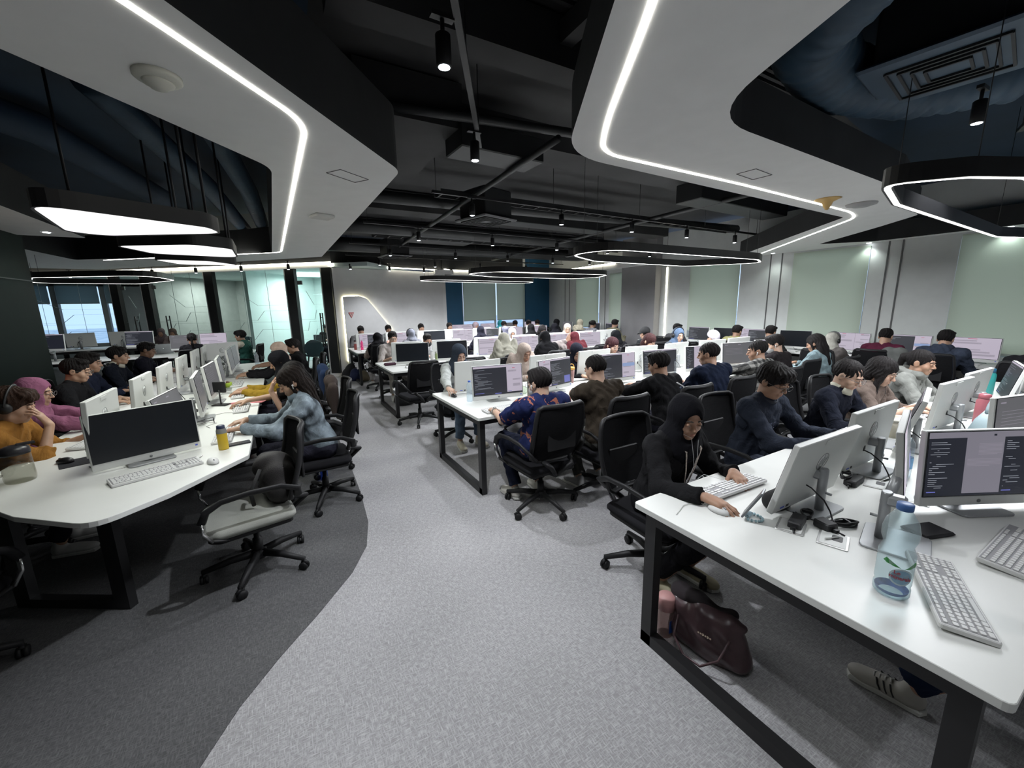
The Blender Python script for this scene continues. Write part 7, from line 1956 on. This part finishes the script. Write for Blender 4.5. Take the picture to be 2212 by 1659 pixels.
    c = Shape(); c.ell((0, 0, 0.12), (0.17, 0.09, 0.13), 0.05); c.cap((-0.13, 0, 0.06), (0.13, 0, 0.06), 0.07, k=0.05); c.cap((-0.15, 0.0, 0.20), (0.15, 0.0, 0.22), 0.030, 0.028, k=0.05)
    def crease(P): return 0.008*np.sin(P[..., 0]*48+P[..., 2]*14)*np.clip(P[..., 2]*5, 0, 1)+0.004*np.sin(P[..., 2]*60+P[..., 0]*30)
    link('bag_body', mesh_shape(c, 0.007, 'leather_bag', crease), lb, t)
    b = MB()
    for s in (-1, 1): b.tube([(-0.12, s*0.07, 0.17), (-0.11, s*0.13, 0.10), (-0.05, s*0.15, 0.04), (0.03, s*0.15, 0.035), (0.10, s*0.13, 0.10), (0.12, s*0.07, 0.18)], 0.006, 8)
    b.build('strap', lb, t)
    cu = bpy.data.curves.new('txt', 'FONT'); cu.body = 'madora'; cu.size = 0.022; cu.align_x = 'CENTER'
    c = Shape(); c.ell((-0.13, 0.03, 0.23), (0.08, 0.05, 0.05), 0.03); c.cap((-0.10, 0.0, 0.24), (0.10, 0.03, 0.24), 0.035, 0.02, k=0.03)
    link('dark_scarf', mesh_shape(c, 0.008, 'scarf_in_bag', crease), mat('black_floral', (0.016, 0.012, 0.014), 0.9, var=0.5), t)
    b = MB(); T_ = TM((0.02, -0.103, 0.165), (R(80), 0, 0))
    for k in range(6): b.box((-0.028+0.011*k, 0, 0), (0.004, 0.012 if k in (2, 4) else 0.007, 0.001), T=T_); b.box((-0.024+0.011*k, 0, 0), (0.003, 0.007, 0.001), T=T_)
    b.build('metal_lettering', mat('pale_gold', (0.6, 0.5, 0.38), 0.3, 0.8), t)
    t = thing('tumbler', 'pink-lidded clear tumbler on the floor beside the leather bag', 'bottle', (1.57, 1.20, 0.0))
    MB().lathe([(0.001, 0), (0.036, 0), (0.040, 0.01), (0.042, 0.16)], 24, cap=False).build('cup_body', glass('smoky_rose', (0.72, 0.60, 0.58), opac=0.35, dcol=(0.3, 0.22, 0.2)), t)
    MB().lathe([(0.043, 0.155), (0.044, 0.215), (0.040, 0.225), (0.001, 0.226)], 24).build('lid', mat('pink_lid', (0.52, 0.28, 0.27), 0.5), t)
    MB().box((0.0, -0.044, 0.075), (0.045, 0.002, 0.07)).build('blue_label', mat('label_royal', (0.01, 0.07, 0.30), 0.5), t)
    b = MB(); b.tube([(1.93, 1.0, 0.72), (1.90, 1.0, 0.50), (1.93, 1.0, 0.34), (1.99, 1.0, 0.31), (2.02, 1.0, 0.38), (2.03, 1.0, 0.72)], 0.005, 6); tag(b.build('hanging_cable', M_CABLE), 'black cable loop hanging under the foreground desk', 'cable')
    # second desk
    kb(1.74, 3.22, 3, 'white keyboard before the man in the floral shirt', full=True)
    kb(2.45, 3.25, 10, 'white keyboard before the man in the brown jacket', full=True)
    kb(3.40, 3.24, 2, 'white keyboard beside the young man in black', full=False); kb(4.15, 3.2, 0, 'white keyboard before the heavy-set man', full=False)
    kb(2.05, 4.18, 178, 'white keyboard behind the first screen back of the second desk', full=False); kb(3.2, 3.98, 178, 'white keyboard right of the yellow-lidded tumbler', full=False)
    for i, x in enumerate((4.95, 5.7)): kb(x, 3.22, 0, '%s white keyboard toward the right end of the second desk' % ORD[i], full=False)
    kb(3.18, 3.14, 6, 'black keyboard beside the hand of the young man in black', full=False, m=mat('black_keys', (0.02, 0.02, 0.022), 0.5), group='black keyboards')
    mouse(1.545, 4.0, 175, 'black mouse under the hand of the woman in the slate grey headscarf', m=mat('black_mouse', (0.012, 0.012, 0.013), 0.35), cable=[(0, -0.05, 0.01), (-0.05, -0.09, 0.004), (-0.14, -0.1, 0.004), (-0.25, -0.08, 0.004)])
    bottle(1.60, 3.70, 'clear blue-capped water bottle at the left end of the second desk', h=0.215, r=0.031)
    t = flask(2.16, 3.42, 'tall smoky grey tumbler beside the floral shirt', (0.16, 0.15, 0.13), h=0.24, r=0.036, capc=(0.2, 0.19, 0.17))
    t = thing('clear_box', 'clear plastic box behind the first screen of the second desk', 'box', (2.20, 3.72, 0.75)); MB().rbox((0, 0, 0.04), (0.16, 0.11, 0.08), 0.015).build('box_body', glass('clear_green', (0.82, 0.88, 0.80), opac=0.25, dcol=(0.5, 0.55, 0.45)), t)
    brick(2.02, 3.75, 0, 'black power brick behind the first screen of the second desk'); brick(2.55, 3.45, 20, 'black adapter beside the brown jacket', (0.08, 0.04, 0.03))
    coil((2.46, 3.50, 0.75), 0.02, 4, M_CABLE, 'cable_bundle', 'black cable curled beside the second screen of the second desk', 30)
    coil((4.02, 3.42, 0.75), 0.02, 4, M_CABLE, 'cable_bundle', 'black cable curled left of the young man in black', 10, 0.12)
    t = thing('iced_drink', 'tall pinkish drink tumbler with a yellow lid and handle on the second desk', 'tumbler', (3.06, 3.90, 0.75))
    MB().lathe([(0.001, 0), (0.030, 0), (0.038, 0.17)], 20).build('cup_body', mat('iced_pink', (0.24, 0.13, 0.12), 0.3, var=0.25), t); MB().lathe([(0.040, 0.165), (0.042, 0.19), (0.03, 0.20), (0.001, 0.2)], 20).build('lid', mat('yellow_lid', (0.62, 0.34, 0.07), 0.4), t)
    MB().tube([(0.04*math.cos(R(a)), 0, 0.19+0.045*math.sin(R(a))) for a in range(0, 181, 15)], 0.005, 6).build('handle', MATS['yellow_lid'], t)
    bottle(4.45, 3.50, 'clear water bottle with a blue cap before the young man in black', h=0.22, r=0.032)
    t = thing('mug', 'white mug beside the heavy-set man in navy', 'mug', (5.42, 3.62, 0.75)); MB().lathe([(0.001, 0), (0.035, 0), (0.038, 0.09), (0.034, 0.09), (0.032, 0.01), (0.001, 0.01)], 20).build('mug_body', M_PLW, t); MB().tube([(0.036, 0, 0.075), (0.06, 0, 0.07), (0.062, 0, 0.03), (0.037, 0, 0.02)], 0.005, 6).build('handle', M_PLW, t)
    # pale strap on the chair of the young man in black
    b = MB(); b.tube([(3.02, 2.34, 1.00), (3.03, 2.27, 0.97), (3.03, 2.25, 0.8), (3.02, 2.25, 0.62), (3.0, 2.26, 0.55)], 0.01, 6, flat=(0.014, 0.003)); tag(b.build('bag_strap', mat('pale_webbing', (0.22, 0.22, 0.22), 0.8)), 'pale grey strap hanging down the chair behind the young man in black', 'strap')
    # third desk
    for i, x in enumerate((1.9, 2.7, 3.42, 4.2, 5.0)): kb(x, 6.42, -4, '%s white keyboard from the aisle on the third desk' % ORD[i], full=False)
    flask(2.26, 6.82, 'white flask between the two switched-off monitors', (0.55, 0.54, 0.52), h=0.22, r=0.030, capc=(0.5, 0.5, 0.5)); flask(2.27, 6.62, 'slim olive green bottle before the white flask', (0.20, 0.25, 0.11), h=0.21, r=0.022, capc=(0.3, 0.3, 0.25))
    t = thing('pencil_case', 'maroon pouch at the left end of the third desk', 'pouch', (1.55, 6.92, 0.75)); MB().rbox((0, 0, 0.022), (0.20, 0.09, 0.045), 0.02, 0.015).build('case_body', mat('maroon_cloth', (0.05, 0.015, 0.03), 0.8), t)
    coil((1.95, 6.62, 0.75), 0.05, 3, M_CABLE, 'cable_bundle', 'dark cable heap before the first switched-off monitor of the third desk', 0, 0.18, 0.006)
    coil((2.72, 6.62, 0.75), 0.04, 3, M_CABLE, 'cable_bundle', 'dark cable heap before the second switched-off monitor of the third desk', 0, 0.14, 0.006)
    o = MB().tube([(0, 0, 0.003), (0.08, 0.06, 0.003), (0.15, 0.0, 0.003), (0.22, 0.07, 0.003)], 0.003, 5).build('cable', mat('pink_cord_plastic', (0.55, 0.12, 0.22), 0.4), None, (2.75, 6.45, 0.75)); tag(o, 'pink cable lying on the third desk', 'cable')
    t = thing('dark_bag', 'dark purple bag on the third desk edge behind the sage grey headscarf', 'bag', (3.35, 4.72, 0.62)); t.location = (3.0, 4.12, 0.75); MB().rbox((0, 0, 0.05), (0.24, 0.10, 0.10), 0.03, 0.02).build('bag_body', mat('plum_cloth', (0.022, 0.014, 0.024), 0.8), t); t['label'] = 'dark plum pouch on the second desk behind the screens, below the sage grey headscarf'
    # fourth desk
    t = flask(1.50, 10.15, 'soft drink bottle with a red and white wrap on the fourth desk', (0.45, 0.12, 0.11), h=0.23, r=0.033, capc=(0.02, 0.02, 0.02)); MB().lathe([(0.034, 0.14), (0.034, 0.19)], 20, cap=False).build('white_wrap', M_PLW, t)
    bottle(1.60, 9.85, 'bright pink see-through bottle on the fourth desk', h=0.23, r=0.032, cap=(0.5, 0.05, 0.2), tint=(0.95, 0.25, 0.50))
    t = thing('folder', 'orange and pink upright folder on the fourth desk', 'folder', (2.22, 9.80, 0.75), R(20)); MB().box((0, 0, 0.10), (0.13, 0.03, 0.20)).build('cover', mat('peach_card', (0.62, 0.32, 0.25), 0.6), t)
    kb(1.75, 9.62, 0, 'white keyboard nearest the aisle on the fourth desk', full=False)
    kb(3.35, 9.62, 0, 'white keyboard before the switched-off monitor of the fourth desk', full=False)
    # bags on the floor by the fourth desk
    def backpack(x, y, rz, label, col, lean=0.25, s=1.0):
        t = thing('backpack', label, 'backpack', (x, y, 0), R(rz))
        c = Shape(); c.ell((0, 0, 0.20*s), (0.14*s, 0.09*s, 0.19*s), 0.05); c.cap((-0.08*s, 0, 0.09*s), (0.08*s, 0, 0.09*s), 0.085*s, k=0.05); c.ell((0, -0.07*s, 0.13*s), (0.11*s, 0.05*s, 0.11*s), 0.02)
        o = link('bag_body', mesh_shape(c, 0.012, 'backpack_body'), mat('bag_%d_%d_%d' % tuple(int(v*999) for v in col), col, 0.8, bump=0.15), t); o.rotation_euler = (R(-lean*60), 0, 0)
        b = MB(); b.tube([(-0.03, 0.03, 0.37*s), (-0.02, 0.05, 0.41*s), (0.02, 0.05, 0.41*s), (0.03, 0.03, 0.37*s)], 0.008, 6)
        for q in (-1, 1): b.tube([(q*0.07*s, 0.07*s, 0.33*s), (q*0.09*s, 0.14*s, 0.22*s), (q*0.09*s, 0.10*s, 0.08*s)], 0.012, 6)
        o = b.build('strap', mat('bag_strap_black', (0.02, 0.02, 0.02), 0.8), t); o.rotation_euler = (R(-lean*60), 0, 0)
    backpack(1.28, 10.55, -60, 'black backpack leaning by the left leg of the fourth desk', (0.015, 0.015, 0.018), 0.5, 1.1)
    backpack(1.42, 10.15, -20, 'dark blue backpack slumped beside the black one', (0.014, 0.022, 0.07), 0.3, 0.8)
    backpack(1.62, 9.95, 10, 'khaki bag under the left end of the fourth desk', (0.13, 0.11, 0.07), 0.2, 0.7)
    backpack(1.78, 7.0, 0, 'black backpack under the left end of the third desk', (0.010, 0.010, 0.012), 0.1, 1.15)
    # wall desk
    flask(8.66, 2.07, 'teal flask with a black lid beside the screen of the maroon shirt', (0.03, 0.30, 0.30), h=0.22, r=0.035)
    for i, y in enumerate((2.5, 3.2, 1.8, 4.1)): kb(8.38, y, -90, 'white keyboard on the wall desk, %s' % ['before the maroon shirt', 'right of the headphones', 'before the slate blue hooded top', 'before the wide black screen'][i], full=False)
    for i, y in enumerate((5.15, 5.78)):
        t = thing('daylight_panel', '%s bright white panel glowing for daylight under the blinds, on the wall desk' % ['right', 'left'][i], 'daylight panel', (8.80, y, 0.75), R(-90))
        MB().lathe([(0.001, 0), (0.05, 0), (0.05, 0.012), (0.001, 0.014)], 20).cyl((0, 0, 0.01), (0, 0, 0.10), 0.008).build('panel_foot', M_PLW, t)
        MB().rbox((0, 0, 0.20), (0.16, 0.02, 0.22), 0.008).build('glow_panel', emis('daylight_glow', (0.9, 1.0, 0.95), 3.0), t)  # added glowing panel standing in for daylight from under the blinds
    # left bench things
    kb(-0.74, 3.06, 24, 'white keyboard in front of the big switched-off monitor', full=True)
    mouse(-0.47, 3.075, 200, 'white mouse at the right end of the keyboard on the left bench')
    t = thing('soundbar_strip', 'short black marker pen with a loop under the switched-off monitor', 'pen', (-0.62, 3.13, 0.764), R(24)); MB().cyl((-0.07, 0, 0), (0.07, 0, 0), 0.011, n=12).build('pen_body', mat('black_marker', (0.015, 0.015, 0.018), 0.4), t); MB().tube([(0.07, 0, 0), (0.09, 0.006, 0.01), (0.095, 0, 0.018), (0.075, -0.004, 0.012)], 0.0018, 5).build('loop', M_CHROME, t); t.name = 'marker_pen'
    bottle_t = thing('water_jug', 'clear water jug with a black flip lid and handle at the left edge', 'jug', (-1.42, 3.36, 0.75), R(30))
    MB().lathe([(0.001, 0.002), (0.060, 0.0), (0.064, 0.01), (0.066, 0.03), (0.062, 0.17)], 30, cap=False).build('jug_body', glass('jug_clear', (0.78, 0.77, 0.73), opac=0.04, dcol=(0.45, 0.45, 0.42)), bottle_t)
    MB().lathe([(0.001, 0.006), (0.060, 0.006), (0.062, 0.10), (0.001, 0.101)], 30).build('water', glass('water_tint', (0.96, 0.97, 0.96)), bottle_t)
    MB().lathe([(0.064, 0.165), (0.066, 0.175), (0.062, 0.20), (0.03, 0.215), (0.001, 0.216)], 30).box((0.05, 0, 0.215), (0.07, 0.03, 0.012)).build('lid', mat('jug_lid', (0.02, 0.02, 0.024), 0.35), bottle_t)
    MB().tube([(-0.06, 0, 0.15), (-0.10, 0, 0.14), (-0.105, 0, 0.08), (-0.065, 0, 0.05)], 0.008, 8).build('handle', MATS['jug_clear'], bottle_t)
    o = MB().slab(rrect(0.24, 0.19, 0.01, 2), 0, 0.003).build('mouse_mat', mat('black_rubber', (0.014, 0.015, 0.020), 0.8), None, (-1.22, 3.60, 0.75), R(20)); tag(o, 'black mouse mat left of the switched-off monitor', 'mouse mat')
    mouse(-1.32, 3.62, 60, 'black mouse on the black mouse mat', m=MATS['black_mouse'], z=0.753)
    kb(-1.32, 4.12, 80, 'white keyboard before the person in headphones', full=False); kb(-1.36, 4.9, 90, 'white keyboard before the mauve pink headscarf', full=False); kb(-1.38, 5.8, 90, 'white keyboard before the man in thin dark glasses', full=False)
    kb(-1.38, 7.3, 90, 'white keyboard before the man with the pale collar', full=False)
    t = flask(-0.44, 3.36, 'yellow bottle with a grey neck and blue lid on the left bench', (0.58, 0.40, 0.03), h=0.175, r=0.031, capc=(0.02, 0.03, 0.07)); MB().lathe([(0.0315, 0.118), (0.0315, 0.135), (0.026, 0.152)], 20, cap=False).build('grey_band', mat('grey_band', (0.22, 0.22, 0.2), 0.5), t)
    o = MB().rbox((0, 0, 0.005), (0.15, 0.07, 0.010), 0.01, 0.003).build('phone', mat('black_phone', (0.015, 0.016, 0.02), 0.25), None, (-0.36, 3.43, 0.75), R(10)); tag(o, 'black phone lying behind the yellow bottle', 'phone')
    for i, (x, y) in enumerate(((-0.47, 3.72), (-0.42, 4.72), (-0.50, 5.50), (-0.58, 6.35), (-0.62, 7.35))): kb(x, y, -90, ['white keyboard under the hands of the woman in denim', 'white keyboard with a thin cable across it on the left bench', 'white keyboard before the mustard yellow sleeves', 'white keyboard beyond the green food box', 'white keyboard before the cream headscarf'][i], full=i < 3)
    b = MB()
    for s in (-1, 1): b.tube([(x*1.0+s*0.032, 0.0, 0.018+z) for x, z in rrect(0.05, 0.034, 0.015, 3)], 0.002, 6, closed=True); b.tube([(s*0.058, 0, 0.03), (s*0.06, 0.06, 0.02), (s*0.055, 0.14, 0.004)], 0.002, 6)
    o = b.build('reading_glasses', M_CHAIR, None, (-0.60, 4.28, 0.75), R(100)); tag(o, 'dark folded glasses lying on the left bench', 'glasses')
    o = MB().slab([(-0.20, -0.06), (0.02, -0.02), (0.20, -0.08), (0.22, 0.02), (0.03, 0.07), (-0.18, 0.02)], 0, 0.004).build('pink_folder', mat('pink_print', (0.50, 0.16, 0.17), 0.6, var=0.5, scale=12), None, (-0.44, 5.02, 0.75), R(-10)); tag(o, 'pink printed sleeve lying flat on the left bench', 'folder')
    t = thing('tablet_holder', 'black square tablet on a thin black stand in the middle of the left bench', 'tablet', (-0.62, 5.02, 0.75), R(150)); MB().rbox((0, 0, 0.006), (0.15, 0.10, 0.012), 0.01).cyl((0, 0, 0.01), (0, 0, 0.16), 0.007).build('stand', M_RAIL, t); MB().rbox((0, -0.01, 0.19), (0.13, 0.014, 0.11), 0.005).build('tablet', M_RAIL, t)
    t = thing('food_box', 'lime green snack box on the left bench', 'box', (-0.68, 6.22, 0.75)); MB().lathe([(0.001, 0), (0.055, 0), (0.062, 0.055), (0.058, 0.06), (0.001, 0.05)], 22).build('box_body', mat('lime_plastic', (0.35, 0.48, 0.05), 0.4), t); MB().sph((0, 0, 0.06), (0.04, 0.04, 0.014), 12, 6).build('snack', mat('brown_food', (0.12, 0.06, 0.03), 0.8), t)
    flask(-0.86, 6.75, 'bright pink bottle standing between the edge-on monitors', (0.70, 0.06, 0.25), h=0.24, r=0.030, capc=(0.6, 0.05, 0.2))
    t = thing('clear_box', 'tall clear plastic container on the left bench before the cream headscarf', 'box', (-0.86, 7.45, 0.75)); MB().rbox((0, 0, 0.10), (0.10, 0.10, 0.20), 0.02, 0.01).build('container', glass('clear_box_grey', (0.85, 0.87, 0.84), opac=0.2, dcol=(0.5, 0.5, 0.45)), t)
    bottle(-0.42, 8.3, 'clear water bottle at the far end of the left bench', h=0.24, r=0.035, cap=(0.3, 0.4, 0.42))
    brick(-0.82, 5.75, 20, 'black power brick in the middle of the left bench', (0.12, 0.07, 0.04)); brick(-0.88, 6.9, 80, 'black power brick further along the left bench'); brick(-0.84, 4.8, 30, 'black power brick beside the nearest edge-on monitor')
    for i, (x, y) in enumerate(((-0.62, 4.55), (-0.7, 5.6), (-0.6, 4.05))):
        b = MB(); b.tube([(0, 0, 0.003), (0.07, 0.05, 0.003), (0.16, 0.0, 0.003), (0.2, 0.08, 0.003), (0.12, 0.12, 0.003)], 0.0022, 5); o = b.build('thin_cable', mat('grey_cable', (0.35, 0.35, 0.33), 0.5) if i != 1 else M_CABLE, None, (x, y, 0.75), R(40*i)); tag(o, ['grey cable curl beside the nearest edge-on monitor', 'black cable curl in the middle of the left bench', 'grey cable curl behind the folded glasses'][i], 'cable')
    # dark bag on the grey-seated chair, clothes over chair backs, blue bottle on the floor
    t = thing('backpack', 'dark backpack resting on the grey-seated chair', 'backpack', (-0.13, 3.04, 0.45), R(98))
    c = Shape(); c.ell((0, 0, 0.16), (0.17, 0.11, 0.16), 0.05); c.cap((-0.10, 0, 0.09), (0.10, 0, 0.08), 0.085, k=0.06); c.ell((0.05, 0.06, 0.22), (0.10, 0.07, 0.08), 0.04)
    link('bag_body', mesh_shape(c, 0.008, 'lap_backpack', lambda P: 0.006*np.sin(P[..., 0]*40+P[..., 2]*30)), mat('charcoal_cloth', (0.022, 0.020, 0.020), 0.7, bump=0.2), t)
    MB().tube([(-0.1, 0.10, 0.25), (-0.12, 0.17, 0.12), (-0.10, 0.16, 0.02)], 0.012, 6).build('strap', MATS['bag_strap_black'], t)
    for (p, l, col, rz) in (((0.40, 5.50, 0.62), 'dark blue jacket hung over a chair back on the aisle side', (0.010, 0.026, 0.075), 90), ((0.40, 4.6, 0.60), 'brown bag hung over a chair back on the aisle side', (0.05, 0.035, 0.03), 90), ((7.55, 2.25, 0.60), 'grey jacket hung over the chair of the maroon shirt', (0.10, 0.105, 0.10), -90)):
        c = Shape(); c.ell((0, 0, 0.22), (0.17, 0.055, 0.17), 0.05); c.cap((-0.10, 0, 0.36), (0.10, 0, 0.36), 0.05, k=0.05); c.cap((-0.15, 0, 0.30), (-0.16, 0.01, 0.02), 0.045, 0.03, k=0.03)
        o = link('hung_jacket', mesh_shape(c, 0.010, 'hung_jacket', lambda P: 0.008*np.sin(P[..., 0]*50+P[..., 2]*12)), mat('cloth_j%d' % int(col[2]*999), col, 0.9, bump=0.2), None, p, R(rz)); tag(o, l, 'jacket' if 'jacket' in l else 'bag')
        if 'bag' in l: o.name = 'hung_bag'
    bottle(0.22, 4.30, 'blue see-through bottle on the floor beside the aisle-side chairs', h=0.24, r=0.035, cap=(0.2, 0.4, 0.5), tint=(0.12, 0.25, 0.75), z=0.0)
    # meeting room furniture behind the glass
    desk('meeting_table', 'white table in the teal meeting room', 0.2, 1.35, 12.95, 13.35, (0.3, 1.25), cat='table')
    for i, (x, y, a) in enumerate(((0.75, 12.6, 0), (-1.9, 16.0, 160), (-0.9, 15.6, 200))):
        t = thing('shell_chair', ['dark slate shell chair behind the glass door', 'dark low chair in the dim glass room, left', 'dark low chair in the dim glass room, right'][i], 'chair', (x, y, 0), R(a), 'dark shell chairs')
        c = Shape(); c.ell((0, 0, 0.46), (0.25, 0.25, 0.05), 0.03); c.ell((0, -0.21, 0.66), (0.25, 0.045, 0.24), 0.06)
        link('shell', mesh_shape(c, 0.016, 'shell_seat'), mat('slate_fabric', (0.035, 0.060, 0.072), 0.8), t)
        for s in ((-1, -1), (1, -1), (1, 1), (-1, 1)): MB().cyl((s[0]*0.14, s[1]*0.14, 0.44), (s[0]*0.22, s[1]*0.20, 0.0), 0.012, n=8).build('leg', mat('grey_metal_leg', (0.12, 0.13, 0.13), 0.4, 0.5), t)

import time
_t0 = time.time()
build_shell(); build_walls(); build_ceiling_things(); build_pendants()
build_desks(); screens(); small_things()
print('STATIC', round(time.time()-_t0, 1))
near_people(); print('NEAR', round(time.time()-_t0, 1))
rows(); print('ROWS', round(time.time()-_t0, 1))
